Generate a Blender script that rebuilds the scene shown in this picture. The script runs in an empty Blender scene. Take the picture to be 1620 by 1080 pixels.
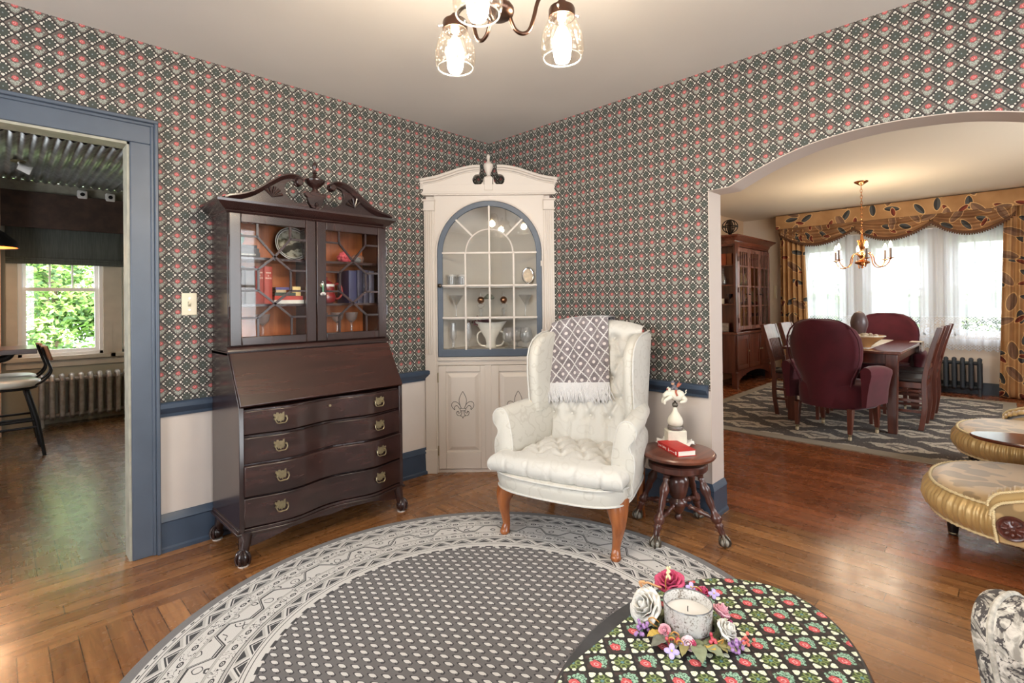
import bpy, bmesh, math, random
from mathutils import Vector, Matrix
S = bpy.context.scene
COL = S.collection
rnd = random.Random(7)
PI = math.pi

# ---------------------------------------------------------------- camera, world, lights, exposure
cd = bpy.data.cameras.new('camera'); cam = bpy.data.objects.new('camera', cd); COL.objects.link(cam)
cd.sensor_fit = 'HORIZONTAL'; cd.sensor_width = 36.0
cd.lens = 36.0 * 805.322 / 1620.0
cd.shift_x = 0.0; cd.shift_y = -65.25 / 1620.0
cd.clip_start = 0.05; cd.clip_end = 200
_yaw, _pit, _rol = 0.778438775, 0.00487960817, -0.01097275
_F = Vector((math.cos(_yaw)*math.cos(_pit), math.sin(_yaw)*math.cos(_pit), math.sin(_pit)))
_R = Vector((math.sin(_yaw), -math.cos(_yaw), 0)); _U = _R.cross(_F)
_R2 = _R*math.cos(_rol) + _U*math.sin(_rol); _U2 = -_R*math.sin(_rol) + _U*math.cos(_rol)
_m = Matrix((( _R2.x, _U2.x, -_F.x, -2.86778), (_R2.y, _U2.y, -_F.y, -3.07224), (_R2.z, _U2.z, -_F.z, 1.23468), (0, 0, 0, 1)))
cam.matrix_world = _m
S.camera = cam

w = bpy.data.worlds.new('sky'); S.world = w; w.use_nodes = True
_bg = w.node_tree.nodes['Background']
_bg.inputs[0].default_value = (0.93, 0.97, 1.0, 1); _bg.inputs[1].default_value = 6.0

S.view_settings.view_transform = 'Standard'; S.view_settings.look = 'None'
S.view_settings.gamma = 1.0; S.view_settings.use_curve_mapping = False
S.view_settings.exposure = 0.92
S.cycles.use_denoising = True
S.cycles.max_bounces = 10; S.cycles.diffuse_bounces = 5; S.cycles.glossy_bounces = 4
S.cycles.transparent_max_bounces = 24; S.cycles.transmission_bounces = 8
S.cycles.sample_clamp_indirect = 6.0; S.cycles.caustics_reflective = False; S.cycles.caustics_refractive = False

def portal(name, loc, rot, sx, sy):
    l = bpy.data.lights.new(name, 'AREA'); l.shape = 'RECTANGLE'; l.size = sx; l.size_y = sy
    l.cycles.is_portal = True
    o = bpy.data.objects.new(name, l); COL.objects.link(o); o.location = loc; o.rotation_euler = rot
    return o
# daylight comes in through the window openings (portals only guide the sky light)
DW = [(-1.03, .56), (-1.91, .62), (-2.79, .56)]                  # dining windows: centre y, width
for i, (cy, ww) in enumerate(DW):
    portal('window_daylight', (6.06, cy, 1.38), (0, PI/2, 0), 1.3, ww)
portal('window_daylight', (-2.36, 4.38, 1.35), (-PI/2, 0, 0), .66, 1.25)
portal('window_daylight', (-1.58, 4.38, 1.35), (-PI/2, 0, 0), .5, 1.25)
portal('window_daylight', (-4.74, 1.9, 1.52), (0, -PI/2, 0), 1.45, 1.2)  # opening of the added kitchen side window
portal('window_daylight', (2.6, -4.74, 1.47), (PI/2, 0, 0), 2.0, 1.45)  # opening of the added dining side window
LW_X = [(-2.35, 1.5), (-.80, 1.1)]                               # unseen living room windows added behind the camera for daylight (centre, width)
LW_Y = [(-2.45, 1.6), (-.85, 1.1)]  # likewise added, in the other unseen wall
for c, ww in LW_X: portal('window_daylight', (c, -5.02, 1.5), (PI/2, 0, 0), ww, 1.7)
for c, ww in LW_Y: portal('window_daylight', (-5.02, c, 1.5), (0, -PI/2, 0), 1.7, ww)

# ---------------------------------------------------------------- node helpers
T = None
def lin(c):
    r = []
    for x in c[:3]:
        x = x/255.0 if max(c) > 1.001 else x
        r.append(x/12.92 if x <= .04045 else ((x+.055)/1.055)**2.4)
    return (*r, 1.0)
class E:
    def __init__(s, k): s.k = k
    def __add__(a, b): return mth('ADD', a, b)
    __radd__ = __add__
    def __sub__(a, b): return mth('SUBTRACT', a, b)
    def __rsub__(a, b): return mth('SUBTRACT', b, a)
    def __mul__(a, b): return mth('MULTIPLY', a, b)
    __rmul__ = __mul__
    def __truediv__(a, b): return mth('DIVIDE', a, b)
    def __neg__(a): return mth('MULTIPLY', a, -1.0)
def _set(sock, v):
    if isinstance(v, E): T.links.new(v.k, sock)
    elif isinstance(v, tuple):
        sock.default_value = v if len(v) == len(sock.default_value) else v[:3]
    else: sock.default_value = v
def mth(op, a, b=None, c=None):
    n = T.nodes.new('ShaderNodeMath'); n.operation = op
    _set(n.inputs[0], a)
    if b is not None: _set(n.inputs[1], b)
    if c is not None: _set(n.inputs[2], c)
    return E(n.outputs[0])
def fabs(a): return mth('ABSOLUTE', a)
def fract(a): return mth('FRACT', a)
def flo(a): return mth('FLOOR', a)
def lt(a, b): return mth('LESS_THAN', a, b)
def gt(a, b): return mth('GREATER_THAN', a, b)
def mn(a, b): return mth('MINIMUM', a, b)
def mx(a, b): return mth('MAXIMUM', a, b)
def sin(a): return mth('SINE', a)
def sq(a): return mth('SQRT', a)
def hyp(a, b): return sq(a*a + b*b)
def step(a, lo, hi):
    n = T.nodes.new('ShaderNodeMapRange'); n.interpolation_type = 'SMOOTHSTEP'
    _set(n.inputs[0], a); _set(n.inputs[1], lo); _set(n.inputs[2], hi)
    return E(n.outputs[0])
def mix(f, a, b):
    n = T.nodes.new('ShaderNodeMix'); n.data_type = 'RGBA'
    _set(n.inputs[0], f); _set(n.inputs[6], a); _set(n.inputs[7], b)
    return E(n.outputs[2])
def coord(kind='Object'):
    n = T.nodes.new('ShaderNodeTexCoord'); s = T.nodes.new('ShaderNodeSeparateXYZ')
    T.links.new(n.outputs[kind], s.inputs[0])
    return E(s.outputs[0]), E(s.outputs[1]), E(s.outputs[2])
def wpos():
    n = T.nodes.new('ShaderNodeNewGeometry'); s = T.nodes.new('ShaderNodeSeparateXYZ')
    T.links.new(n.outputs['Position'], s.inputs[0])
    return E(s.outputs[0]), E(s.outputs[1]), E(s.outputs[2])
def vec(x, y, z=0.0):
    n = T.nodes.new('ShaderNodeCombineXYZ'); _set(n.inputs[0], x); _set(n.inputs[1], y); _set(n.inputs[2], z)
    return E(n.outputs[0])
def noise(v, scale=5.0, detail=3.0, rough=.5, dist=0.0):
    n = T.nodes.new('ShaderNodeTexNoise'); _set(n.inputs['Vector'], v)
    n.inputs['Scale'].default_value = scale; n.inputs['Detail'].default_value = detail
    n.inputs['Roughness'].default_value = rough; n.inputs['Distortion'].default_value = dist
    return E(n.outputs['Fac'])
def voro(v, scale=5.0, feature='F1', rnd_=1.0, out='Distance'):
    n = T.nodes.new('ShaderNodeTexVoronoi'); n.feature = feature; _set(n.inputs['Vector'], v)
    n.inputs['Scale'].default_value = scale; n.inputs['Randomness'].default_value = rnd_
    return E(n.outputs[out])
def white(v):
    n = T.nodes.new('ShaderNodeTexWhiteNoise'); n.noise_dimensions = '3D'; _set(n.inputs['Vector'], v)
    return E(n.outputs['Value'])
def bump(h, strength=.3, dist=.002):
    n = T.nodes.new('ShaderNodeBump'); n.inputs['Strength'].default_value = strength
    n.inputs['Distance'].default_value = dist; _set(n.inputs['Height'], h)
    return E(n.outputs[0])
def newmat(name):
    global T
    m = bpy.data.materials.new(name); m.use_nodes = True; T = m.node_tree
    return m, T.nodes['Principled BSDF']
MATS = {}
def M(name, col=None, rough=.5, metal=0.0, coat=0.0, spec=.5, sheen=0.0, emit=None, es=0.0, var=0.0, vs=8.0, stretch=(1, 1, 1), bmp=0.0, bs=60.0, alpha=None, sss=0):
    """plain material with optional mottling and fine bump (colour in 0-255 sRGB)"""
    if name in MATS: return MATS[name]
    m, p = newmat(name); MATS[name] = m
    c = lin(col)
    p.inputs['Roughness'].default_value = rough; p.inputs['Metallic'].default_value = metal
    p.inputs['Coat Weight'].default_value = coat; p.inputs['Coat Roughness'].default_value = .12
    p.inputs['Specular IOR Level'].default_value = spec
    if sheen: p.inputs['Sheen Weight'].default_value = sheen; p.inputs['Sheen Roughness'].default_value = .4
    if emit: p.inputs['Emission Color'].default_value = lin(emit); p.inputs['Emission Strength'].default_value = es
    if var:
        x, y, z = coord(); n = noise(vec(x*stretch[0], y*stretch[1], z*stretch[2]), vs, 4.0)
        d = tuple(v*(1-var) for v in c[:3])+(1,); l = tuple(min(1, v*(1+var)) for v in c[:3])+(1,)
        _set(p.inputs['Base Color'], mix(step(n, .3, .7), d, l))
    else: p.inputs['Base Color'].default_value = c
    if bmp:
        x, y, z = coord(); _set(p.inputs['Normal'], bump(noise(vec(x, y, z), bs, 2.0), bmp, .003))
    return m
def wood(name, dark, light, rough=.3, coat=.3, axis='x', scale=9.0, contrast=(.3, .7)):
    if name in MATS: return MATS[name]
    m, p = newmat(name); MATS[name] = m
    x, y, z = coord(); k = .08
    v = {'x': vec(x*k, y, z), 'y': vec(x, y*k, z), 'z': vec(x, y, z*k)}[axis]
    n = noise(v, scale*4, 5.0, .6, .4); n2 = noise(v, scale, 2.0)
    _set(p.inputs['Base Color'], mix(step(n*.6+n2*.4, *contrast), lin(dark), lin(light)))
    p.inputs['Roughness'].default_value = rough; p.inputs['Coat Weight'].default_value = coat
    p.inputs['Coat Roughness'].default_value = .15
    return m
def glassmat(name, tint=(1, 1, 1), refl=1.0, haze=0.0):
    if name in MATS: return MATS[name]
    m, p = newmat(name); MATS[name] = m; T.nodes.remove(p)
    tr = T.nodes.new('ShaderNodeBsdfTransparent'); tr.inputs[0].default_value = (*tint, 1)
    gl = T.nodes.new('ShaderNodeBsdfGlossy'); gl.inputs['Roughness'].default_value = .02
    fr = T.nodes.new('ShaderNodeLayerWeight'); fr.inputs[0].default_value = .5
    mxs = T.nodes.new('ShaderNodeMixShader'); o = T.nodes['Material Output']
    f = mth('POWER', E(fr.outputs['Facing']), 4.0)*.75+.045; f = mn(f*refl, 1.0)
    _set(mxs.inputs[0], f); T.links.new(tr.outputs[0], mxs.inputs[1]); T.links.new(gl.outputs[0], mxs.inputs[2])
    last = mxs.outputs[0]
    if haze:
        df = T.nodes.new('ShaderNodeBsdfDiffuse'); df.inputs[0].default_value = (.85, .88, .9, 1)
        m2 = T.nodes.new('ShaderNodeMixShader'); m2.inputs[0].default_value = haze
        T.links.new(last, m2.inputs[1]); T.links.new(df.outputs[0], m2.inputs[2]); last = m2.outputs[0]
    T.links.new(last, o.inputs[0])
    return m

# ---------------------------------------------------------------- mesh helpers
class MB:
    def __init__(s, M=None): s.v = []; s.f = []; s.mi = []; s.cur = 0; s.M = M
    def add(s, vs, fs):
        b = len(s.v)
        for q in vs:
            q = Vector(q)
            s.v.append(s.M @ q if s.M else q)
        for f in fs: s.f.append([b+i for i in f]); s.mi.append(s.cur)
        return s
    def bx(s, x0, x1, y0, y1, z0, z1):
        v = [(x, y, z) for x in (x0, x1) for y in (y0, y1) for z in (z0, z1)]
        return s.add(v, [(0, 1, 3, 2), (4, 6, 7, 5), (0, 4, 5, 1), (2, 3, 7, 6), (0, 2, 6, 4), (1, 5, 7, 3)])
    def box(s, c, d, R=None):
        v = [Vector((x*d[0]/2, y*d[1]/2, z*d[2]/2)) for x in (-1, 1) for y in (-1, 1) for z in (-1, 1)]
        if R is not None: v = [R @ q for q in v]
        v = [q + Vector(c) for q in v]
        return s.add(v, [(0, 1, 3, 2), (4, 6, 7, 5), (0, 4, 5, 1), (2, 3, 7, 6), (0, 2, 6, 4), (1, 5, 7, 3)])
    def bar(s, p0, p1, w, h, up=(0, 0, 1)):
        p0 = Vector(p0); p1 = Vector(p1); d = (p1-p0); L = d.length; d = d/L
        a = d.cross(Vector(up))
        if a.length < 1e-5: a = d.cross(Vector((0, 1, 0)))
        a.normalize(); b = a.cross(d)
        R = Matrix((d, a, b)).transposed()
        return s.box((p0+p1)/2, (L, w, h), R)
    def tube(s, pts, r, n=8, closed=False, cap=True):
        P = [Vector(q) for q in pts]; k = len(P)
        rr = r if hasattr(r, '__len__') else [r]*k
        vs = []; nrm = None
        for i in range(k):
            if closed: t = P[(i+1) % k]-P[i-1]
            else: t = P[min(i+1, k-1)]-P[max(i-1, 0)]
            if t.length < 1e-9: t = Vector((0, 0, 1))
            t.normalize()
            if nrm is None:
                nrm = t.orthogonal().normalized()
            else:
                nrm = nrm - t*nrm.dot(t)
                if nrm.length < 1e-6: nrm = t.orthogonal()
                nrm.normalize()
            b = t.cross(nrm)
            for j in range(n):
                a = 2*PI*j/n; vs.append(P[i] + (nrm*math.cos(a)+b*math.sin(a))*rr[i])
        fs = []
        for i in range(k if closed else k-1):
            i2 = (i+1) % k
            for j in range(n):
                j2 = (j+1) % n; fs.append((i*n+j, i*n+j2, i2*n+j2, i2*n+j))
        if cap and not closed: fs.append(tuple(range(n-1, -1, -1))); fs.append(tuple((k-1)*n+j for j in range(n)))
        return s.add(vs, fs)
    def cyl(s, p0, p1, r0, r1=None, n=16): return s.tube([p0, p1], [r0, r0 if r1 is None else r1], n)
    def lathe(s, prof, c=(0, 0, 0), n=24, sx=1.0, sy=1.0, R=None, a0=0.0):
        vs = []; fs = []; rings = []
        for r, z in prof:
            if abs(r) < 1e-6: rings.append([len(vs)]); vs.append(Vector((0, 0, z)))
            else:
                rings.append(list(range(len(vs), len(vs)+n)))
                for j in range(n):
                    a = 2*PI*j/n+a0; vs.append(Vector((r*math.cos(a)*sx, r*math.sin(a)*sy, z)))
        for A, B in zip(rings, rings[1:]):
            for j in range(n):
                j2 = (j+1) % n
                if len(A) == 1 and len(B) == 1: break
                if len(A) == 1: fs.append((A[0], B[j2], B[j]))
                elif len(B) == 1: fs.append((A[j], A[j2], B[0]))
                else: fs.append((A[j], A[j2], B[j2], B[j]))
        if R is not None: vs = [R @ q for q in vs]
        return s.add([q+Vector(c) for q in vs], fs)
    def prism(s, poly, d0, d1, ax='y'):
        n = len(poly); f = {'y': lambda p, d: (p[0], d, p[1]), 'x': lambda p, d: (d, p[0], p[1]), 'z': lambda p, d: (p[0], p[1], d)}[ax]
        vs = [f(q, d0) for q in poly]+[f(q, d1) for q in poly]
        fs = [tuple(range(n)), tuple(range(2*n-1, n-1, -1))]+[(i, i+n, (i+1) % n+n, (i+1) % n) for i in range(n)]
        return s.add(vs, fs)
    def grid(s, fn, nu, nv, cu=False, cv=False):
        vs = [fn(i/(nu if cu else nu-1), j/(nv if cv else nv-1)) for i in range(nu) for j in range(nv)]
        fs = []
        for i in range(nu if cu else nu-1):
            for j in range(nv if cv else nv-1):
                i2 = (i+1) % nu; j2 = (j+1) % nv
                fs.append((i*nv+j, i2*nv+j, i2*nv+j2, i*nv+j2))
        return s.add(vs, fs)
    def loft(s, rings, cap=True):
        n = len(rings[0]); vs = [q for r in rings for q in r]; fs = []
        for i in range(len(rings)-1):
            for j in range(n):
                j2 = (j+1) % n; fs.append((i*n+j, i*n+j2, (i+1)*n+j2, (i+1)*n+j))
        if cap: fs.append(tuple(range(n-1, -1, -1))); fs.append(tuple((len(rings)-1)*n+j for j in range(n)))
        return s.add(vs, fs)
    def sph(s, c, r, n=16, m=10, R=None):
        r = r if hasattr(r, '__len__') else (r, r, r)
        prof = [(math.sin(PI*i/m), -math.cos(PI*i/m)) for i in range(m+1)]
        vs0 = MB(); vs0.lathe([(p if 0 < i < m else 0, z) for i, (p, z) in enumerate(prof)], n=n)
        q = [Vector((v.x*r[0], v.y*r[1], v.z*r[2])) for v in vs0.v]
        if R is not None: q = [R @ v for v in q]
        return s.add([v+Vector(c) for v in q], vs0.f)
    def build(s, name, mat, parent=None, bevel=0.0, seg=2, sub=0, smooth=42, loc=None, solid=0.0):
        me = bpy.data.meshes.new(name); me.from_pydata([tuple(q) for q in s.v], [], s.f); me.update()
        mats = mat if isinstance(mat, (list, tuple)) else [mat]
        for q in mats: me.materials.append(q)
        for p, i in zip(me.polygons, s.mi): p.material_index = i
        b = bmesh.new(); b.from_mesh(me); bmesh.ops.recalc_face_normals(b, faces=b.faces); b.to_mesh(me); b.free()
        if smooth:
            for p in me.polygons: p.use_smooth = True
            if smooth < 180 and not sub: me.set_sharp_from_angle(angle=math.radians(smooth))
        o = bpy.data.objects.new(name, me); COL.objects.link(o)
        if parent is not None: o.parent = parent
        if loc is not None: o.location = loc
        if solid:
            q = o.modifiers.new('s', 'SOLIDIFY'); q.thickness = solid; q.offset = 0
        if bevel:
            q = o.modifiers.new('b', 'BEVEL'); q.width = bevel; q.segments = seg; q.limit_method = 'ANGLE'; q.angle_limit = math.radians(35)
            q.harden_normals = False
        if sub:
            q = o.modifiers.new('d', 'SUBSURF'); q.levels = sub; q.render_levels = sub
        return o
def tag(o, label, cat, group=None, kind=None):
    o['label'] = label; o['category'] = cat
    if group: o['group'] = group
    if kind: o['kind'] = kind
    return o
def thing(name, label, cat, loc=(0, 0, 0), rz=0.0, group=None):
    o = bpy.data.objects.new(name, None); COL.objects.link(o); o.empty_display_size = .05
    o.location = loc; o.rotation_euler = (0, 0, rz)
    return tag(o, label, cat, group)
def struct(o, label=None):
    o['kind'] = 'structure'
    if label: o['label'] = label
    return o
def dup(o, parent=None):
    c = o.copy(); COL.objects.link(c)
    if parent is not None: c.parent = parent
    for ch in list(o.children): dup(ch, c)
    return c
def place(src, used, loc, rz, label, group=None):
    """first call moves the source itself, later calls move a copy"""
    o = src if not used else dup(src)
    o.location = loc; o.rotation_euler = (0, 0, rz); o['label'] = label
    if group: o['group'] = group
    return o
def text_mesh(body, size, loc, rot, mat, parent, name='spine_title'):
    c = bpy.data.curves.new(name, 'FONT'); c.body = body; c.size = size; c.align_x = 'CENTER'; c.align_y = 'CENTER'; c.extrude = .0002
    q = bpy.data.objects.new(name, c); COL.objects.link(q)
    dg = bpy.context.evaluated_depsgraph_get(); me = bpy.data.meshes.new_from_object(q.evaluated_get(dg))
    bpy.data.objects.remove(q); bpy.data.curves.remove(c)
    me.materials.clear(); me.materials.append(mat)
    o = bpy.data.objects.new(name, me); COL.objects.link(o); o.parent = parent; o.location = loc; o.rotation_euler = rot
    return o
def arc(cx, cz, r, a0, a1, n, rz=None):
    rz = r if rz is None else rz
    return [(cx+r*math.cos(math.radians(a0+(a1-a0)*i/n)), cz+rz*math.sin(math.radians(a0+(a1-a0)*i/n))) for i in range(n+1)]
def smooth(pts, n=6, closed=False):
    """Catmull-Rom through points"""
    P = [Vector(q) for q in pts]; k = len(P); out = []
    for i in range(k if closed else k-1):
        g = lambda j: P[j % k] if closed else P[max(0, min(k-1, j))]
        a, b, c, d = g(i-1), g(i), g(i+1), g(i+2)
        for t in range(n):
            t /= n
            out.append(.5*((2*b)+(c-a)*t+(2*a-5*b+4*c-d)*t*t+(3*b-a-3*c+d)*t**3))
    if not closed: out.append(P[-1])
    return out
# ---------------------------------------------------------------- surface materials
PX, PZ = .0745, .0790
def paper(u, v, pal):
    """diamond trellis paper: roses in one set of diamonds, medallions in the other"""
    a = fract(u/PX+.5)-.5; b = fract(v/PZ+.5)-.5
    d = fabs(a)+fabs(b)
    a2 = fract(u/PX)-.5; b2 = fract(v/PZ)-.5
    A = fabs(a2); B = fabs(b2)
    n = noise(vec(u, v), 260.0, 2.0)
    # medallion cell
    med = pal['med']
    c = mix(lt(hyp(a2, b2), .235), lin(pal['medbg']), lin(med))
    if pal.get('scroll'):
        r = hyp(A-.11, B-.11); c = mix(lt(fabs(r-.075), .022), c, lin(pal['scroll']))
        c = mix(lt(mx(A, B), .045), c, lin(pal['dot']))
    else:
        c = mix(lt(hyp(a2, b2), .035), c, lin(pal['dot']))
    def blob(c, x, y, cx, cy, rx, ry, col):
        return mix(lt(hyp((x-cx)/rx, (y-cy)/ry), 1.0), c, col)
    cream = mix(step(n, .35, .6), lin(pal['cream2']), lin(pal['cream']))
    if pal.get('scroll'):
        for x0, y0, rx, ry in ((.0, .35, .105, .090), (.35, .0, .090, .105), (.05, .315, .06, .05), (.315, .05, .05, .06), (.185, .185, .055, .055)): c = blob(c, A, B, x0, y0, rx, ry, cream)
    else:
        for x0, y0, rx, ry in ((.032, .368, .052, .072), (.370, .030, .076, .046), (.130, .252, .040, .044), (.252, .130, .044, .040)): c = blob(c, A, B, x0, y0, rx, ry, cream)
    # rose cell
    leaf = mix(step(n, .40, .55), lin(pal['leaf2']), lin(pal['leaf']))
    r = mix(step(noise(vec(u, v), 90.0), .40, .62), lin(pal['rosebg']), lin(pal['rosebg2']))
    AA = fabs(a)
    r = blob(r, AA, b, .13, -.12, .10, .075, leaf); r = blob(r, AA, b, .0, -.22, .085, .12, leaf)
    r = blob(r, AA, b, .24, .0, .05, .05, leaf); r = blob(r, AA, b, .12, -.24, .05, .05, leaf)
    rose = mix(step(n, .42, .58), lin(pal['rose2']), lin(pal['rose']))
    if pal.get('scroll'):
        r = blob(r, a, b, .16, .08, .07, .06, leaf); r = blob(r, a, b, -.17, .0, .05, .07, leaf)
    wob = (noise(vec(u, v), 120.0, 2.0)-.5)*.7+1.0
    rw = 1.22 if pal.get('scroll') else 1.08
    r = mix(lt(hyp(a/(.135*rw), (b-.08)/(.115*rw)), wob), r, rose)
    ring_ = fabs(hyp((a+.01)/.09, (b-.085)/.075)-.62+(n-.5)*.5)
    r = mix(lt(ring_, .20)*gt(n, .40)*.75, r, lin(pal['rosehi']))
    r = mix(lt(hyp(a/.030, (b-.09)/.026), 1.0), r, lin(pal['rose2']))
    c = mix(lt(d, .5), c, r)
    c = mix(lt(fabs(d-.5), .042), c, lin(pal['line']))
    return c
PAL = dict(med=(64, 69, 63), medbg=(50, 47, 44), dot=(128, 140, 142), cream=(222, 218, 208), cream2=(178, 172, 160), leaf=(164, 168, 158), leaf2=(108, 110, 102),
           rosebg=(80, 74, 68), rosebg2=(112, 98, 92), rose=(196, 96, 94), rose2=(160, 66, 68), rosehi=(226, 166, 160), line=(33, 28, 27))
PAL_T = dict(med=(58, 72, 42), medbg=(30, 32, 32), dot=(92, 132, 138), scroll=(122, 138, 84), cream=(232, 236, 214), cream2=(190, 196, 168), leaf=(152, 190, 166), leaf2=(56, 80, 66),
             rosebg=(34, 34, 34), rosebg2=(66, 52, 50), rose=(206, 96, 98), rose2=(176, 62, 70), rosehi=(238, 180, 178), line=(28, 28, 30))
def wallmat(name, axis, paper_on=True):
    m, p = newmat(name)
    x, y, z = wpos()
    u = (x+2.209) if axis == 'x' else (y+1.771)
    c = paper(u, z-2.226, PAL)
    n = noise(vec(x, y, z), 3.0, 3.0)
    pnt = mix(step(n, .3, .7), lin((200, 190, 182)), lin((208, 198, 190)))
    _set(p.inputs['Base Color'], mix(gt(z, .715), pnt, c))
    p.inputs['Roughness'].default_value = .62
    _set(p.inputs['Normal'], bump(noise(vec(x, y, z), 160.0, 2.0), .12, .002))
    return m
MWX = wallmat('wallpaper_left', 'x'); MWY = wallmat('wallpaper_right', 'y')

def floormat(name, mode, tone):
    """strip oak boards; a border of boards runs along the left wall, the rest across it"""
    m, p = newmat(name)
    x, y, z = wpos()
    if mode == 'living':
        bd = gt(y, -.55)
        u = mix_f(bd, y, x); v = mix_f(bd, x, y)
    else: u, v = y, x
    W = .083
    i = flo(v/W); off = white(vec(i, 3.0, 7.0))
    j = flo(u/1.7+off*5.0)
    h = white(vec(i, j, 1.0)); h2 = white(vec(i, j, 9.0))
    g = noise(vec(v*1.0+h*7.0, u*.06, h2*5.0), 55.0, 5.0, .6, .6)
    g2 = noise(vec(v*2.0, u*.25, h*3.0), 14.0, 3.0)
    k = step(g*.5+g2*.3+h*.22, .30, .72)
    c = mix(k, lin(tone[0]), lin(tone[1]))
    c = mix(step(noise(vec(x, y), 1.3, 2.0), .35, .7)*.45, c, lin(tone[2]))
    sc = gt(noise(vec(v*9.0, u*.9, h*4.0), 9.0, 3.0), .70)              # dark mineral streaks
    c = mix(sc*.22, c, lin(tone[3]))
    fv = fract(v/W); gap = mn(fv, 1.0-fv); fu = fract(u/1.7+off*5.0); gu = mn(fu, 1.0-fu)
    ln = mx(lt(gap, .022), lt(gu, .0012))
    c = mix(ln*.75, c, lin(tone[3]))
    _set(p.inputs['Base Color'], c)
    _set(p.inputs['Roughness'], noise(vec(x*3.0, y*3.0), 4.0, 3.0)*.20+.17)
    p.inputs['Specular IOR Level'].default_value = .5
    p.inputs['Coat Weight'].default_value = .22; p.inputs['Coat Roughness'].default_value = .18
    _set(p.inputs['Normal'], bump((1.0-ln)*.6+g2*.30, .16, .003))
    return m
def mix_f(f, a, b):
    n = T.nodes.new('ShaderNodeMix'); n.data_type = 'FLOAT'
    _set(n.inputs[0], f); _set(n.inputs[2], a); _set(n.inputs[3], b)
    return E(n.outputs[0])
FL = floormat('oak_floor', 'living', [(96, 58, 31), (172, 120, 73), (140, 92, 53), (50, 30, 18)])
FD = floormat('oak_floor_dining', 'dining', [(100, 54, 30), (164, 96, 58), (132, 76, 44), (46, 24, 14)])
FK = floormat('oak_floor_kitchen', 'kitchen', [(66, 42, 24), (122, 84, 50), (98, 82, 50), (38, 26, 16)])

BLUE = M('slate_blue_paint', (76, 86, 100), .40, var=.06, vs=6)
BLUE_R = M('slate_blue_rail', (54, 68, 86), .4, var=.08, vs=9)
CREAM = M('cream_trim_paint', (206, 196, 187), .45)
CEIL = M('ceiling_paint', (208, 202, 195), .85, var=.035, vs=1.2)
CEIL_D = M('dining_ceiling_paint', (222, 208, 186), .85)
WALL_D = M('dining_wall_paint', (206, 176, 144), .75, var=.04, vs=2)
WALL_K = M('kitchen_wall_paint', (168, 164, 146), .7)
WHITEP = M('white_window_paint', (236, 234, 232), .4)
MAHOG = wood('dark_mahogany', (30, 18, 17), (58, 36, 33), .26, .4, 'x', 7)
MAHOGV = wood('dark_mahogany_upright', (29, 17, 16), (54, 34, 31), .26, .4, 'z', 7)
MAHLID = wood('mahogany_lid', (34, 19, 17), (66, 36, 30), .24, .4, 'x', 6)
AMBER = wood('lit_amber_back_board', (150, 74, 30), (206, 118, 58), .45, .1, 'z', 5)  # lighter orange wood; the lit look inside the bookcase is in this colour
BRASS = M('aged_brass', (160, 148, 118), .36, 1.0, var=.12, vs=60)
BRASSB = M('bright_brass', (212, 156, 84), .2, 1.0)
BRONZE = M('oiled_bronze', (88, 66, 56), .3, 1.0)
CHROME = M('chrome', (220, 220, 222), .12, 1.0)
BLACKM = M('black_iron', (34, 32, 32), .45, .6)
GLASS = glassmat('window_glass')
GLASSD = glassmat('cabinet_glass', (1, 1, 1), 1.9)
GLASSK = glassmat('desk_door_glass', (1, 1, 1), .6)
CRYSTAL = glassmat('crystal_glass', (.98, .985, .99), 2.0, .07)
# ---------------------------------------------------------------- the setting: living room
H = 2.55
XW, YW = -5.0, -5.0
WT = .16
def wall_with_holes(name, axis, pos0, pos1, a0, a1, holes, mat, z1=H):
    """slab wall along x or y with rectangular holes (a_lo, a_hi, z_lo, z_hi)"""
    mb = MB(); xs = sorted({a0, a1, *[h[0] for h in holes], *[h[1] for h in holes]})
    for l, r in zip(xs, xs[1:]):
        m = (l+r)/2; hs = sorted([(h[2], h[3]) for h in holes if h[0] < m < h[1]]); z = 0.0
        for lo, hi in hs+[(z1, z1)]:
            if lo > z+1e-4:
                if axis == 'x': mb.bx(l, r, pos0, pos1, z, lo)
                else: mb.bx(pos0, pos1, l, r, z, lo)
            z = hi
    return struct(mb.build(name, mat, smooth=0))
DX0, DX1, DH = -3.30, -2.405, 2.04
wall_with_holes('wall_left', 'x', 0.0, .10, XW, .0, [(DX0, DX1, 0, DH)], MWX)

# right wall with the arched opening into the dining room
AY0, AY1 = -1.831, -3.47
arch = [(-1.831, 1.862), (-1.95, 1.868)] + [(q.x, q.y) for q in smooth([(-1.95, 1.868), (-2.107, 1.939), (-2.262, 1.992), (-2.42, 2.026), (-2.64, 2.042), (-2.88, 2.026), (-3.04, 1.992), (-3.195, 1.939), (-3.351, 1.868)], 5)][1:-1] + [(-3.351, 1.868), (-3.47, 1.862)]
mb = MB()
mb.bx(0, WT, AY0, .14, 0, H); mb.bx(0, WT, YW, AY1, 0, H)
mb.prism(arch+[(AY1, H), (AY0, H)], 0, WT, 'x')
wr = mb.build('wall_right', MWY, smooth=0); struct(wr)
# smooth plaster lining of the opening
mb = MB(); line = [(-1.831, .0)]+arch+[(-3.47, .0)]
rings = []
for i, (y0, z0) in enumerate(line):
    a_, b_ = line[max(0, i-1)], line[min(len(line)-1, i+1)]
    n = Vector((-(b_[1]-a_[1]), b_[0]-a_[0])).normalized()
    if n.dot(Vector((-2.64-y0, .9-z0))) < 0: n = -n
    rings.append([(-.002, y0, z0), (-.002, y0+n.x*.004, z0+n.y*.004), (WT+.002, y0+n.x*.004, z0+n.y*.004), (WT+.002, y0, z0)])
mb.loft(rings)
PLASTER = M('arch_plaster', (200, 186, 176), .6)
struct(mb.build('trim_1', PLASTER, smooth=30), 'smooth cream plaster lining of the arched opening')

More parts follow.
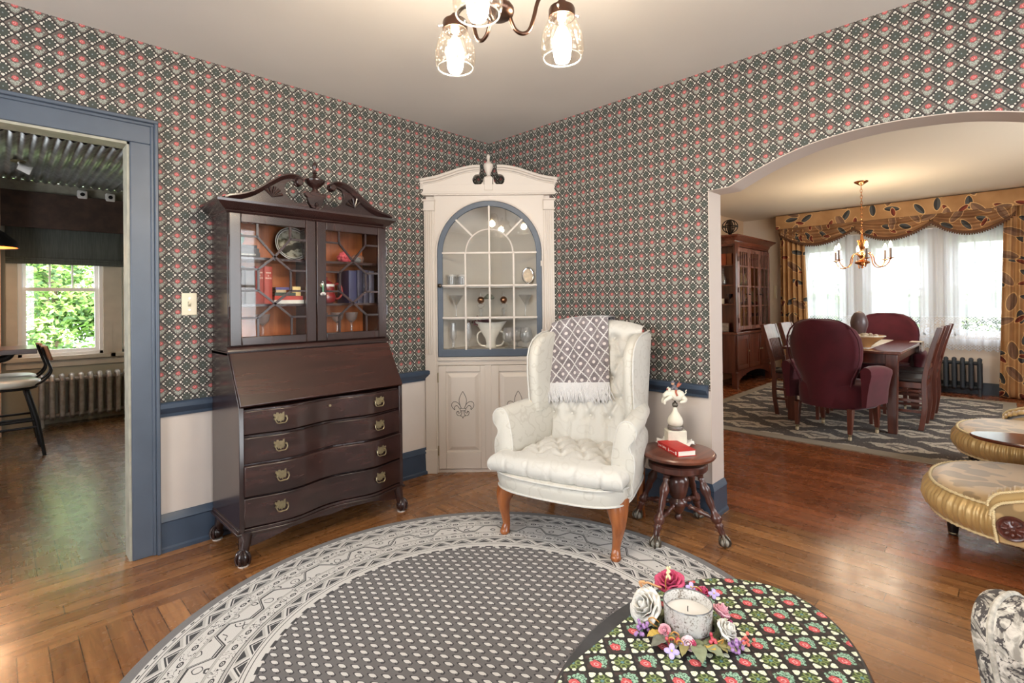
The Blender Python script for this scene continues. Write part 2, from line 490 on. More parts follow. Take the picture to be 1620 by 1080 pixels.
for nm, ax in (('wall_back', 'x'), ('wall_front', 'y')):
    holes = [(c-w_/2, c+w_/2, .65, 2.35) for c, w_ in (LW_X if ax == 'x' else LW_Y)]
    if ax == 'x': wall_with_holes(nm, 'x', YW-.14, YW, XW-.14, WT, holes, MWX)
    else: wall_with_holes(nm, 'y', XW-.14, XW, YW, .14, holes, MWY)
struct(MB().bx(XW-.14, WT, YW-.14, .14, -.1, 0).build('floor', FL, smooth=0))
struct(MB().bx(XW-.14, WT, YW-.14, .14, H, H+.1).build('ceiling', CEIL, smooth=0))

def profile_run(name, prof, pts, mat, label=None, closed_ends=True):
    """moulding: profile (outward, z) swept along a floor polyline, outward to the left of travel"""
    mb = MB(); P = [Vector((*q, 0)) for q in pts]; rings = []
    for i, q in enumerate(P):
        d0 = (P[i]-P[i-1]).normalized() if i > 0 else (P[1]-P[0]).normalized()
        d1 = (P[i+1]-P[i]).normalized() if i < len(P)-1 else d0
        n0 = Vector((-d0.y, d0.x, 0)); n1 = Vector((-d1.y, d1.x, 0)); n = (n0+n1); n = n/n.length_squared*2 if n.length > .1 else n0
        n = (n0+n1).normalized(); n = n/max(.3, n.dot(n0))
        rings.append([q+n*o+Vector((0, 0, z)) for o, z in prof])
    mb.loft(rings)
    return struct(mb.build(name, mat, smooth=25), label)
BB = [(0, 0), (.030, 0), (.030, .018), (.022, .026), (.020, .145), (.024, .152), (.016, .172), (.006, .186), (0, .186)]
CR = [(0, .676), (.012, .676), (.014, .692), (.030, .712), (.036, .722), (.036, .744), (.028, .750), (0, .750)]
# travel so that the room lies to the left
profile_run('baseboard_left', BB, [(-.625, 0), (DX1+.111, 0)], BLUE_R)
profile_run('baseboard_right', BB, [(WT+.001, AY0), (0, AY0), (0, -.63)], BLUE_R)
profile_run('trim_2', CR, [(-.630, 0), (DX1+.111, 0)], BLUE_R, 'slate blue chair rail between the doorway and the corner')
profile_run('trim_3', CR, [(0, AY0+.012), (0, -.63)], BLUE_R, 'slate blue chair rail beside the arch')
profile_run('baseboard_back', BB, [(XW, YW), (0, YW)][::-1] if False else [(XW, YW), (-.01, YW)], BLUE_R)

# door casing towards the kitchen
d = bpy.data.objects.new('door_1', None); COL.objects.link(d); struct(d, 'slate blue cased doorway into the kitchen')
def casing(mb, x0, x1, z0, z1): mb.bx(x0, x1, -.018, 0, z0, z1)
mb = MB(); casing(mb, DX1-.002, DX1+.092, 0, DH+.001); mb.bx(DX1+.080, DX1+.096, -.026, 0, 0, DH+.1); mb.bx(DX1+.094, DX1+.111, -.040, 0, 0, DH+.12)
mb.build('casing', BLUE, d, .004)
mb = MB(); casing(mb, DX0-.092, DX0+.002, 0, DH+.001); mb.bx(DX0-.111, DX0-.092, -.040, 0, 0, DH+.12)
mb.build('casing', BLUE, d, .004)
mb = MB(); mb.bx(DX0-.094, DX1+.094, -.018, 0, DH, DH+.098)
mb.bx(DX0-.100, DX1+.100, -.028, 0, DH+.088, DH+.104); mb.bx(DX0-.111, DX1+.111, -.044, 0, DH+.102, DH+.119)
mb.build('header', BLUE, d, .004)
JAMB = M('worn_cream_jamb', (160, 157, 142), .5, var=.14, vs=14)
mb = MB(); mb.bx(DX1-.012, DX1, -.006, .104, 0, DH); mb.bx(DX0, DX0+.012, -.006, .104, 0, DH); mb.bx(DX0, DX1, -.006, .104, DH-.012, DH)
mb.build('jamb', JAMB, d)

def dh_window(name, axis, pos, c, w, z0, z1, zm, inward, cols, mat=WHITEP, casing_w=.09, casing_mat=None, label=None):
    """double-hung window: axis 'x' means the wall runs along x; inward is the sign of the room side"""
    r = bpy.data.objects.new(name, None); COL.objects.link(r); struct(r, label)
    def B(mb, a0, a1, d0, d1, lo, hi):
        d0, d1 = pos+inward*d0, pos+inward*d1
        if axis == 'x': mb.bx(a0, a1, min(d0, d1), max(d0, d1), lo, hi)
        else: mb.bx(min(d0, d1), max(d0, d1), a0, a1, lo, hi)
    l, h = c-w/2, c+w/2
    f = MB()
    B(f, l, l+.03, -.12, .0, z0, z1); B(f, h-.03, h, -.12, .0, z0, z1); B(f, l, h, -.12, 0, z1-.03, z1); B(f, l, h, -.12, 0, z0, z0+.03)
    f.build('frame', mat, r)
    f = MB(); cw = casing_w
    B(f, l-cw, l, 0, .02, z0-.02, z1+cw); B(f, h, h+cw, 0, .02, z0-.02, z1+cw); B(f, l-cw, h+cw, 0, .024, z1, z1+cw)
    B(f, l-cw-.02, h+cw+.02, -.01, .05, z0-.045, z0-.0); B(f, l-cw, h+cw, 0, .018, z0-.12, z0-.045)
    f.build('casing', casing_mat or mat, r, .004)
    for nm, lo, hi, dd, mun in (('upper_sash', zm-.015, z1-.03, -.09, cols), ('lower_sash', z0+.03, zm+.02, -.05, 0)):
        f = MB(); s_ = .036
        B(f, l+.03, l+.03+s_, dd-.015, dd+.015, lo, hi); B(f, h-.03-s_, h-.03, dd-.015, dd+.015, lo, hi)
        B(f, l+.03+s_, h-.03-s_, dd-.015, dd+.015, hi-s_, hi); B(f, l+.03+s_, h-.03-s_, dd-.015, dd+.015, lo, lo+s_)
        for k in range(1, mun+1):
            a = l+.066+(w-.132)*k/(mun+1); B(f, a-.008, a+.008, dd-.01, dd+.01, lo+s_, hi-s_)
        if mun: a = (lo+hi)/2+.02; B(f, l+.066, h-.066, dd-.01, dd+.01, a-.008, a+.008)
        sh = f.build(nm, mat, r)
        g = MB(); B(g, l+.06, h-.06, dd-.003, dd+.001, lo+.03, hi-.03); g.build('pane', GLASS, sh)
    return r
for i, (c, w_) in enumerate(LW_X): dh_window('window_%d' % (6+i), 'x', YW, c, w_, .65, 2.35, 1.5, 1, 2)  # unseen windows added so that daylight falls in from behind the camera
for i, (c, w_) in enumerate(LW_Y): dh_window('window_%d' % (8+i), 'y', XW, c, w_, .65, 2.35, 1.5, 1, 2)

# ---------------------------------------------------------------- the setting: dining room
DXF, DYL, DYR = 5.95, .15, -4.6
struct(MB().bx(WT, DXF+.14, DYR-.1, DYL+.1, -.1, 0).build('floor_dining', FD, smooth=0))
struct(MB().bx(WT, DXF+.14, DYR-.1, DYL+.1, H, H+.1).build('ceiling_dining', CEIL_D, smooth=0))
struct(MB().bx(WT, DXF+.14, DYL, DYL+.1, 0, H).build('wall_dining_left', WALL_D, smooth=0))
wall_with_holes('wall_dining_right', 'x', DYR-.1, DYR, WT, DXF+.14, [(1.6, 3.6, .75, 2.2)], WALL_D)
dh_window('window_11', 'x', DYR, 2.6, 2.0, .75, 2.2, 1.45, 1, 2)  # unseen window added for more daylight in the dining room
wall_with_holes('wall_dining_window', 'y', DXF, DXF+.14, DYR, DYL, [(cy-w_/2, cy+w_/2, .74, 2.02) for cy, w_ in DW], M('dining_window_wall_paint', (222, 206, 188), .7))
BB2 = [(0, 0), (.02, 0), (.02, .13), (.008, .15), (0, .15)]
profile_run('baseboard_dining', BB2, [(DXF, DYR), (DXF, DYL)], M('dark_blue_baseboard', (62, 70, 80), .4))
for i, (cy, w_) in enumerate(DW):
    dh_window('window_%d' % (1+i), 'y', DXF, cy, w_, .74, 2.02, 1.36, -1, 2, label='white double-hung dining window behind sheer curtains')

# ---------------------------------------------------------------- the setting: kitchen
KY = 4.25
struct(MB().bx(-4.6, -1.0, .14, KY+.14, -.1, 0).build('floor_kitchen', FK, smooth=0))
struct(MB().bx(-4.6, -1.0, .10, 2.2, H, H+.1).build('ceiling_kitchen', CEIL, smooth=0))
wall_with_holes('wall_kitchen_window', 'x', KY, KY+.14, -4.6, -1.0, [(-2.71, -2.02, .72, 2.0), (-1.85, -1.3, .72, 2.0)], WALL_K)
struct(MB().bx(-1.1, -1.0, .14, KY, 0, H).build('wall_kitchen_right', WALL_K, smooth=0))
wall_with_holes('wall_kitchen_left', 'y', -4.7, -4.6, .14, KY, [(1.3, 2.5, .8, 2.25)], WALL_K)
dh_window('window_10', 'y', -4.6, 1.9, 1.2, .8, 2.25, 1.5, 1, 2)  # unseen side window added to brighten the kitchen
struct(MB().bx(-2.93, -2.835, 3.85, KY, 0, H).build('wall_kitchen_pier', M('peach_pier_paint', (206, 160, 128), .6), smooth=0), 'peach painted pier at the left edge of the kitchen window')
KT = M('kitchen_window_trim', (190, 182, 168), .5, var=.06)
dh_window('window_4', 'x', KY, -2.365, .69, .72, 2.0, 1.43, -1, 2, label='white double-hung kitchen window with trees outside', casing_mat=KT)
dh_window('window_5', 'x', KY, -1.575, .55, .72, 2.0, 1.43, -1, 1, casing_mat=KT)
CORR = M('corrugated_steel', (150, 152, 152), .42, .7, var=.25, vs=9)
def corr(u, v):
    x = -4.55+u*3.5; return (x, 2.2+v*1.95, H-.006-.011*math.sin(2*PI*x/.068))
mb = MB(); mb.grid(corr, 620, 3)
struct(mb.build('ceiling_kitchen_steel', CORR, smooth=180, solid=.002), 'corrugated steel ceiling in the kitchen')
struct(MB().bx(-4.6, -1.1, 4.15, KY, 2.44, H).build('trim_4', JAMB, smooth=0), 'pale beam above the kitchen window')
struct(MB().bx(-4.6, -1.1, .15, KY, H+.02, H+.06).build('ceiling_kitchen_deck', CEIL, smooth=0))
# ---------------------------------------------------------------- secretary desk
RX = M('rug_dark', (40, 38, 40), .9)
sec = thing('secretary_desk', 'tall dark mahogany secretary desk with glazed bookcase doors and swan-neck top', 'secretary desk', (0, 0, 0))
SX0, SX1 = -2.062, -1.158            # left, right
SXC = (SX0+SX1)/2
SW = SX1-SX0
# lower case: sides, back, bottom
def serp(t, base=-.452, a=.020):    # front y for t in 0..1
    return base - a*(.35-math.cos(4*PI*t)) * (1 if 0 <= t <= 1 else 0) + 0*t
mb = MB()
side = [(-.452, .15), (-.03, .15), (-.03, 1.0), (-.285, 1.0), (-.305, .985), (-.452, .745)]
mb.prism(side, SX0, SX0+.022, 'x'); mb.prism(side, SX1-.022, SX1, 'x')
mb.bx(SX0+.02, SX1-.02, -.045, -.03, .15, 1.0)
mb.bx(SX0+.02, SX1-.02, -.44, -.03, .72, .735); mb.bx(SX0, SX1, -.29, -.03, .985, 1.003)
mb.build('case', MAHOGV, sec, .002)
# base moulding follows the serpentine front
def serp_slab(mb, z0, z1, out, x0=SX0, x1=SX1, n=40, back=-.03):
    fr = [(x0+(x1-x0)*i/n, serp(i/n)-out) for i in range(n+1)]
    poly = [(x0, back)]+[(x0, serp(0)-out)]+fr[1:-1]+[(x1, serp(1)-out), (x1, back)]
    mb.prism(poly, z0, z1, 'z')
mb = MB(); serp_slab(mb, .138, .152, .016, SX0-.012, SX1+.012); serp_slab(mb, .150, .166, .008, SX0-.006, SX1+.006)
mb.build('base_moulding', MAHOG, sec, .003)
# shaped apron
mb = MB(); n = 60
for i in range(n):
    t0, t1 = i/n, (i+1)/n
    f = lambda t: .138-.012-.05*max(0, math.cos(2*PI*t))**1.2-.016*math.exp(-((t-.5)/.09)**2)
    x0, x1 = SX0+SW*t0, SX0+SW*t1; y0, y1 = serp(t0)-.006, serp(t1)-.006
    mb.add([(x0, y0, f(t0)), (x1, y1, f(t1)), (x1, y1, .140), (x0, y0, .140), (x0, y0+.018, f(t0)), (x1, y1+.018, f(t1)), (x1, y1+.018, .140), (x0, y0+.018, .140)],
           [(0, 1, 2, 3), (4, 7, 6, 5), (0, 4, 5, 1), (3, 2, 6, 7)])
mb.build('apron', MAHOG, sec)
# ball and claw feet
def claw_foot(x, y, sx, sy):
    mb = MB()
    pts = [(x, y, .15), (x+sx*.004, y+sy*.004, .115), (x+sx*.010, y+sy*.010, .080), (x+sx*.012, y+sy*.012, .052)]
    mb.tube(smooth(pts, 5), [.034-.016*i/15 for i in range(16)], 12)
    o = mb.build('foot', MAHOGV, sec, sub=0)
    b = MB(); bx_, by_ = x+sx*.018, y+sy*.018
    b.sph((bx_, by_, .036), (.030, .030, .034), 16, 10)
    for k in range(5):
        a = math.atan2(sy, sx)+(k-2)*.75
        c_, s_ = math.cos(a), math.sin(a)
        b.tube(smooth([(bx_+c_*.006, by_+s_*.006, .074), (bx_+c_*.026, by_+s_*.026, .060), (bx_+c_*.033, by_+s_*.033, .036), (bx_+c_*.026, by_+s_*.026, .010)], 4), [.007]*11+[.009, .005], 7)
    b.build('claw', MAHOGV, o)
    MB().cyl((bx_, by_, 0), (bx_, by_, .005), .024, n=20).build('felt_pad', CREAM, o)
claw_foot(SX0+.032, -.435, -1, -1); claw_foot(SX1-.032, -.435, 1, -1); claw_foot(SX0+.032, -.07, -1, 1); claw_foot(SX1-.032, -.07, 1, 1)
# drawers with bat-wing pulls
def pull(par, x, y, z, s=1.0):
    mb = MB(); half = [(0, .020), (.007, .017), (.010, .024), (.019, .026), (.022, .018), (.032, .022), (.034, .012), (.026, .006), (.033, -.002), (.028, -.010), (.018, -.008), (.012, -.018), (.005, -.016), (0, -.024)]
    poly = half+[(-a, b) for a, b in reversed(half[1:-1])]
    mb.prism([(x+a*s, z+b*s) for a, b in poly], y-.0025, y, 'y')
    for k in (-1, 1): mb.cyl((x+k*.024*s, y, z+.004), (x+k*.024*s, y-.012, z+.004), .005, .0045, 10)
    mb.tube(smooth([(x-.024*s, y-.011, z+.004), (x-.027*s, y-.013, z-.010), (x-.018*s, y-.016, z-.024), (x, y-.017, z-.025), (x+.018*s, y-.016, z-.024), (x+.027*s, y-.013, z-.010), (x+.024*s, y-.011, z+.004)], 4), .0028, 8)
    mb.build('pull', BRASS, par)
zs = [(.615, .728, 0), (.474, .600, 0), (.322, .468, .018), (.172, .312, .006)]
for k, (z0, z1, out) in enumerate(zs):
    mb = MB(); x0, x1 = SX0+.020, SX1-.020; n = 44; fr = []
    e = .006
    for i in range(n+1):
        t = i/n; fr.append((x0+(x1-x0)*t, serp(.02+.96*t)-out-.010))
    for z in (0,):
        poly = [(x0, -.40)]+fr+[(x1, -.40)]
        mb.prism(poly, z0, z1, 'z')
    dr = mb.build('drawer', MAHOG, sec, .005, 2)
    for t in (.185, .815):
        x = x0+(x1-x0)*t; pull(dr, x, serp(.02+.96*t)-out-.010, (z0+z1)/2+.010, 1.02)
    if k == 0:
        kh = MB().cyl((SXC, serp(.5)-.010, z1-.034), (SXC, serp(.5)-.0135, z1-.034), .007, n=12); kh.build('keyhole', BRASS, dr)
# dividing rails
mb = MB()
for z in (.730, .604, .4705, .316): serp_slab(mb, z-.003, z+.004, -.006, SX0+.02, SX1-.02, 40, -.40)
mb.build('drawer_rail', MAHOG, sec)
# slant lid
a = math.atan2(.245, .150); L = math.hypot(.245, .150)
lid = MB()
p0 = Vector((0, -.456, .748)); p1 = Vector((0, -.300, .992)); nv = Vector((0, -(p1-p0).z, (p1-p0).y)).normalized()
v = []
for o_ in (0, .020):
    for x, q in ((SX0+.004, p0), (SX1-.004, p0), (SX1-.004, p1), (SX0+.004, p1)): v.append(q+nv*(o_-.006)+Vector((x, 0, 0)))
lid.add(v, [(0, 1, 2, 3), (4, 7, 6, 5), (0, 4, 5, 1), (1, 5, 6, 2), (2, 6, 7, 3), (3, 7, 4, 0)])
lo = lid.build('slant_lid', MAHLID, sec, .004)
MB().cyl(p1+nv*.012+Vector((SXC, 0, -.02)), p1+nv*.022+Vector((SXC, 0, -.02)), .008, n=12).build('lock', BRASS, lo)
# upper bookcase
UY = -.290
mb = MB(); mb.bx(SX0+.006, SX0+.026, UY+.012, -.03, 1.003, 1.735); mb.bx(SX1-.026, SX1-.006, UY+.012, -.03, 1.003, 1.735)
mb.bx(SX0+.02, SX1-.02, UY+.012, -.03, 1.003, 1.062); mb.bx(SX0+.02, SX1-.02, UY+.012, -.03, 1.690, 1.735)
mb.bx(SXC-.008, SXC+.008, UY+.03, -.03, 1.06, 1.70)
mb.build('bookcase', MAHOGV, sec, .002)
MB().bx(SX0+.02, SX1-.02, -.040, -.026, 1.03, 1.72).build('back_board', AMBER, sec)
for z in (1.243, 1.488):
    MB().bx(SX0+.026, SX1-.026, UY+.04, -.04, z-.014, z).build('shelf', MAHOG, sec)
mb = MB()
mb.prism([(UY-.0, 1.000), (UY-.022, 1.004), (UY-.020, 1.016), (UY-.004, 1.030), (UY+.012, 1.030), (UY+.012, 1.0)], SX0-.004, SX1+.004, 'x')
mb.build('waist_moulding', MAHOG, sec)
def pdoor(xa, xb, knob_side):
    fr = MB(); z0, z1, st, y0, y1 = 1.032, 1.702, .056, UY-.012, UY+.010
    fr.bx(xa, xa+st, y0, y1, z0, z1); fr.bx(xb-st, xb, y0, y1, z0, z1); fr.bx(xa+st, xb-st, y0, y1, z0, z0+.044); fr.bx(xa+st, xb-st, y0, y1, z1-.046, z1)
    do = fr.build('glazed_door', MAHOGV, sec, .004)
    l, r, b, t = xa+st, xb-st, z0+.044, z1-.046
    g = MB(); g.bx(l-.004, r+.004, UY, UY+.002, b-.004, t+.004); g.build('pane', GLASSK, do)
    w_, h_ = r-l, t-b
    P = lambda u, v_: (l+w_*u, UY-.004, b+h_*v_)
    segs = [((.24, 1), (.24, .885)), ((.24, .885), (.50, .715)), ((.75, .885), (.50, .715)), ((.75, 1), (.75, .885)), ((0, .885), (.24, .885)), ((.75, .885), (1, .885)),
            ((.50, .715), (.25, .595)), ((.50, .715), (.75, .595)), ((0, .595), (.25, .595)), ((.75, .595), (1, .595)), ((.25, .595), (.25, .405)), ((.75, .595), (.75, .405)),
            ((0, .405), (.25, .405)), ((.75, .405), (1, .405)), ((.25, .405), (.50, .290)), ((.75, .405), (.50, .290)), ((.50, .290), (.24, .165)), ((.50, .290), (.76, .165)), ((.24, .165), (.24, 0)), ((.76, .165), (.76, 0)), ((0, .165), (.24, .165)), ((.76, .165), (1, .165))]
    m_ = MB()
    for p_, q_ in segs: m_.bar(P(*p_), P(*q_), .011, .009, (0, 1, 0))
    m_.build('muntin', MAHOG, do)
    kx = xa+.028 if knob_side < 0 else xb-.028
    for z in (1.20, 1.56): MB().cyl((xa-.001 if knob_side > 0 else xb+.001, UY-.013, z-.03), (xa-.001 if knob_side > 0 else xb+.001, UY-.013, z+.03), .005, n=8).build('hinge', MAHOG, do)
    return do, kx
d1, _ = pdoor(SX0+.008, SXC-.002, 1)
d2, kx = pdoor(SXC+.002, SX1-.008, -1)
MB().cyl((kx, UY-.012, 1.345), (kx, UY-.016, 1.345), .012, n=14).build('escutcheon', BRASS, d2)
# cornice
mb = MB()
prof = [(0, 1.700), (.006, 1.706), (.010, 1.716), (.022, 1.724), (.044, 1.742), (.056, 1.752), (.058, 1.764), (.0, 1.764)]
P = [Vector((SX0+.006, -.03, 0)), Vector((SX0+.006, UY+.012, 0)), Vector((SX1-.006, UY+.012, 0)), Vector((SX1-.006, -.03, 0))]
out = [Vector((-1, 0, 0)), Vector((-1, -1, 0)), Vector((1, -1, 0)), Vector((1, 0, 0))]
mb.loft([[q+o_*a_+Vector((0, 0, z)) for a_, z in prof] for q, o_ in zip(P, out)])
mb.build('cornice', MAHOG, sec, smooth=30)
# swan-neck pediment: two scrolled halves
def pediment(s):
    top = [(.462, 1.764), (.44, 1.775), (.39, 1.789), (.335, 1.812), (.285, 1.846), (.235, 1.884), (.190, 1.914), (.150, 1.930), (.110, 1.930), (.082, 1.912)]
    tp = [(q.x, q.y) for q in smooth([(*q, 0) for q in top], 4)]
    und = [(.088, 1.896), (.105, 1.882), (.118, 1.892), (.112, 1.904), (.128, 1.908), (.158, 1.895), (.170, 1.866), (.166, 1.838), (.150, 1.815), (.125, 1.797), (.095, 1.790), (.070, 1.797), (.058, 1.812), (.05, 1.79), (.03, 1.772), (0, 1.768), (0, 1.762), (.462, 1.762)]
    poly = [(SXC+s*x, z) for x, z in tp+und]
    mb = MB(); mb.prism(poly, UY-.010, UY+.012, 'y')
    o = mb.build('pediment', MAHOG, sec, .002)
    r = MB()
    path = [Vector((SXC+s*x, UY-.018, z-.006)) for x, z in tp]
    rings = []
    for i, q in enumerate(path):
        t = (path[min(i+1, len(path)-1)]-path[max(i-1, 0)]).normalized(); nn = Vector((-t.z, 0, t.x))*(1 if s < 0 else -1)
        if nn.z < 0 and i < len(path)-6: nn = -nn
        k = 1-.25*i/len(path)
        rings.append([q+nn*b_*k+Vector((0, a_*k, 0)) for a_, b_ in ((.03, -.012), (-.002, -.012), (-.010, -.004), (-.018, .002), (-.026, .010), (-.026, .018), (.03, .018))])
    r.loft(rings); r.build('scroll_moulding', MAHOG, o, smooth=35)
    e_ = Vector((SXC+s*.094, UY-.012, 1.903))
    MB().cyl(e_+Vector((0, .02, 0)), e_+Vector((0, -.022, 0)), .024, .018, 20).build('rosette', MAHOG, o, .004)
    f = MB()                                      # carved fan
    for k in range(5):
        a_ = math.radians(20+k*28)
        f.tube([(SXC+s*(.235), UY-.012, 1.806), (SXC+s*(.235-.055*math.cos(a_)*1.0), UY-.014, 1.806+.055*math.sin(a_))], [.003, .009], 8)
    f.build('carved_fan', MAHOG, o)
    return o
pediment(-1); pediment(1)
# finial on a plinth
fx, fy = SXC, UY+.0
mb = MB(); mb.prism([(fx+a_, z) for a_, z in ((-.040, 1.80), (-.046, 1.83), (-.058, 1.838), (-.060, 1.856), (-.044, 1.864), (-.034, 1.850), (-.026, 1.866), (.026, 1.866), (.034, 1.850), (.044, 1.864), (.060, 1.856), (.058, 1.838), (.046, 1.83), (.040, 1.80), (.024, 1.775), (.0, 1.768), (-.024, 1.775))], fy-.016, fy+.012, 'y')
mb.build('finial_plinth', MAHOG, sec, .003)
mb = MB(); mb.lathe([(0, 1.86), (.022, 1.862), (.020, 1.872), (.012, 1.880), (.016, 1.888), (.034, 1.896), (.048, 1.912), (.056, 1.926), (.056, 1.931), (.040, 1.936), (.026, 1.948), (.012, 1.958), (.008, 1.966), (.016, 1.972), (.009, 1.980), (.006, 1.990), (.012, 2.004), (.013, 2.014), (.008, 2.028), (0, 2.038)], (fx, fy, 0), 24)
mb.build('finial', MAHOG, sec, smooth=60)
# pendant drop below the finial
MB().lathe([(0, 1.752), (.006, 1.758), (.008, 1.768), (.004, 1.778), (.010, 1.790), (.006, 1.802), (0, 1.806)], (fx, fy-.022, 0), 12).build('drop', MAHOG, sec)

# ---- what stands in the bookcase
def book(name, label, x0, x1, y0, y1, z0, h, col, rz=0, group='books in the secretary desk', flat=False, pages=(214, 200, 172), title=None, tcol=(230, 220, 200)):
    """upright book with its spine to the front, or flat"""
    o = thing(name, label, 'book', ((x0+x1)/2, (y0+y1)/2, z0), rz, group)
    w_, d_ = x1-x0, y1-y0; m = M('cover_%d_%d_%d' % col, col, .5, var=.08, vs=30); pm = M('page_edges_%d' % pages[0], pages, .8)
    mb = MB()
    if not flat:
        mb.bx(-w_/2, -w_/2+.003, -d_/2, d_/2, 0, h); mb.bx(w_/2-.003, w_/2, -d_/2, d_/2, 0, h)
        n = 8; rings = []
        for i in range(n+1):
            a_ = PI*i/n; rings.append((-w_/2*math.cos(a_), -d_/2-.004*math.sin(a_)))
        mb.prism(rings+[(w_/2, -d_/2+.004), (-w_/2, -d_/2+.004)], 0, h, 'z'); mb.build('cover', m, o)
        MB().bx(-w_/2+.003, w_/2-.003, -d_/2+.003, d_/2-.004, .003, h-.003).build('pages', pm, o)
    else:
        mb.bx(-w_/2, w_/2, -d_/2, d_/2, 0, .0025); mb.bx(-w_/2, w_/2, -d_/2, d_/2, h-.0025, h); mb.bx(-w_/2, w_/2, -d_/2-.002, -d_/2+.002, 0, h); mb.build('cover', m, o)
        MB().bx(-w_/2+.004, w_/2-.004, -d_/2+.002, d_/2-.004, .0025, h-.0025).build('pages', pm, o)
    if title:
        lines = title if isinstance(title, list) else [title]
        for i, (t, hh, sz) in enumerate(lines):
            text_mesh(t, sz, (0, -d_/2-(.0048 if not flat else .0024), hh), (PI/2, 0, 0), M('title_%d' % tcol[0], tcol, .5), o)
    return o
z2 = 1.243; z3 = 1.488; z1 = 1.062
fy0, fy1 = -.235, -.09
book('book', 'dark brown old volume at the left end of the desk middle shelf', -2.008, -1.962, fy0, fy1, z2, .196, (58, 48, 44))
book('book', 'dark brown thick volume second from the left on the desk middle shelf', -1.958, -1.912, fy0, fy1, z2, .190, (72, 62, 56))
WP = [('WAR', .165, .012), ('&', .150, .009), ('PEACE', .136, .011)]
book('book', 'red volume beside the brown books, left one of the red pair', -1.909, -1.868, fy0, fy1, z2, .197, (146, 54, 44), title=WP)
book('book', 'red volume beside the flat stack, right one of the red pair', -1.866, -1.824, fy0, fy1, z2, .199, (158, 60, 48), title=WP)
book('book', 'white book lying at the bottom of the desk flat stack', -1.815, -1.655, fy0, fy1, z2, .020, (222, 220, 210), flat=True)
book('book', 'red and white spined book lying second in the desk flat stack', -1.813, -1.660, fy0, fy1, z2+.0205, .022, (190, 62, 48), flat=True)
book('book', 'dark green book lying third in the desk flat stack', -1.812, -1.700, fy0, fy1, z2+.043, .018, (52, 66, 58), flat=True)
book('book', 'small tan book lying near the top of the desk flat stack', -1.806, -1.752, fy0, fy1, z2+.0615, .014, (186, 164, 128), flat=True)
book('book', 'small purple book lying on top of the desk flat stack', -1.803, -1.722, fy0+.01, fy1, z2+.076, .014, (84, 76, 128), flat=True)
o = thing('card', 'small cream card propped at the right of the flat stack', 'card', (-1.685, -.215, z2+.043), .1); MB().bx(-.022, .022, -.002, .002, 0, .05).build('face', M('card_cream', (240, 216, 150), .6), o); MB().bx(-.024, .024, .002, .006, 0, .052).build('backing', M('card_back', (206, 176, 120), .6), o)
book('book', 'black book lying at the bottom of the pile on the top shelf', -2.005, -1.885, fy0, fy1, z3, .026, (36, 33, 36), flat=True, title=[('SHIP OF GRACE', .013, .011)])
book('book', 'black book lying in the middle of the pile on the top shelf', -2.005, -1.890, fy0, fy1, z3+.0265, .020, (44, 40, 42), flat=True)
book('book', 'thin black book lying on top of the pile on the top shelf', -2.008, -1.900, fy0, fy1, z3+.047, .016, (30, 30, 34), flat=True)
JADE = M('jade_glaze', (92, 134, 120), .25, coat=.4, var=.2, vs=40)
o = thing('bowl', 'green glazed little bowl on the black books in the desk', 'bowl', (-1.975, -.17, z3+.063)); MB().lathe([(0, 0), (.018, 0), (.030, .022), (.034, .045), (.030, .058), (.022, .064), (.018, .060), (.026, .042), (.02, .01), (0, .006)], n=20).build('body', JADE, o)
# painted plate standing on edge
def platemat():
    m, p = newmat('painted_plate'); x, y, z = coord(); r = hyp(x, z)
    nn = noise(vec(x, z), 30.0, 4.0)
    c = mix(step(nn, .42, .6), lin((182, 178, 158)), lin((96, 92, 74)))
    c = mix(lt(fabs(z+.02-x*.4+(nn-.5)*.05), .018), c, lin((64, 60, 50)))
    c = mix(gt(r, .082), c, lin((214, 212, 204))); c = mix(lt(fabs(r-.090), .0025), c, lin((70, 66, 60)))
    _set(p.inputs['Base Color'], c); p.inputs['Roughness'].default_value = .22
    return m
o = thing('plate', 'round plate painted with a landscape standing on the top shelf', 'plate', (-1.668, -.110, z3+.096)); 
mb = MB(); mb.lathe([(0, 0), (.06, 0), (.075, -.004), (.098, -.014), (.098, -.018), (.074, -.009), (.058, -.005), (0, -.005)], n=40, R=Matrix.Rotation(PI/2, 3, 'X')@Matrix.Rotation(PI, 3, 'X')); mb.build('dish', platemat(), o); o.rotation_euler = (-.22, 0, 0)
MB().bx(-.03, .03, .004, .02, -.098, -.088).build('stand', BLACKM, o)
# teapot
TP = M('red_tin_teapot', (142, 40, 42), .25, coat=.5, var=.15, vs=40)
t = thing('teapot', 'red teapot with a white band on the desk middle shelf', 'teapot', (-1.490, -.165, z2))
MB().lathe([(0, 0), (.036, .0), (.050, .012), (.056, .034), (.052, .054), (.044, .064), (.044, .066), (.040, .070), (.0, .072)], n=28).build('body', TP, t, smooth=50)
MB().lathe([(.0445, .066), (.046, .068), (.046, .098), (.044, .100)], n=28).build('band', TP, t)
MB().lathe([(.0448, .098), (.047, .100), (.047, .112), (.043, .114), (0, .114)], n=28).build('rim', M('enamel_white', (226, 222, 214), .3), t)
l_ = MB().lathe([(.040, .114), (.034, .124), (.018, .132), (.008, .138), (.006, .146), (.010, .152), (0, .158)], n=24).build('lid', TP, t, smooth=50)
MB().tube(smooth([(.045, 0, .030), (.075, 0, .028), (.100, 0, .060), (.092, 0, .105), (.062, 0, .118), (.044, 0, .098)], 5), .006, 10).build('handle', TP, t)
MB().tube(smooth([(-.046, 0, .036), (-.070, 0, .050), (-.078, 0, .078), (-.090, 0, .092)], 5), [.012-.005*i/15 for i in range(16)], 10).build('spout', TP, t)
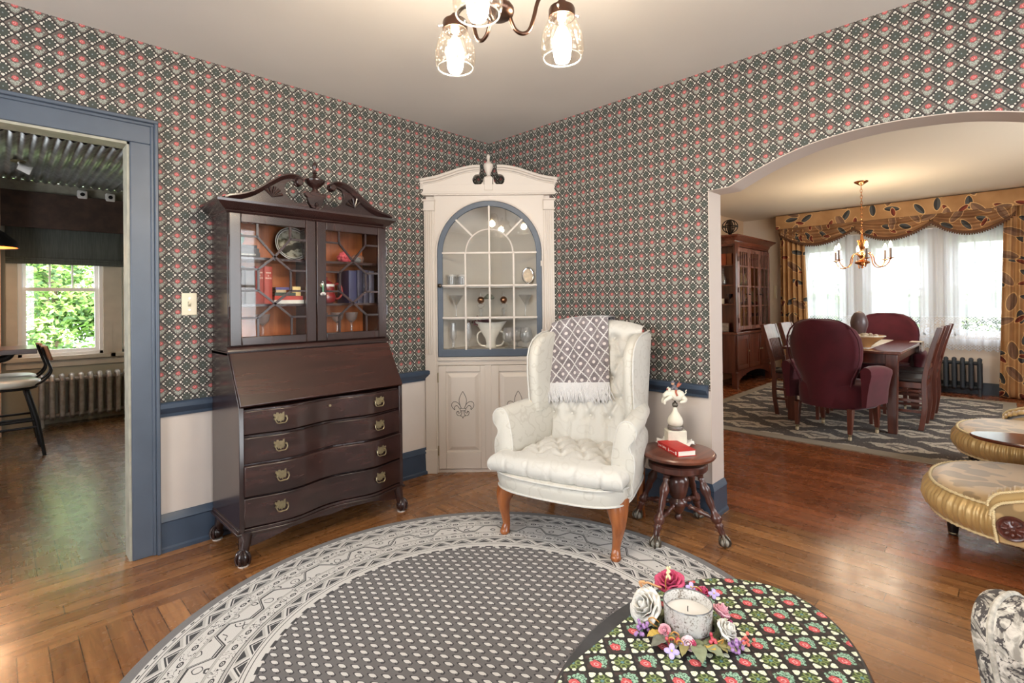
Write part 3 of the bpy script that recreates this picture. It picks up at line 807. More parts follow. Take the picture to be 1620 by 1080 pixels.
for i, (xa, xb, hh, cc, lb) in enumerate(((-1.382, -1.330, .196, (46, 50, 84), 'dark blue book beside the red teapot in the desk'), (-1.327, -1.290, .200, (40, 40, 62), 'blue-black book second right of the red teapot'), (-1.287, -1.252, .202, (50, 48, 66), 'slate book third right of the red teapot'), (-1.249, -1.212, .198, (62, 62, 78), 'grey-blue book at the right end of the desk shelf'))):
    book('book', lb, xa, xb, fy0, fy1, z2, hh, cc)
# coral and crystal
CORAL = M('pink_coral', (216, 92, 104), .5, var=.2, vs=80)
o = thing('coral_ornament', 'clump of pink coral on the right of the top shelf', 'ornament', (-1.372, -.16, z3)); mb = MB()
for i in range(46):
    a_, b_ = rnd.uniform(0, 2*PI), rnd.uniform(.1, 1.45); r_ = .030; c_ = Vector((math.cos(a_)*math.cos(b_)*r_*1.3, math.sin(a_)*math.cos(b_)*r_, math.sin(b_)*r_*1.6+.012))
    mb.sph(c_, (.011, .011, .011), 8, 6)
mb.sph((0, 0, .03), (.035, .028, .032), 12, 8); mb.build('branches', CORAL, o)
o = thing('crystal_dish', 'cut crystal rock beside the pink coral on the top shelf', 'ornament', (-1.285, -.16, z3)); mb = MB(); mb.sph((0, 0, .028), (.045, .035, .030), 9, 6); mb.build('stone', CRYSTAL, o, smooth=0); MB().sph((0, 0, .022), (.030, .022, .020), 8, 5).build('core', M('grey_quartz', (120, 116, 110), .4, var=.3, vs=60), o)
# stemmed glasses on the bottom shelf
def stem_glass(name, label, prof, loc, group=None, cat='glass', parts=True, mat=None):
    o = thing(name, label, cat, loc, 0, group)
    foot, stem, bowl = prof
    m = mat or CRYSTAL
    MB().lathe(foot, n=24).build('foot', m, o, smooth=60); MB().lathe(stem, n=12).build('stem', m, o, smooth=60); MB().lathe(bowl, n=28).build('bowl', m, o, smooth=60)
    return o
def martini(h=.165, r=.052): return ([(0, 0), (.034, 0), (.034, .002), (.006, .008), (0, .008)], [(0, .006), (.004, .008), (.0035, .05), (.0045, h*.52), (0, h*.52)], [(.004, h*.52), (r, h), (r-.0016, h), (.0, h*.54)])
def desk_glass(): return ([(0, 0), (.03, 0), (.03, .002), (.006, .008), (0, .008)], [(0, .006), (.005, .01), (.009, .02), (.005, .028), (.009, .038), (.005, .046), (.007, .055), (0, .058)], [(.006, .056), (.032, .085), (.040, .125), (.0385, .125), (.030, .087), (0, .060)])
g = None
for i, (x, lb) in enumerate(((-1.845, 'clear stemmed glass behind the left bookcase door of the desk'), (-1.516, 'clear stemmed glass at the left behind the right bookcase door'), (-1.415, 'clear stemmed glass in the middle behind the right bookcase door'), (-1.322, 'clear stemmed glass at the right behind the right bookcase door'))):
    if g is None: g = stem_glass('stemmed_glass', lb, desk_glass(), (x, -.15, z1), 'stemmed glasses in the secretary desk')
    else: place(g, True, (x, -.15, z1), 0, lb)
# green tassel hanging from the key of the right door
o = thing('key_tassel', 'green glass bead tassel hanging on the secretary desk door key', 'tassel', (kx, UY-.026, 1.300)); MB().cyl((0, 0, .005), (0, 0, .05), .004, n=10).build('bead', M('emerald_glass', (40, 120, 70), .15, coat=.5), o)
MB().tube(smooth([(0, 0, .05), (.004, .002, .060), (0, .008, .066), (-.006, .004, .056), (-.003, 0, .045)], 4), .0018, 6).build('loop', CHROME, o); mb = MB()
for k in range(9): mb.tube([(0, 0, .006), (.014*math.cos(k*.7), .008*math.sin(k*.7), -.004-.003*(k % 3))], [.003, .005], 6)
mb.build('tuft', M('silver_thread', (196, 192, 190), .5), o)
# light switch
o = thing('light_switch', 'cream toggle light switch on the wallpaper beside the desk', 'light switch', (-2.158, -.001, 1.246)); IV = M('ivory_plastic', (226, 216, 190), .4)
MB().bx(-.035, .035, -.006, 0, -.058, .058).build('cover_plate', IV, o, .003); MB().box((0, -.012, .004), (.009, .018, .012), Matrix.Rotation(-.5, 3, 'X')).build('toggle', IV, o, .001)
mb = MB(); mb.cyl((0, -.006, .030), (0, -.0075, .030), .004, n=10); mb.build('screw', CHROME, o); mb = MB(); mb.cyl((0, -.006, -.030), (0, -.0075, -.030), .004, n=10); mb.build('screw', CHROME, o)
MB().bx(-.007, .007, -.0066, -.006, -.013, .013).build('slot', M('ivory_shadow_slot', (150, 140, 116), .5), o)
# ---------------------------------------------------------------- built-in looking corner cabinet
cc = thing('corner_cabinet', 'cream corner china cabinet with blue arched glass door and broken pediment', 'corner cabinet', (-.34+.006, -.34-.006, 0), -PI/4)
CW = M('cabinet_cream_paint', (206, 196, 186), .42)
CIN = M('cabinet_inside_paint', (214, 208, 197), .6)
hb = .475
mb = MB()
for s in (-1, 1):
    mb.bx(min(s*.40, s*hb), max(s*.40, s*hb), -.004, .03, .17, 1.925)              # pilaster
    mb.bx(min(s*.40, s*hb), max(s*.40, s*hb), .026, .05, .0, 2.03)
    for k in range(4):                                                              # reeds
        x = s*(.415+.0145*k); mb.cyl((x, -.005, .86), (x, -.005, 1.915), .0042, n=6)
    mb.bx(min(s*.392, s*(hb+.004)), max(s*.392, s*(hb+.004)), -.016, .03, 0, .172)  # plinth block
    mb.bx(min(s*.398, s*(hb+.002)), max(s*.398, s*(hb+.002)), -.010, .03, 1.918, 1.99)
    for z, d_ in ((1.915, .006), (1.985, .012)): mb.bx(min(s*(.396), s*(hb+d_)), max(s*(.396), s*(hb+d_)), -.012-d_, .03, z-.004, z+.008)
mb.build('pilaster', CW, cc, .002)
mb = MB()
for s in (-1, 1):
    poly = [(s*.402, .835), (s*.384, .835), (s*.384, 1.600)]+[(s*x, z) for x, z in arc(0, 1.600, .384, 0, 90, 24)][1:]+[(0, 2.032), (s*.402, 2.032)]
    mb.prism(poly, .004, .026, 'y')
mb.bx(-.402, .402, .006, .03, .80, .842); mb.bx(-.402, .402, .010, .03, 0, .026); mb.bx(-.402, -.384, .004, .028, 0, .84); mb.bx(.384, .402, .004, .028, 0, .84); mb.bx(-.402, .402, .004, .028, .783, .80)
mb.bx(-.385, .385, -.012, .02, .818, .832)
mb.build('face_frame', CW, cc, .0015)
# arch bead
rim = [(-.388, .0, .842)]+[(x, 0, z) for x, z in [(-.388, 1.60)]+[(-.388*math.cos(math.radians(a_)), 1.60+.388*math.sin(math.radians(a_))) for a_ in range(6, 180, 6)]+[(.388, 1.60)]]+[(.388, 0, .842)]
MB().tube(rim, .006, 8).build('arch_bead', CW, cc)
# frieze, cornice, broken pediment
mb = MB(); mb.bx(-hb-.004, hb+.004, -.012, .04, 2.022, 2.100)
for z, d_ in ((2.026, .010), (2.034, .018), (2.044, .010)): mb.bx(-hb-d_, hb+d_, -.012-d_, .04, z-.005, z+.005)
mb.build('frieze', CW, cc, .0015)
def cped(s):
    top = [(.500, 2.138), (.455, 2.146), (.38, 2.160), (.30, 2.185), (.22, 2.212), (.15, 2.228), (.10, 2.234), (.062, 2.234)]
    tp = [(q.x, q.y) for q in smooth([(*q, 0) for q in top], 5)]
    und = [(.062, 2.205), (.070, 2.172)]+[(.078+.040*math.cos(math.radians(a_)), 2.134+.040*math.sin(math.radians(a_))) for a_ in list(range(100, -181, -14))]
    und = [(x, z) for x, z in und if x > .0]+[(.034, 2.150), (.034, 2.07), (.500, 2.07)]
    mb = MB(); mb.prism([(s*x, z) for x, z in tp+und], -.010, .035, 'y'); o = mb.build('pediment', CW, cc)
    for k, (dz, dy, r_) in enumerate(((-.006, -.026, .011), (-.024, -.018, .008), (-.038, -.012, .005))):
        MB().tube([(s*x, dy, z+dz) for x, z in tp], r_, 8).build('crown_moulding', CW, o)
    m_ = MB()
    for k, (dz, d_) in enumerate(((-.006, .022), (-.024, .014), (-.038, .008))): m_.bx(min(s*.475, s*(.478+d_)), max(s*.475, s*(.478+d_)), -.012-d_, .03, 2.138+dz-.010, 2.138+dz+.009)
    m_.build('crown_return', CW, o, .002)
cped(-1); cped(1)
mb = MB(); mb.bx(-.030, .030, -.020, .03, 2.055, 2.150); mb.build('finial_block', CW, cc, .002)
MB().lathe([(0, 2.148), (.026, 2.150), (.024, 2.158), (.012, 2.166), (.018, 2.182), (.032, 2.215), (.036, 2.238), (.034, 2.248), (.024, 2.256), (.012, 2.266), (.009, 2.280), (.012, 2.296), (.013, 2.308), (.006, 2.320), (0, 2.322)], (0, .0, 0), 24).build('urn_finial', CW, cc, smooth=60)
# inside
mb = MB(); d0 = .028; e_ = .452
for s in (-1, 1): mb.add([(s*(e_-d0+.0), d0, .05), (0, e_, .05), (0, e_, 2.03), (s*(e_-d0), d0, 2.03)], [(0, 1, 2, 3)])
mb.build('back_panel', CIN, cc, solid=.004, smooth=0)
def tri(z, t=.016, a_=.405, inset=.0): 
    m_ = MB(); m_.prism([(-a_, .034), (a_, .034), (.03, a_+.005), (-.03, a_+.005)], z-t, z, 'z'); return m_
for z in (.898, 1.129, 1.363): tri(z).build('shelf', CIN, cc)
tri(2.035).build('top_board', CIN, cc)
# arched glass door
mb = MB()
outer = [(-.380, .845)]+[(-.380*math.cos(math.radians(a_)), 1.600+.380*math.sin(math.radians(a_))) for a_ in range(0, 181, 5)]+[(.380, .845)]
inner = [(-.342, .900)]+[(-.342*math.cos(math.radians(a_)), 1.600+.342*math.sin(math.radians(a_))) for a_ in range(0, 181, 5)]+[(.342, .900)]
n = len(outer); vs = [(x, y, z) for y in (-.006, .018) for ring in (outer, inner) for x, z in ring]; fs = []
for i in range(n):
    j = (i+1) % n
    fs += [(i, j, n+j, n+i), (2*n+i, 3*n+i, 3*n+j, 2*n+j), (i, 2*n+i, 2*n+j, j), (n+i, n+j, 3*n+j, 3*n+i)]
mb.add(vs, fs); ad = mb.build('arched_door', BLUE, cc, .003)
mb = MB(); mb.prism(inner, .004, .007, 'y'); mb.build('pane', GLASSD, ad)
mb = MB(); my = .0
B = lambda p_, q_: mb.bar((p_[0], my, p_[1]), (q_[0], my, q_[1]), .012, .012, (0, 1, 0))
for x in (-.176, 0, .176): B((x, .895), (x, 1.602 if x else 1.945))
for z in (1.602, 1.363, 1.129): B((-.345, z), (.345, z))
mb.tube([(x, my, z) for x, z in arc(0, 1.602, .172, 0, 180, 24)], .0065, 6)
for a_ in (45, 135): c_, s_ = math.cos(math.radians(a_)), math.sin(math.radians(a_)); B((.172*c_, 1.602+.172*s_), (.343*c_, 1.602+.343*s_))
mb.build('muntin', CW, ad)
KN = M('dark_pewter_knob', (78, 70, 62), .35, .8)
MB().lathe([(0, -.0), (.008, .0), (.006, .012), (.014, .018), (.015, .026), (.008, .032), (0, .033)], (-.361, -.006, 1.363), 18, R=Matrix.Rotation(PI/2, 3, 'X')).build('knob', KN, ad)
mb = MB(); mb.bx(.374, .384, -.012, .0, 1.50, 1.54); mb.build('hinge', CW, ad); mb = MB(); mb.bx(.374, .384, -.012, .0, 1.0, 1.04); mb.build('hinge', CW, ad)
# lower doors with raised panels and painted lilies
INKL = M('charcoal_paint_line', (62, 60, 58), .6)
def ldoor(x0, x1, knobx):
    mb = MB(); st = .055; z0, z1 = .030, .780; y0, y1 = -.004, .016
    mb.bx(x0, x0+st, y0, y1, z0, z1); mb.bx(x1-st+.02, x1, y0, y1, z0, z1); l, r, b, t = x0+st, x1-st+.02, .150, .735
    mb.bx(l, r, y0, y1, t, z1); mb.bx(l, r, y0, y1, z0, b); do = mb.build('cupboard_door', CW, cc, .0025)
    mb = MB(); rings = []
    for i_, y in ((0, .008), (.008, .010), (.034, .0), (.040, -.002)): rings.append([(l+i_, y, b+i_), (r-i_, y, b+i_), (r-i_, y, t-i_), (l+i_, y, t-i_)])
    mb.loft(rings); mb.build('raised_panel', CW, do, smooth=0)
    cx, yy = (l+r)/2-.004, -.003
    f = lambda pts, n_=6: [Vector((cx+x, yy, .4925+z)) for x, z in [(q.x, q.y) for q in smooth([(*q, 0) for q in pts], n_)]]
    mb = MB(); R_ = .0019
    for s in (-1, 1):
        mb.tube(f([(0, .100), (s*.016, .072), (s*.027, .040), (s*.024, .012), (s*.012, -.022)]), R_, 5)
        mb.tube(f([(s*.013, -.020), (s*.024, .004), (s*.040, .020), (s*.060, .026), (s*.078, .014), (s*.080, -.008), (s*.064, -.030), (s*.058, -.030), (s*.060, -.014), (s*.050, -.004), (s*.038, -.006), (s*.026, -.022), (s*.016, -.028)]), R_, 5)
        mb.tube(f([(s*.014, -.040), (s*.022, -.056), (s*.034, -.056), (s*.036, -.044), (s*.030, -.046)]), R_, 5)
        mb.tube(f([(0, -.096), (s*.008, -.080), (s*.020, -.078), (s*.010, -.064), (s*.008, -.042)]), R_, 5)
        mb.tube(f([(s*.036, -.044), (s*.046, -.052), (s*.040, -.072), (s*.024, -.076)]), R_, 5)
    mb.tube(f([(-.018, -.024), (.018, -.024), (.018, -.040), (-.018, -.040), (-.018, -.024)], 2), R_, 5)
    mb.build('fleur_de_lis', INKL, do)
    if knobx is not None: MB().lathe([(0, 0), (.008, 0), (.006, .010), (.015, .016), (.016, .024), (.008, .030), (0, .031)], (knobx, -.004, .395), 18, R=Matrix.Rotation(PI/2, 3, 'X')).build('knob', KN, do)
    return do
a1 = ldoor(-.382, -.040, None); a2 = ldoor(.004, .382, .030)
for z in (.66, .13): mb = MB(); mb.cyl((-.383, -.006, z), (-.383, -.006, z+.07), .0045, n=8); mb.build('hinge', BRASS, a1)
MB().bx(-.041, .005, -.002, .016, .03, .782).build('centre_stile', CW, cc, .002)
# ---- glass and china on its shelves (local x along the front, y into the corner)
def loc(x, y, z): 
    v_ = cc.matrix_basis @ Vector((x, y, z)) if False else (Matrix.Translation(cc.location) @ Matrix.Rotation(-PI/4, 4, 'Z')) @ Vector((x, y, z)); return tuple(v_)
G1 = 'champagne flutes in the corner cabinet'; 
fl = ([(0, 0), (.030, 0), (.030, .002), (.006, .008), (0, .008)], [(0, .006), (.005, .010), (.012, .026), (.006, .040), (.009, .052), (.0, .056)], [(.007, .05), (.026, .085), (.024, .14), (.019, .19), (.0175, .19), (.0225, .14), (.024, .086), (0, .056)])
g = stem_glass('champagne_flute', 'cut glass flute at the left end of the bottom cabinet shelf', fl, loc(-.278, .08, .898), G1); place(g, True, loc(-.168, .10, .898), 0, 'cut glass flute next to the white vase on the bottom cabinet shelf', G1)
sn = ([(0, 0), (.034, 0), (.034, .002), (.006, .008), (0, .008)], [(0, .006), (.005, .010), (.0045, .03), (0, .034)], [(.005, .030), (.038, .050), (.050, .085), (.044, .122), (.034, .150), (.0325, .150), (.0425, .122), (.048, .085), (.036, .052), (0, .036)])
G2 = 'snifters in the corner cabinet'
g = stem_glass('brandy_snifter', 'round brandy snifter just right of the white vase', sn, loc(.135, .10, .898), G2); place(g, True, loc(.200, .18, .898), 0, 'round brandy snifter standing behind the front pair of snifters', G2); place(g, True, loc(.265, .085, .898), 0, 'round brandy snifter at the right end of the bottom cabinet shelf', G2)
v = thing('vase', 'white fan-shaped vase with two loop handles holding dried flowers', 'vase', loc(0, .13, .898), -PI/4); PORC = M('white_porcelain', (232, 228, 216), .2, coat=.4)
mb = MB(); rings = []
for z, a_, b_ in ((0, .040, .030), (.006, .044, .032), (.03, .034, .026), (.07, .042, .028), (.12, .072, .034), (.165, .108, .040), (.190, .128, .046), (.186, .120, .042), (.15, .086, .034), (.08, .03, .02)):
    rings.append([(a_*math.cos(2*PI*j/36), b_*math.sin(2*PI*j/36), z+(.014*abs(math.cos(2*PI*j/36))**3 if z > .16 else 0)) for j in range(36)])
mb.loft(rings); mb.build('body', PORC, v, smooth=70)
for s in (-1, 1): MB().tube(smooth([(s*.068, 0, .125), (s*.098, 0, .105), (s*.100, 0, .055), (s*.078, 0, .020), (s*.040, 0, .012)], 5), .007, 8).build('handle', PORC, v)
DF = M('dried_plum_flowers', (112, 70, 76), .9, var=.35, vs=60)
f = thing('dried_flowers', 'dusky dried flowers in the white fan vase', 'flowers', loc(-.05, .13, 1.072), -PI/4); mb = MB()
for i in range(70):
    p_ = Vector((rnd.gauss(-.02, .035), rnd.gauss(0, .016), abs(rnd.gauss(.022, .014)))); mb.sph(p_, (rnd.uniform(.006, .011),)*3, 7, 5)
mb.build('blooms', DF, f); mb = MB()
for i in range(8): mb.tube([(rnd.gauss(0, .01), 0, -.05), (rnd.gauss(-.02, .03), rnd.gauss(0, .012), .02)], .0012, 5)
mb.build('stems', M('dry_stem', (96, 86, 60), .9), f)
G3 = 'martini glasses in the corner cabinet'
mg = martini(); g = stem_glass('martini_glass', 'martini glass at the left end of the middle cabinet shelf', mg, loc(-.255, .09, 1.129), G3); place(g, True, loc(.262, .09, 1.129), 0, 'martini glass at the right end of the middle cabinet shelf', G3)
COP = M('copper_ball', (150, 108, 82), .08, 1.0)
def goblet(x, lb):
    o = thing('oil_lamp', lb, 'oil lamp', loc(x, .11, 1.129), 0, 'glass lamps with copper balls')
    MB().lathe([(0, 0), (.030, 0), (.030, .004), (.012, .012), (.006, .030), (.012, .042), (.018, .055), (.008, .066), (0, .068)], n=20).build('base', CRYSTAL, o, smooth=60)
    MB().lathe([(.006, .064), (.024, .078), (.027, .095), (.010, .105), (0, .105)], n=20).build('cup', CRYSTAL, o, smooth=60)
    MB().sph((0, 0, .128), .027, 20, 12).build('ball', COP, o); MB().lathe([(0, .150), (.012, .152), (.010, .162), (.005, .180), (0, .182)], n=14).build('chimney', CRYSTAL, o)
goblet(-.072, 'left glass lamp with a copper ball on the middle cabinet shelf'); goblet(.100, 'right glass lamp with a copper ball on the middle cabinet shelf')
o = thing('artificial_flower', 'grey-green silk flower between the two copper ball lamps', 'flowers', loc(-.01, .16, 1.129), 0); MB().tube([(0, 0, 0), (0, 0, .12)], .003, 6).build('stem', M('dull_green', (86, 98, 76), .8), o)
mb = MB()
for i in range(16): a_ = i*2.4; mb.sph((.030*math.cos(a_)*(i/16)**.5, .030*math.sin(a_)*(i/16)**.5, .155-.025*i/16+.01), (.018, .014, .010), 8, 5, Matrix.Rotation(a_, 3, 'Z'))
mb.build('bloom', M('grey_green_silk', (128, 132, 118), .8, var=.2, vs=50), o)
G4 = 'tumblers on the top cabinet shelf'; tm = [(0, 0), (.026, 0), (.030, .006), (.033, .085), (.0315, .085), (.028, .008), (0, .010)]; first = None
for x, y, lb in ((-.285, .075, 'glass tumbler at the left end of the top cabinet shelf'), (-.235, .15, 'glass tumbler at the back on the left of the top cabinet shelf'), (-.205, .07, 'glass tumbler nearest the middle on the top cabinet shelf')):
    if first is None:
        first = thing('tumbler', lb, 'glass', loc(x, y, 1.363), 0, G4); MB().lathe(tm, n=24).build('bowl', CRYSTAL, first, smooth=60); MB().lathe([(.0338, .070), (.0345, .072), (.0345, .080), (.0338, .082)], n=24).build('band', M('pale_grey_band', (206, 204, 198), .4), first)
    else: place(first, True, loc(x, y, 1.363), 0, lb)
o = thing('photo_frame', 'small oval silver frame on the right of the top cabinet shelf', 'frame', loc(.285, .10, 1.363+.0), -PI/4); Rv = Matrix.Rotation(PI/2-.15, 3, 'X')
mb = MB(); mb.tube([(Rv @ Vector((.040*math.cos(2*PI*j/28), .055*math.sin(2*PI*j/28), 0)))+Vector((0, 0, .075)) for j in range(28)], .007, 8, True); mb.build('oval_frame', CHROME, o); mb = MB(); mb.lathe([(0, 0), (1, 0)], n=28, R=Rv@Matrix.Diagonal((.038, .053, 1))); 
for q in range(len(mb.v)): mb.v[q] = mb.v[q]+Vector((0, 0, .075))
mb.build('picture', M('warm_picture', (226, 204, 176), .3, var=.15, vs=40), o); MB().lathe([(0, 0), (.024, 0), (.022, .006), (.006, .012), (.006, .018), (0, .018)], n=16).build('foot', CHROME, o)
# ---------------------------------------------------------------- rug
RC = (-1.66, -1.705); RR = 1.185; RI = .748
def rugmat():
    m, p = newmat('round_rug')
    x, y, z = coord(); r = hyp(x, y); th = mth('ARCTAN2', y, x)
    G = lin((106, 102, 102)); CRM = lin((212, 209, 205)); DK = lin((50, 49, 51)); LG = lin((184, 181, 176))
    t = (r-RI)/(RR-RI)*1.045
    arc_ = th*1.0
    # field: staggered little leaves
    c_, s_ = math.cos(-.88), math.sin(-.88)
    fx = x*c_+y*s_; fy = y*c_-x*s_
    cu, cv = .048, .036
    row = flo(fy/cv); a = fract(fx/cu+.5*(row-2.0*flo(row/2.0)))-.5; b = fract(fy/cv)-.5
    a = a*cu; b = b*cv
    la, lb = a*.94-b*.35, a*.35+b*.94
    leaf = fabs(la)/.0165+(lb/.0082)*(lb/.0082)
    c = mix(lt(leaf, 1.42), G, DK); c = mix(lt(leaf, .98), c, CRM)
    tail = lt(hyp((la-.0165)/.0065, (lb+.0055)/.0065), 1.0)*gt(hyp((la-.0160)/.0040, (lb+.0035)/.0042), 1.0)
    c = mix(tail, c, DK)
    def ring(c, lo, hi, col): return mix(gt(t, lo)*lt(t, hi), c, col)
    c = ring(c, 0.0, 2.0, CRM)
    # toothed edge of the field
    sa = fract(arc_*70.0/(2*PI))
    c = mix(lt(t, .022)*gt(t, -.01)*gt(sa, .45), c, DK)
    # zigzag bands
    def zig(c, lo, hi, n):
        tt = (t-lo)/(hi-lo); q = fract(arc_*n/(2*PI)); tri = fabs(q-.5)*2.0
        dd = tt-tri
        c2 = mix(gt(fabs(dd), .42), CRM, DK); c2 = mix(gt(dd, .14)*lt(dd, .42), c2, LG); c2 = mix(gt(dd, -.30)*lt(dd, -.12), c2, DK)
        return mix(gt(t, lo)*lt(t, hi), c, c2)
    c = zig(c, .125, .225, 46); c = zig(c, .765, .865, 58)
    # guard bands: circles and leaves
    def guard(c, mid, h, n):
        q = fract(arc_*n/(2*PI))-.5; d1 = hyp(q*2.0, (t-mid)/h*.9)
        c2 = mix(lt(fabs(d1-.28), .085), CRM, DK); c2 = mix(lt(d1, .10), c2, DK)
        w_ = noise(vec(arc_*30.0, t*16.0), 1.6, 1.0)
        c2 = mix(lt(fabs(w_-.5), .022)*gt(fabs(q), .24), c2, DK)
        return mix(lt(fabs(t-mid), h), c, c2)
    c = guard(c, .325, .055, 66); c = guard(c, .665, .055, 74)
    # main border: meander with scrolls
    q = arc_*26.0/(2*PI); sw = sin(q*2*PI); me = .5+mx(mn(sw*1.6, 1.0), -1.0)*.075
    c2 = mix(lt(fabs(t-me), .010), CRM, DK); c2 = mix(lt(fabs(t-me-.024), .006), c2, DK)
    vv = voro(vec(arc_*9.5, t*4.4), 1.9); nn = noise(vec(arc_*9.5, t*4.4), 3.2, 1.0)
    sp = fabs(fract(vv*3.2+nn*.9)-.5)
    c2 = mix(lt(sp, .11)*lt(vv, .46)*gt(fabs(t-me), .04), c2, DK)
    c = mix(gt(t, .40)*lt(t, .595), c, c2)
    for L_ in (.075, .110, .240, .268, .385, .400, .595, .61, .735, .755, .875, .905): c = mix(lt(fabs(t-L_), .0035), c, DK)
    for L_ in (.255, .392, .602, .745): c = mix(lt(fabs(t-L_), .009), c, LG)
    sb = fract(arc_*150.0/(2*PI)); c = mix(gt(t, .918)*lt(t, .932)*gt(sb, .6), c, DK)
    c = mix(gt(t, .945), c, lin((116, 113, 113))); c = mix(gt(t, 1.035), c, lin((98, 95, 96)))
    pile = noise(vec(x, y), 420.0, 2.0)
    c = mix(step(pile, .2, .8)*.22, c, lin((96, 93, 92)))
    _set(p.inputs['Base Color'], c); p.inputs['Roughness'].default_value = .95; p.inputs['Specular IOR Level'].default_value = .15
    p.inputs['Sheen Weight'].default_value = .15
    _set(p.inputs['Normal'], bump(pile, .5, .004))
    return m
o = MB().lathe([(0, 0), (RR, 0), (RR, .004), (RR-.006, .008), (0, .008)], n=128).build('round_rug', rugmat(), loc=(RC[0], RC[1], .0005), smooth=0)
tag(o, 'large round grey and cream rug with patterned border rings', 'rug')

# ---------------------------------------------------------------- wing chair
def jacquard(name, base, dark, k=1.0, sc=11.0):
    m, p = newmat(name); x, y, z = coord()
    v_ = vec(x+y*.35, y*.6+z*.2, z); nn = noise(v_, 16.0, 2.0); nm = noise(v_, 5.0, 1.0); vv = voro(vec(x+y*.35+nm*.06, y*.6+z*.2, z+nn*.05), sc)
    sp = fabs(fract(vv*2.4+nn*1.6)-.5); mk = step(sp, .12, .06)*gt(nm, .36)
    w_ = noise(vec(x, y, z), 300.0, 1.0)
    c = mix(mk*.55*k, lin(base), lin(dark)); c = mix(step(w_, .3, .7)*.08, c, lin(dark))
    _set(p.inputs['Base Color'], c); p.inputs['Roughness'].default_value = .62; p.inputs['Sheen Weight'].default_value = .25
    _set(p.inputs['Normal'], bump(w_*.3-mk*.5, .25, .002)); return m
UPH = jacquard('cream_jacquard', (200, 197, 188), (164, 157, 144), .55)
UPHT = jacquard('cream_satin_jacquard', (202, 200, 194), (180, 176, 168), .45)
OAKLEG = wood('honey_cherry_leg', (126, 68, 34), (176, 106, 58), .25, .5, 'z', 7)
_r = (.26506349, -.96423096)
chair_o = (-.884+.018*_r[0], -1.40+.018*_r[1], .0)
ch = thing('wing_chair', 'cream tufted wing chair with cabriole legs in front of the corner cabinet', 'armchair', chair_o, math.atan2(_r[1], _r[0]))
for s in (-1, 1):
    mb = MB(); pts = [(s*.292, .045, .300), (s*.300, .030, .262), (s*.312, .010, .215), (s*.316, .002, .165), (s*.308, .006, .105), (s*.302, .006, .060), (s*.303, -.002, .032), (s*.304, -.008, .018), (s*.304, -.006, .0085)]
    rr_ = [.062, .060, .047, .034, .024, .020, .0235, .027, .019]; sm = smooth(pts, 4); rs = []
    for i in range(len(pts)-1):
        for t in range(4): rs.append(rr_[i]+(rr_[i+1]-rr_[i])*t/4)
    rs.append(rr_[-1]); mb.tube(sm, rs, 14); mb.build('leg', OAKLEG, ch, smooth=70)
    mb = MB(); mb.tube(smooth([(s*.285, .500, .30), (s*.285, .505, .20), (s*.282, .520, .10), (s*.280, .560, .0)], 4), [.030-.012*i/12 for i in range(13)], 8); mb.build('leg', OAKLEG, ch)
def plan(y): # outline halfwidth of the seat rail
    return .362-.05*max(0, y)/.55
def rail_ring(z, g=0.0, n=64):
    pts = []
    for j in range(n):
        a_ = 2*PI*j/n; c_, s_ = math.cos(a_), math.sin(a_); e = 4.5
        rr_ = (abs(c_)**e+abs(s_)**e)**(-1/e); u, v_ = rr_*c_, rr_*s_
        y = .245+v_*(.325+g); x = u*(plan(y)+g)
        if v_ < 0: y -= .03*(1-min(1, abs(x)/.37)**2)*max(0, -v_)
        pts.append((x, y, z))
    return pts
mb = MB(); mb.loft([rail_ring(.268, -.012), rail_ring(.272, 0), rail_ring(.315, .010), rail_ring(.350, .004), rail_ring(.356, -.006)]); mb.build('seat_rail', UPH, ch, smooth=50)
for z, g_ in ((.272, .003), (.350, .010)): mb = MB(); mb.tube(rail_ring(z, g_, 96), .0052, 8, True); mb.build('welt', UPHT, ch)
# T cushion, diamond tufted
def hw(y): 
    t = min(1, max(0, (y-.035)/.06)); t = t*t*(3-2*t); return .368*(1-t)+.276*t
btn = []
for r_ in range(4):
    for k in range(-2, 3):
        x = k*.128+(.064 if r_ % 2 else 0); y = .060+r_*.115
        if abs(x) < .26: btn.append((x, y))
def tuft(x, y, B, s1=.034, depth=.040, crease=.017, dx=.064, dy=.115):
    d_ = 0
    for bx_, by_ in B:
        q = ((x-bx_)**2+(y-by_)**2)
        if q < .02: d_ = max(d_, depth*math.exp(-q/(2*s1*s1*.35)))
        for sx in (-1, 1):                      # crease towards the next row
            ex, ey = bx_+sx*dx, by_+dy
            t = ((x-bx_)*(ex-bx_)+(y-by_)*(ey-by_))/((ex-bx_)**2+(ey-by_)**2)
            if 0 <= t <= 1 and any(abs(ex-c0) < .02 and abs(ey-c1) < .02 for c0, c1 in B):
                px, py = bx_+t*(ex-bx_), by_+t*(ey-by_); q2 = (x-px)**2+(y-py)**2
                if q2 < .003: d_ = max(d_, crease*math.exp(-q2/(2*.009**2)))
    return d_
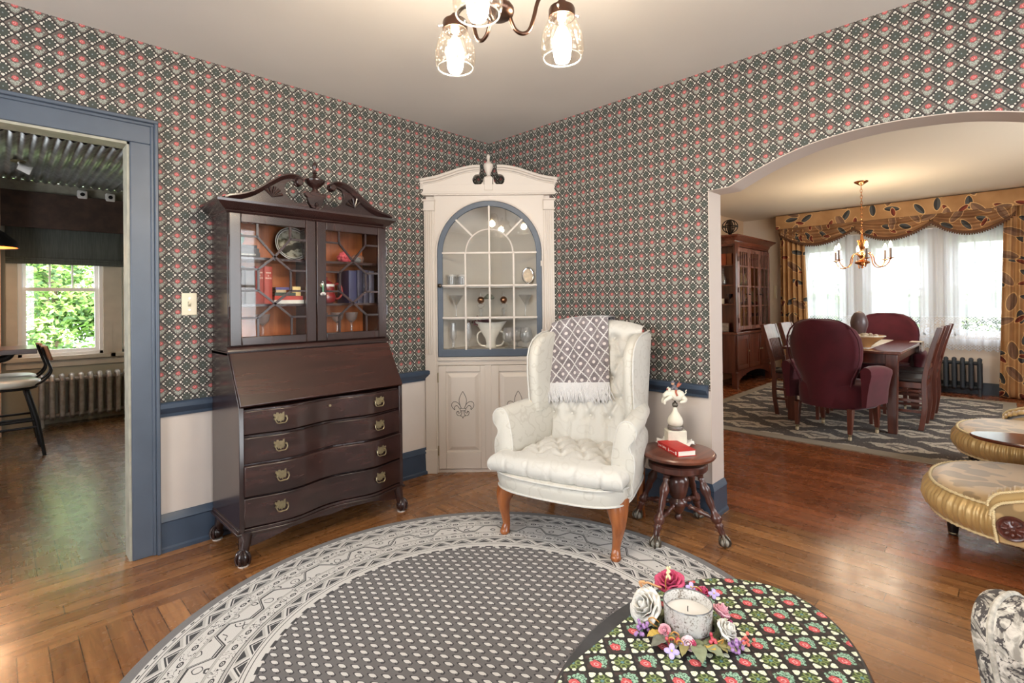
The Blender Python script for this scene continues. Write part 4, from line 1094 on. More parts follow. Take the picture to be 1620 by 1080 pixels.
def cush(u, v_):
    uu = math.sin((u-.5)*PI)*.5/1.0+.5; vv = math.sin((v_-.5)*PI)*.5+.5; uu = .55*uu+.45*u; vv = .55*vv+.45*v_
    yb = -.085+.545*vv; X = (2*uu-1); x = X*hw(yb)
    yb -= .028*(1-X*X)*(1-vv)
    ex = (1-abs(X))*hw(yb); ey = min((vv)*.545, (1-vv)*.545+.03); e = min(ex, ey); R_ = .052
    k = 1-max(0, 1-e/R_)
    h = math.sqrt(max(0, 1-(1-k)**2))
    crown = .022*(1-X*X)*(1-(2*vv-1)**2)
    tz = tuft(x, yb, btn)*h
    ph = math.radians(-62+152*min(1, e/R_)); z = .352+.047*(1+math.sin(ph))/1.0*.94+crown-tz
    fo = lambda q: R_*.8*(1-math.cos(math.radians(-62+152*min(1, q/R_)))) + .20*min(q, R_)
    if ex < R_: x = math.copysign(hw(yb)-fo(ex), X)
    ef = vv*.545
    if ef < R_: yb = yb-ef+fo(ef)
    if vv < .12:                                                   # pleats down the front border
        for kx_ in (-.256, -.128, 0, .128, .256):
            q = abs(x-kx_); 
            if q < .02: yb += .012*math.exp(-q*q/(2*.006**2))*(1-vv/.12)
    return (x, yb, z)
mb = MB(); mb.grid(cush, 110, 90)
mb.build('seat_cushion', UPHT, ch, smooth=180)
mb = MB()
for bx_, by_ in btn: mb.sph((bx_, by_, .352+.088+.022*(1-(bx_/.29)**2)*(1-((by_+.085)/.545*2-1)**2)-.027), (.009, .009, .006), 8, 6)
mb.build('seat_button', UPHT, ch)
# arms
sec_ = [(.275, .300), (.276, .42), (.281, .50), (.292, .555), (.304, .600), (.322, .638), (.352, .658), (.386, .656), (.414, .636), (.424, .606), (.416, .578), (.396, .560), (.384, .535), (.392, .508), (.406, .488), (.410, .44), (.398, .36), (.384, .30)]
sec_ = [(.275+(x-.275)*.82, z) for x, z in sec_]
sp_ = [(q.x, q.y) for q in smooth([(*q, 0) for q in sec_], 4, True)]
for s in (-1, 1):
    mb = MB(); rings = []
    cx_, cz_ = .335, .50
    for y, k, dx_ in ((.028, .90, 0), (.032, .965, 0), (.042, 1.0, 0), (.15, 1.0, -.004), (.30, 1.0, -.022), (.44, .98, -.045), (.54, .96, -.06)):
        rings.append([(s*(cx_+(x-cx_)*k+dx_), y, cz_+(z-cz_)*k+.012*min(1, y/.4)) for x, z in sp_])
    mb.loft(rings); ar = mb.build('arm', UPH, ch, smooth=50)
    mb = MB(); mb.tube([(s*(cx_+(x-cx_)*1.0), .036, cz_+(z-cz_)*1.0) for x, z in sp_], .0045, 6, True); mb.build('welt', UPHT, ar)
# back: tufted pad and outer shell
def by(z): return .425+(z-.40)*.24
def btop(x): return 1.125-.30*x*x-2.5*abs(x)**4
bb = []
for r_ in range(6):
    for k in range(-2, 3):
        x = k*.118+(.059 if r_ % 2 else 0); z = .565+r_*.112
        if abs(x) < .25 and z < 1.08: bb.append((x, z))
def backpad(u, v_):
    uu = .6*(math.sin((u-.5)*PI)*.5+.5)+.4*u; vv = .6*(math.sin((v_-.5)*PI)*.5+.5)+.4*v_
    X = 2*uu-1; wv = .268+.012*vv; x = X*wv; zt = btop(x); z = .38+(zt-.38)*vv
    e = min((1-abs(X))*wv+.012, (1-vv)*.72); R_ = .06; k = min(1, e/R_); h = math.sqrt(max(0, 1-(1-k)**2))
    d_ = tuft(x, z, bb, .034, .040, .018, .059, .112)*h
    if z < .60:
        for kx_ in (-.236, -.118, 0, .118, .236):
            q = abs(x-kx_)
            if q < .02: d_ = max(d_, .018*math.exp(-q*q/(2*.006**2))*h)
    return (x, by(z)+.055-.065*h+d_, z)
mb = MB(); mb.grid(backpad, 84, 110); mb.build('back_cushion', UPHT, ch, smooth=180)
mb = MB()
for x, z in bb: mb.sph((x, by(z)-.010+.034, z), (.008, .006, .008), 8, 6)
mb.build('back_button', M('pearl_button', (214, 212, 206), .3), ch)
mb = MB(); rings = []
for z in [.30, .40, .6, .8, .95, 1.02, 1.06, 1.09, 1.11, 1.12]:
    wv = .292 if z < .95 else math.sqrt(max(0.0, (1.122-z)/.34))*.42
    wv = min(.295, max(.06, wv)); y0, y1 = by(z)+.045, by(z)+.125
    rings.append([(x*wv, y, z) for x, y in [(-1, y0), (-.5, y0), (0, y0), (.5, y0), (1, y0), (1.02, (y0+y1)/2), (1, y1), (.5, y1+.01), (0, y1+.014), (-.5, y1+.01), (-1, y1), (-1.02, (y0+y1)/2)]])
mb.loft(rings); mb.build('outer_back', UPH, ch, smooth=60)
# wings
wf = [(.60, .315), (.66, .300), (.74, .290), (.84, .280), (.92, .285), (.97, .305), (1.01, .350), (1.035, .41), (1.05, .48)]
for s in (-1, 1):
    mb = MB(); rings = []
    for i, (z, yf) in enumerate(wf):
        yb_ = by(z)+.10; k = .031 if i < len(wf)-1 else .020; c_ = .283
        n_ = 8; ring = []
        for j in range(n_+1): a_ = PI*j/n_; ring.append((s*(c_-k*math.cos(a_)), yf-.030*math.sin(a_)+.03, z))
        ring += [(s*(c_+k), yb_, z), (s*(c_-k), yb_, z)]
        rings.append(ring)
    mb.loft(rings); wg = mb.build('wing', UPH, ch, smooth=60)
    mb = MB(); mb.tube([(s*(.283+.028), yf+.004, z) for z, yf in wf]+[(s*.300, by(1.06)+.1, 1.06)], .0048, 6); mb.build('welt', UPHT, wg)

# ---------------------------------------------------------------- throw over the chair back
def throwmat():
    m, p = newmat('trellis_throw'); x, y, z = coord()
    cu, cv = .080, .096
    u = x*.985+z*.17; v_ = z*.985-x*.17
    a = fract(u/cu)-.5; b = fract(v_/cv)-.5; d_ = fabs(a)+fabs(b)
    wob = sin((a-b)*2*PI*5.0)*.022*gt(a*b, 0.0)+sin((a+b)*2*PI*5.0)*.022*lt(a*b, 0.0)
    n = noise(vec(x, y, z), 26.0, 3.0)
    a2 = fract(u/cu+.5)-.5; b2 = fract(v_/cv+.5)-.5
    c = mix(step(n, .35, .65), lin((104, 96, 100)), lin((132, 124, 127)))
    for aa, bb_ in ((a, b), (a2, b2)):
        c = mix(lt(hyp(aa*cu, bb_*cv), .0092), c, lin((204, 196, 194)))
    c = mix(lt(fabs(d_+wob-.5), .050), c, lin((206, 204, 203)))
    _set(p.inputs['Base Color'], c); p.inputs['Roughness'].default_value = .8; p.inputs['Sheen Weight'].default_value = .5
    _set(p.inputs['Normal'], bump(noise(vec(x, y, z), 400.0, 1.0), .3, .002)); return m
th = thing('throw_blanket', 'grey trellis throw with white fringe draped over the wing chair back', 'blanket', chair_o, math.atan2(_r[1], _r[0]))
def drape(u, v_):
    xl = -.286+.006*math.sin(v_*9); xr = .062+.055*v_; x = xl+(xr-xl)*u; zt = btop(x)+.012
    rip = .006*math.sin(u*17+v_*3)+.004*math.sin(u*31-v_*6)
    if v_ < .22:                                      # down the back
        t = v_/.22; z = zt-.30*(1-t); y = by(min(z, 1.12))+.146+.02*(1-t)+rip
    elif v_ < .34:
        t = (v_-.22)/.12*PI; c_y = by(zt-.01)+.066; y = c_y+.082*math.cos(t)+rip*.5; z = zt+.010*math.sin(t)
    else:
        t = (v_-.34)/.66; zb = .735+.030*u; z = zt-(zt-zb)*t; y = by(z)-.022+rip+.004*math.sin(t*12)-.012*math.exp(-((t-.02)/.06)**2)*0
        if u < .10: y -= .03*(1-u/.10)*min(1, t*5)
        if t < .08: y = y*(t/.08)+(by(zt-.01)-.016)*(1-t/.08)
    return (x, y, z)
mb = MB(); mb.grid(drape, 60, 90); mb.build('cloth', throwmat(), th, smooth=180, solid=.006)
mb = MB()
for i in range(300):
    u = (i+rnd.random())/300; x, y, z = drape(u, 1.0); L_ = rnd.uniform(.075, .115)
    sx, sy = rnd.gauss(.012, .016), rnd.gauss(-.006, .006)
    pts = [(x, y, z+.004), (x+sx*.3+rnd.gauss(0, .005), y-.006+sy*.4, z-L_*.35), (x+sx*.7+rnd.gauss(0, .006), y-.008+sy, z-L_*.7), (x+sx, y-.006+sy, z-L_)]
    mb.tube(smooth(pts, 3), [.0042, .004, .0042, .0038, .0042, .004, .0042, .0038, .0036, .002], 5)
mb.build('fringe', M('white_yarn', (206, 205, 206), .9, var=.06, vs=200), th, smooth=70)
# ---------------------------------------------------------------- piano stool used as a side table
STW = wood('stool_walnut', (52, 28, 24), (96, 54, 44), .28, .4, 'z', 8)
STT = wood('stool_top_walnut', (78, 42, 32), (132, 78, 58), .3, .35, 'x', 7)
sx_, sy_ = -.312, -1.782
st = thing('piano_stool', 'round dark turned-leg piano stool used as a side table by the arch', 'stool', (sx_, sy_, 0))
MB().lathe([(0, .408), (.170, .408), (.186, .412), (.193, .420), (.194, .428), (.190, .433), (.187, .437), (.178, .440), (0, .440)], n=56).build('seat', STT, st, smooth=35)
MB().lathe([(0, .345), (.146, .345), (.152, .352), (.152, .376), (.146, .384), (.06, .384), (.05, .396), (.10, .400), (.10, .409), (0, .409)], n=48).build('turntable', STW, st, smooth=35)
MB().lathe([(0, .060), (.008, .063), (.018, .072), (.020, .084), (.012, .098), (.018, .106), (.026, .112), (.030, .125), (.036, .140), (.046, .152), (.046, .170), (.036, .180), (.032, .186), (.040, .196), (.050, .230), (.056, .265), (.054, .290), (.042, .305), (.036, .312), (.046, .322), (.046, .346), (0, .346)], n=28).build('column', STW, st, smooth=60)
CLAWM = M('cast_iron_claw', (92, 84, 74), .35, .9)
for k in range(4):
    ca, sa = [(1, 0), (0, 1), (-1, 0), (0, -1)][k]
    g_ = lambda r_, z: (ca*r_, sa*r_, z)
    A, B_ = Vector(g_(.112, .352)), Vector(g_(.240, .050)); prof = [(0, .016), (.03, .018), (.05, .014), (.07, .024), (.10, .016), (.12, .022), (.16, .015), (.20, .020), (.27, .031), (.34, .027), (.40, .020), (.48, .024), (.54, .019), (.60, .017), (.66, .021), (.70, .032), (.76, .033), (.80, .020), (.84, .027), (.88, .018), (.92, .021), (1, .014)]
    mb = MB(); mb.tube([A+(B_-A)*t for t, _ in prof], [r_*.82 for _, r_ in prof], 16); lg = mb.build('leg', STW, st, smooth=60)
    mb = MB(); C_ = Vector(g_(.247, .022)); mb.sph(C_, .021, 14, 10); mb.build('glass_ball', M('clear_ball', (150, 146, 136), .05, 0, spec=.8), lg)
    mb = MB()
    for q in range(4):
        a_ = q*PI/2+.4; mb.tube(smooth([Vector(g_(.236, .062))+Vector((math.cos(a_)*.009, math.sin(a_)*.009, 0)), C_+Vector((math.cos(a_)*.024, math.sin(a_)*.024, .010)), C_+Vector((math.cos(a_)*.022, math.sin(a_)*.022, -.010)), C_+Vector((math.cos(a_)*.010, math.sin(a_)*.010, -.019))], 4), [.006]*9+[.005, .005, .004, .003], 6)
    mb.tube([Vector(g_(.226, .085)), Vector(g_(.238, .055))], [.014, .013], 10)
    mb.build('claw', CLAWM, lg)
    mb = MB(); A, B_ = Vector(g_(.03, .160)), Vector(g_(.205, .128)); pr = [(0, .010), (.15, .010), (.2, .018), (.26, .011), (.45, .014), (.55, .020), (.62, .013), (.72, .016), (.78, .010), (.86, .015), (1, .010)]
    mb.tube([A+(B_-A)*t for t, _ in pr], [r_*.85 for _, r_ in pr], 12); mb.build('stretcher', STW, st, smooth=60)
# crumpled doily, statuette, red book
o = thing('doily', 'crumpled white paper doily under the white statuette', 'doily', (-.205, -1.712, .4405)); mb = MB()
def dl(u, v_):
    a_ = 2*PI*u; r_ = .012+.088*v_*(1+.10*math.sin(a_*9)+.05*math.sin(a_*23)); 
    return (r_*math.cos(a_), r_*math.sin(a_), .001+(.016*max(0, v_-.62)*(1+math.sin(a_*7+1)) + .004*v_*(1+math.sin(a_*17)))*(1 if v_ > .5 else .2))
mb.grid(dl, 90, 12, cu=True); mb.build('paper', M('doily_white', (240, 238, 234), .8), o, solid=.001, smooth=60)
STN = M('statuette_cream', (222, 218, 202), .45, var=.05, vs=30)
o = thing('statuette', 'white leaping animal statuette with a little rider on a pedestal bottle', 'statuette', (-.215, -1.722, .443), -.80)
MB().bx(-.052, .052, -.040, .040, 0, .078).build('pedestal', STN, o, .006, 3)
MB().lathe([(0, .078), (.041, .078), (.042, .082), (.042, .094), (.040, .098), (0, .098)], n=32).build('ring', M('pewter_ring', (124, 116, 110), .4, .3), o, smooth=40)
MB().lathe([(0, .096), (.032, .097), (.041, .112), (.042, .126), (.036, .144), (.024, .162), (.015, .178), (.011, .194), (.010, .206), (0, .206)], n=32).build('bottle', STN, o, smooth=70)
mb = MB(); mb.sph((0, 0, .214), .0165, 16, 10); mb.build('studded_ball', M('studded_pewter', (96, 92, 84), .35, .6, var=.6, vs=160), o)
MB().sph((0, 0, .234), .006, 10, 8).build('bead', BLACKM, o)
mb = MB()   # the animal: chest, belly, head, legs as one body
rings = []
ax_ = [(.050, .262, .016), (.044, .264, .024), (.026, .266, .031), (.004, .266, .032), (-.016, .270, .029), (-.030, .276, .022), (-.040, .278, .018), (-.050, .274, .017), (-.060, .268, .013), (-.066, .266, .009)]
for x, z, r_ in ax_: rings.append([(x, r_*.85*math.cos(2*PI*j/16), z+r_*math.sin(2*PI*j/16)) for j in range(16)])
mb.loft(rings)
for s in (-1, 1):
    mb.tube(smooth([(-.024, s*.016, .262), (-.046, s*.020, .250), (-.058, s*.020, .244), (-.064, s*.020, .232), (-.062, s*.020, .222)], 4), [.012-.006*i/16 for i in range(17)], 9)
    mb.tube(smooth([(.036, s*.016, .258), (.050, s*.020, .246), (.042, s*.021, .236), (.030, s*.021, .232), (.022, s*.021, .228)], 4), [.015-.009*i/16 for i in range(17)], 9)
    mb.tube([(-.036, s*.010, .290), (-.034, s*.014, .304), (-.032, s*.012, .312)], [.008, .007, .002], 7)
mb.tube(smooth([(.052, 0, .272), (.062, 0, .280), (.060, 0, .290), (.066, 0, .296)], 4), .003, 6)
an = mb.build('animal', STN, o, smooth=80)
RD = M('rider_grey_coat', (112, 108, 116), .6); RRD = M('rider_rust', (172, 92, 70), .6)
mb = MB(); mb.tube(smooth([(.006, 0, .294), (.002, 0, .306), (-.006, 0, .318), (-.010, 0, .322)], 3), [.012, .012, .013, .012, .011, .011, .010, .009, .007, .006], 10)
for s in (-1, 1): mb.tube(smooth([(-.004, s*.010, .314), (-.020, s*.012, .304), (-.034, s*.006, .300)], 3), .004, 6)
rd = mb.build('rider', RD, o); mb = MB()
for s in (-1, 1): mb.tube(smooth([(.004, s*.010, .296), (-.002, s*.026, .286), (.004, s*.030, .268)], 3), .005, 7)
mb.build('trousers', RRD, rd)
mb = MB(); mb.sph((-.012, 0, .332), .009, 12, 8); mb.build('face', M('figure_skin', (206, 158, 128), .6), rd)
MB().lathe([(0, .336), (.013, .337), (.013, .339), (.008, .341), (.007, .348), (0, .349)], (-.012, 0, 0), 12).build('hat', RD, rd)
mb = MB(); mb.tube([(.012, 0, .312), (.020, .006, .326), (.030, .010, .338)], [.004, .006, .002], 6); mb.tube([(.012, 0, .312), (.022, -.006, .322), (.034, -.008, .334)], [.004, .006, .002], 6); mb.build('scarf', RRD, rd)
mb = MB(); mb.sph((-.040, 0, .300), (.007, .012, .005), 8, 6); mb.build('cap', M('figure_red', (150, 52, 48), .5), an)
RB = (188, 34, 30)
b_ = book('book', 'red hardback lying on the piano stool in front of the statuette', -.103, .103, -.052, .052, .4405, .029, RB, flat=True, group=None, pages=(238, 232, 220), tcol=(244, 240, 236))
b_.location = (-.335, -1.788, .4405); b_.rotation_euler = (0, 0, math.radians(-122.7))
if 'group' in b_: del b_['group']
for t, x_, z_, sz in (('Jesus Calling', -.052, .0145, .0165), ('&', .016, .0140, .026), ('Sarah Young', .050, .0140, .0085)):
    text_mesh(t, sz, (x_, -.0546, z_), (PI/2, 0, 0), M('title_white', (244, 240, 236), .5), b_)
mb = MB(); mb.bx(.080, .092, -.0546, -.0541, .006, .022); mb.build('emblem', M('title_white', (244, 240, 236)), b_)

# ---------------------------------------------------------------- oval coffee table with papered top
CX, CY, CA, CB, CT, CZ = -1.832, -2.622, .461, .281, .06, .450
def ell(k=1.0, n=96, da=0.0):
    return [(CX+(CA*k+da)*math.cos(t)*math.cos(CT)-(CB*k+da)*math.sin(t)*math.sin(CT), CY+(CA*k+da)*math.cos(t)*math.sin(CT)+(CB*k+da)*math.sin(t)*math.cos(CT)) for t in [2*PI*i/n for i in range(n)]]
ct = thing('coffee_table', 'oval black coffee table with floral papered top in the foreground', 'coffee table', (0, 0, 0))
BLK = M('worn_black_lacquer', (54, 55, 58), .38, coat=.3, var=.25, vs=14)
mb = MB(); mb.prism(ell(), CZ-.020, CZ, 'z'); mb.build('table_top', BLK, ct, .004)
mb = MB(); mb.prism(ell(1, 96, .006), CZ-.032, CZ-.010, 'z'); mb.build('edge_moulding', wood('table_edge_wood', (66, 36, 24), (112, 62, 40), .35, .3, 'x', 7), ct, .004)
mb = MB(); mb.prism(ell(1, 96, -.05), CZ-.085, CZ-.03, 'z'); mb.build('apron', BLK, ct)
for ux, uy in ((-.62, -.55), (.62, -.55), (-.62, .55), (.62, .55)):
    mb = MB(); x, y = CX+CA*ux, CY+CB*uy; mb.tube(smooth([(x, y, CZ-.05), (x+ux*.03, y+uy*.03, .30), (x-ux*.01, y-uy*.01, .12), (x+ux*.06, y+uy*.06, .012)], 5), [.024-.010*i/15 for i in range(16)], 10); mb.build('leg', BLK, ct)
pp = [(x, y) for x, y in ell(1, 160, -.008)]
Yc, Yd = -2.381, -2.905
def clip(poly, y0, keep_below):
    out = []
    for (x0, y0_), (x1, y1_) in zip(poly, poly[1:]+poly[:1]):
        i0, i1 = (y0_ <= y0) == keep_below, (y1_ <= y0) == keep_below
        if i0: out.append((x0, y0_))
        if i0 != i1: t = (y0-y0_)/(y1_-y0_); out.append((x0+(x1-x0)*t, y0))
    return out
pp = clip(pp, Yc, True); pp = clip(pp, -2.86, False)
def papmat():
    m, p = newmat('table_paper'); x, y, z = wpos()
    # one rose sits at photo position; the paper's "down" runs along +x
    _set(p.inputs['Base Color'], paper((y+2.381)*PX/.0765+PX*.50, -(x+1.5)*PZ/.0755, PAL_T)); p.inputs['Roughness'].default_value = .45
    return m
mb = MB(); mb.prism(pp, CZ, CZ+.0012, 'z'); mb.build('papered_panel', papmat(), ct, smooth=0)
# candle jar in a ring of silk flowers
JX, JY = -1.712, -2.510
def mercmat():
    m, p = newmat('mercury_glass'); x, y, z = coord(); n = noise(vec(x, y, z), 190.0, 4.0, .7); n2 = noise(vec(x, y, z), 40.0, 2.0)
    k = step(n*.75+n2*.25, .38, .52)
    _set(p.inputs['Base Color'], mix(k, lin((140, 130, 118)), lin((222, 220, 217)))); p.inputs['Metallic'].default_value = .35; _set(p.inputs['Roughness'], .25+.25*k); return m
MERC = mercmat()
cj = thing('candle_jar', 'speckled mercury glass candle jar in the middle of the flower ring', 'candle', (JX, JY, CZ+.0015))
MB().lathe([(0, 0), (.046, 0), (.051, .004), (.0535, .012), (.056, .062), (.0565, .066), (.0545, .066), (.0515, .014), (.048, .007), (0, .005)], n=56).build('jar', MERC, cj, smooth=60)
mb = MB(); mb.tube([(.0556*math.cos(2*PI*j/56), .0556*math.sin(2*PI*j/56), .0665) for j in range(56)], .0016, 6, True); mb.build('rim', M('smoked_glass_rim', (104, 104, 106), .15, coat=.5), cj)
cw = MB().lathe([(0, .006), (.0505, .006), (.0525, .042), (.050, .0435), (0, .043)], n=40).build('candle', M('candle_wax', (222, 220, 216), .35), cj)
MB().tube([(0, 0, .043), (.0015, .001, .050), (.0005, 0, .0555)], .0011, 6).build('wick', M('black_wick', (40, 36, 34), .9), cw)
wr_ = thing('flower_ring', 'ring of silk roses, leaves and berries around the candle jar', 'flower ring', (JX, JY, CZ+.0015))
_vd = Vector((-2.868-JX, -3.072-JY, 0)).normalized(); _vr = Vector((-_vd.y, _vd.x, 0))  # towards viewer, to the right
def rp(deg, r_): a_ = math.radians(deg); d_ = _vr*math.cos(a_)-_vd*math.sin(a_); return d_*r_     # 0 = right, 90 = away
mb = MB(); mb.tube([Vector((.066*math.cos(2*PI*j/40), .066*math.sin(2*PI*j/40), .010+.003*math.sin(j*2.1))) for j in range(40)], .007, 8, True); mb.build('vine_ring', M('vine_green', (104, 108, 78), .8, var=.3, vs=60), wr_)
SM = {}
def silk(n_, col): return M('silk_'+n_, col, .75, var=.10, vs=70)
def rose(c, R_, up, mat, name='rose', n_=5, lay=4, open_=1.0):
    up = Vector(up).normalized(); q = up.to_track_quat('Z', 'Y').to_matrix(); mb = MB()
    for L_ in range(lay):
        f = (L_+1)/lay; m_ = n_ if L_ else 3
        for k in range(m_):
            a0 = 2*PI*k/m_+L_*.7
            def pet(u, v_, f=f, a0=a0, m_=m_):
                a_ = a0+(u-.5)*2*PI/m_*1.45; w_ = math.sin(PI*min(1, max(0, u)))**.5
                r_ = R_*(.12+f*(.30+.58*v_*open_)*(.72+.28*w_)); z = R_*(1.0*v_*(1.15-.62*f*v_)*(.55+.45*w_)-.20*f*v_*v_)+R_*.06*math.sin(a_*7+f*9)*v_
                return Vector(c)+q @ Vector((r_*math.cos(a_), r_*math.sin(a_), z))
            mb.grid(pet, 8, 7)
    mb.sph(Vector(c)+q @ Vector((0, 0, R_*.55)), (R_*.20, R_*.17, R_*.34), 9, 6, q)
    return mb.build(name, mat, wr_, smooth=180, solid=.0008)
def leaf(c, d_, L_, w_, mat, up=.3, name='leaf'):
    d_ = Vector(d_).normalized(); sd = d_.cross(Vector((0, 0, 1))).normalized(); mb = MB()
    def lf(u, v_): 
        w0 = w_*math.sin(PI*min(1, u*.93+.07))**.8*(1-.35*u); return Vector(c)+d_*(L_*u)+sd*((v_-.5)*2*w0)+Vector((0, 0, L_*up*u*(1.1-u)+.35*abs(v_-.5)*w0+.0015*math.sin(u*22)))
    mb.grid(lf, 12, 7); return mb.build(name, mat, wr_, smooth=180, solid=.0007)
def blossom(c, R_, up, mat, cen, n_=4):
    up = Vector(up).normalized(); q = up.to_track_quat('Z', 'Y').to_matrix(); mb = MB()
    for k in range(n_): mb.sph(Vector(c)+q @ Vector((R_*.55*math.cos(2*PI*k/n_), R_*.55*math.sin(2*PI*k/n_), 0)), (R_*.52, R_*.40, R_*.16), 10, 6, q @ Matrix.Rotation(2*PI*k/n_, 3, 'Z'))
    o_ = mb.build('blossom', mat, wr_); MB().sph(Vector(c)+q @ Vector((0, 0, R_*.18)), R_*.14, 8, 6).build('blossom_centre', cen, o_)
def berries(c, n_, sp, mat, r_=.0042):
    mb = MB()
    for i in range(n_): mb.sph(Vector(c)+Vector((rnd.gauss(0, sp), rnd.gauss(0, sp), abs(rnd.gauss(.006, .006)))), r_*rnd.uniform(.85, 1.15), 9, 6)
    return mb.build('berries', mat, wr_)
WHT = silk('white', (214, 212, 206)); PNK = silk('pink', (226, 168, 182)); MAG = silk('magenta', (190, 72, 108)); LIL = silk('lilac', (182, 168, 220)); OCH = silk('ochre', (188, 160, 78)); SAGE = silk('sage', (132, 140, 112)); GREY = silk('grey_green', (108, 110, 98)); OLV = silk('olive', (140, 132, 84)); YEL = M('pollen_yellow', (226, 198, 90), .7)
up = Vector((0, 0, 1))
rose(rp(172, .092)+Vector((0, 0, .026)), .046, rp(200, .7)+up*.8+_vd*.5, WHT, 'white_rose', 6, 5)
rose(rp(342, .082)+Vector((0, 0, .022)), .031, rp(345, .8)+up*.9, WHT, 'white_rose', 5, 4, .8)
rose(rp(222, .068)+Vector((0, 0, .014)), .018, _vd*.8+up*.7-_vr*.2, PNK, 'pink_rose', 5, 4, .7)
rose(rp(22, .078)+Vector((0, 0, .032)), .027, rp(25, .6)+up, PNK, 'pink_rose', 5, 4, .7)
rose(rp(114, .104)+Vector((0, 0, .050)), .036, rp(114, .3)+up*.8+_vd*.5, MAG, 'magenta_rose', 6, 4, 1.2)
rose(rp(66, .086)+Vector((0, 0, .048)), .019, rp(68, .5)+up*.8+_vd*.5, MAG, 'magenta_rose', 5, 3)
rose(rp(270, .066)+Vector((.0, 0, .008)), .017, _vd*.9+up*.5, silk('blush', (236, 206, 212)), 'blush_rose', 5, 3, 1.0)
rose(rp(278, .070)+Vector((0, 0, .012)), .010, _vd*.9+up*.6, MAG, 'magenta_rosebud', 4, 3, .6)
for deg, r_, R_ in ((252, .112, .016), (84, .082, .014), (48, .092, .013), (262, .080, .011)): blossom(rp(deg, r_)+Vector((0, 0, .058 if deg < 180 else .010)), R_, up+_vd*.6, LIL, YEL)
for deg, r_, L_, w_, m_, tw in ((232, .072, .060, .017, GREY, 235), (285, .066, .066, .020, SAGE, 280), (300, .070, .050, .018, SAGE, 320), (215, .075, .040, .013, OCH, 225), (150, .074, .044, .016, OCH, 140), (322, .070, .052, .016, OLV, 335), (305, .066, .040, .012, OCH, 300), (20, .066, .05, .014, SAGE, 10), (195, .070, .06, .014, SAGE, 205), (250, .066, .046, .013, GREY, 255), (330, .066, .05, .012, OLV, 300), (60, .066, .046, .012, GREY, 60), (265, .068, .05, .012, OLV, 262)):
    leaf(rp(deg, r_)+Vector((0, 0, .008)), rp(tw, 1), L_, w_, m_, .30)
PUR = M('purple_berry', (160, 120, 176), .35, coat=.3); RED = M('rose_red_berry', (196, 74, 88), .35, coat=.3); CRD = M('coral_berry', (222, 112, 100), .4, coat=.2)
berries(rp(206, .116)+Vector((0, 0, .004)), 16, .010, PUR); berries(rp(332, .112)+Vector((0, 0, .006)), 26, .012, PUR); berries(rp(240, .080)+Vector((0, 0, .006)), 16, .009, RED); berries(rp(345, .124)+Vector((0, 0, .012)), 12, .010, CRD, .0036); berries(rp(318, .074)+Vector((0, 0, .012)), 8, .006, RED); berries(rp(12, .082)+Vector((0, 0, .018)), 8, .006, M('wine_berry', (150, 50, 92), .4))
TW = M('gold_twig', (196, 142, 70), .45, .4)
for base, pts in ((128, [(0, 0), (-.004, .030), (-.006, .062), (.000, .074)]), (70, [(0, 0), (.010, .03), (.004, .05), (-.010, .054), (-.014, .048)]), (205, [(0, 0), (-.012, .006), (-.020, .014), (-.010, .020), (.004, .012)]), (250, [(0, 0), (.006, .014), (-.004, .020), (-.012, .012)]), (316, [(0, 0), (.012, -.004), (.020, .012), (.008, .004)])):
    mb = MB(); p0 = rp(base, .076)+Vector((0, 0, .012)); mb.tube(smooth([p0+_vr*a_+Vector((0, 0, b_)) for a_, b_ in pts], 5), .0014, 6); mb.build('twig', TW, wr_)
mb = MB(); p0 = rp(128, .076)+Vector((0, 0, .012))
for i in range(16): mb.sph(p0+_vr*(.001+rnd.gauss(0, .002))+Vector((0, 0, .072+.0018*i)), (.003, .003, .004), 6, 5)
mb.build('wheat_ear', M('pale_wheat', (232, 214, 170), .8), wr_)
mb = MB(); p0 = rp(140, .082)+Vector((0, 0, .060))
mb.tube(smooth([p0, p0-_vr*.018+up*.004, p0-_vr*.034+up*.008, p0-_vr*.044+up*.002], 4), .0026, 6); mb.tube(smooth([p0-_vr*.040+up*.008, p0-_vr*.052+up*.006, p0-_vr*.048-up*.004], 4), .004, 6); mb.build('dried_curl', M('tan_curl', (206, 152, 104), .7), wr_)
for deg in (246, 258): 
    mb = MB(); c0 = rp(deg, .086)+Vector((0, 0, .016)); mb.tube([c0+_vr*.007*math.cos(2*PI*j/14)+up*.007*math.sin(2*PI*j/14) for j in range(14)], .0018, 6, True); mb.build('gold_loop', TW, wr_)

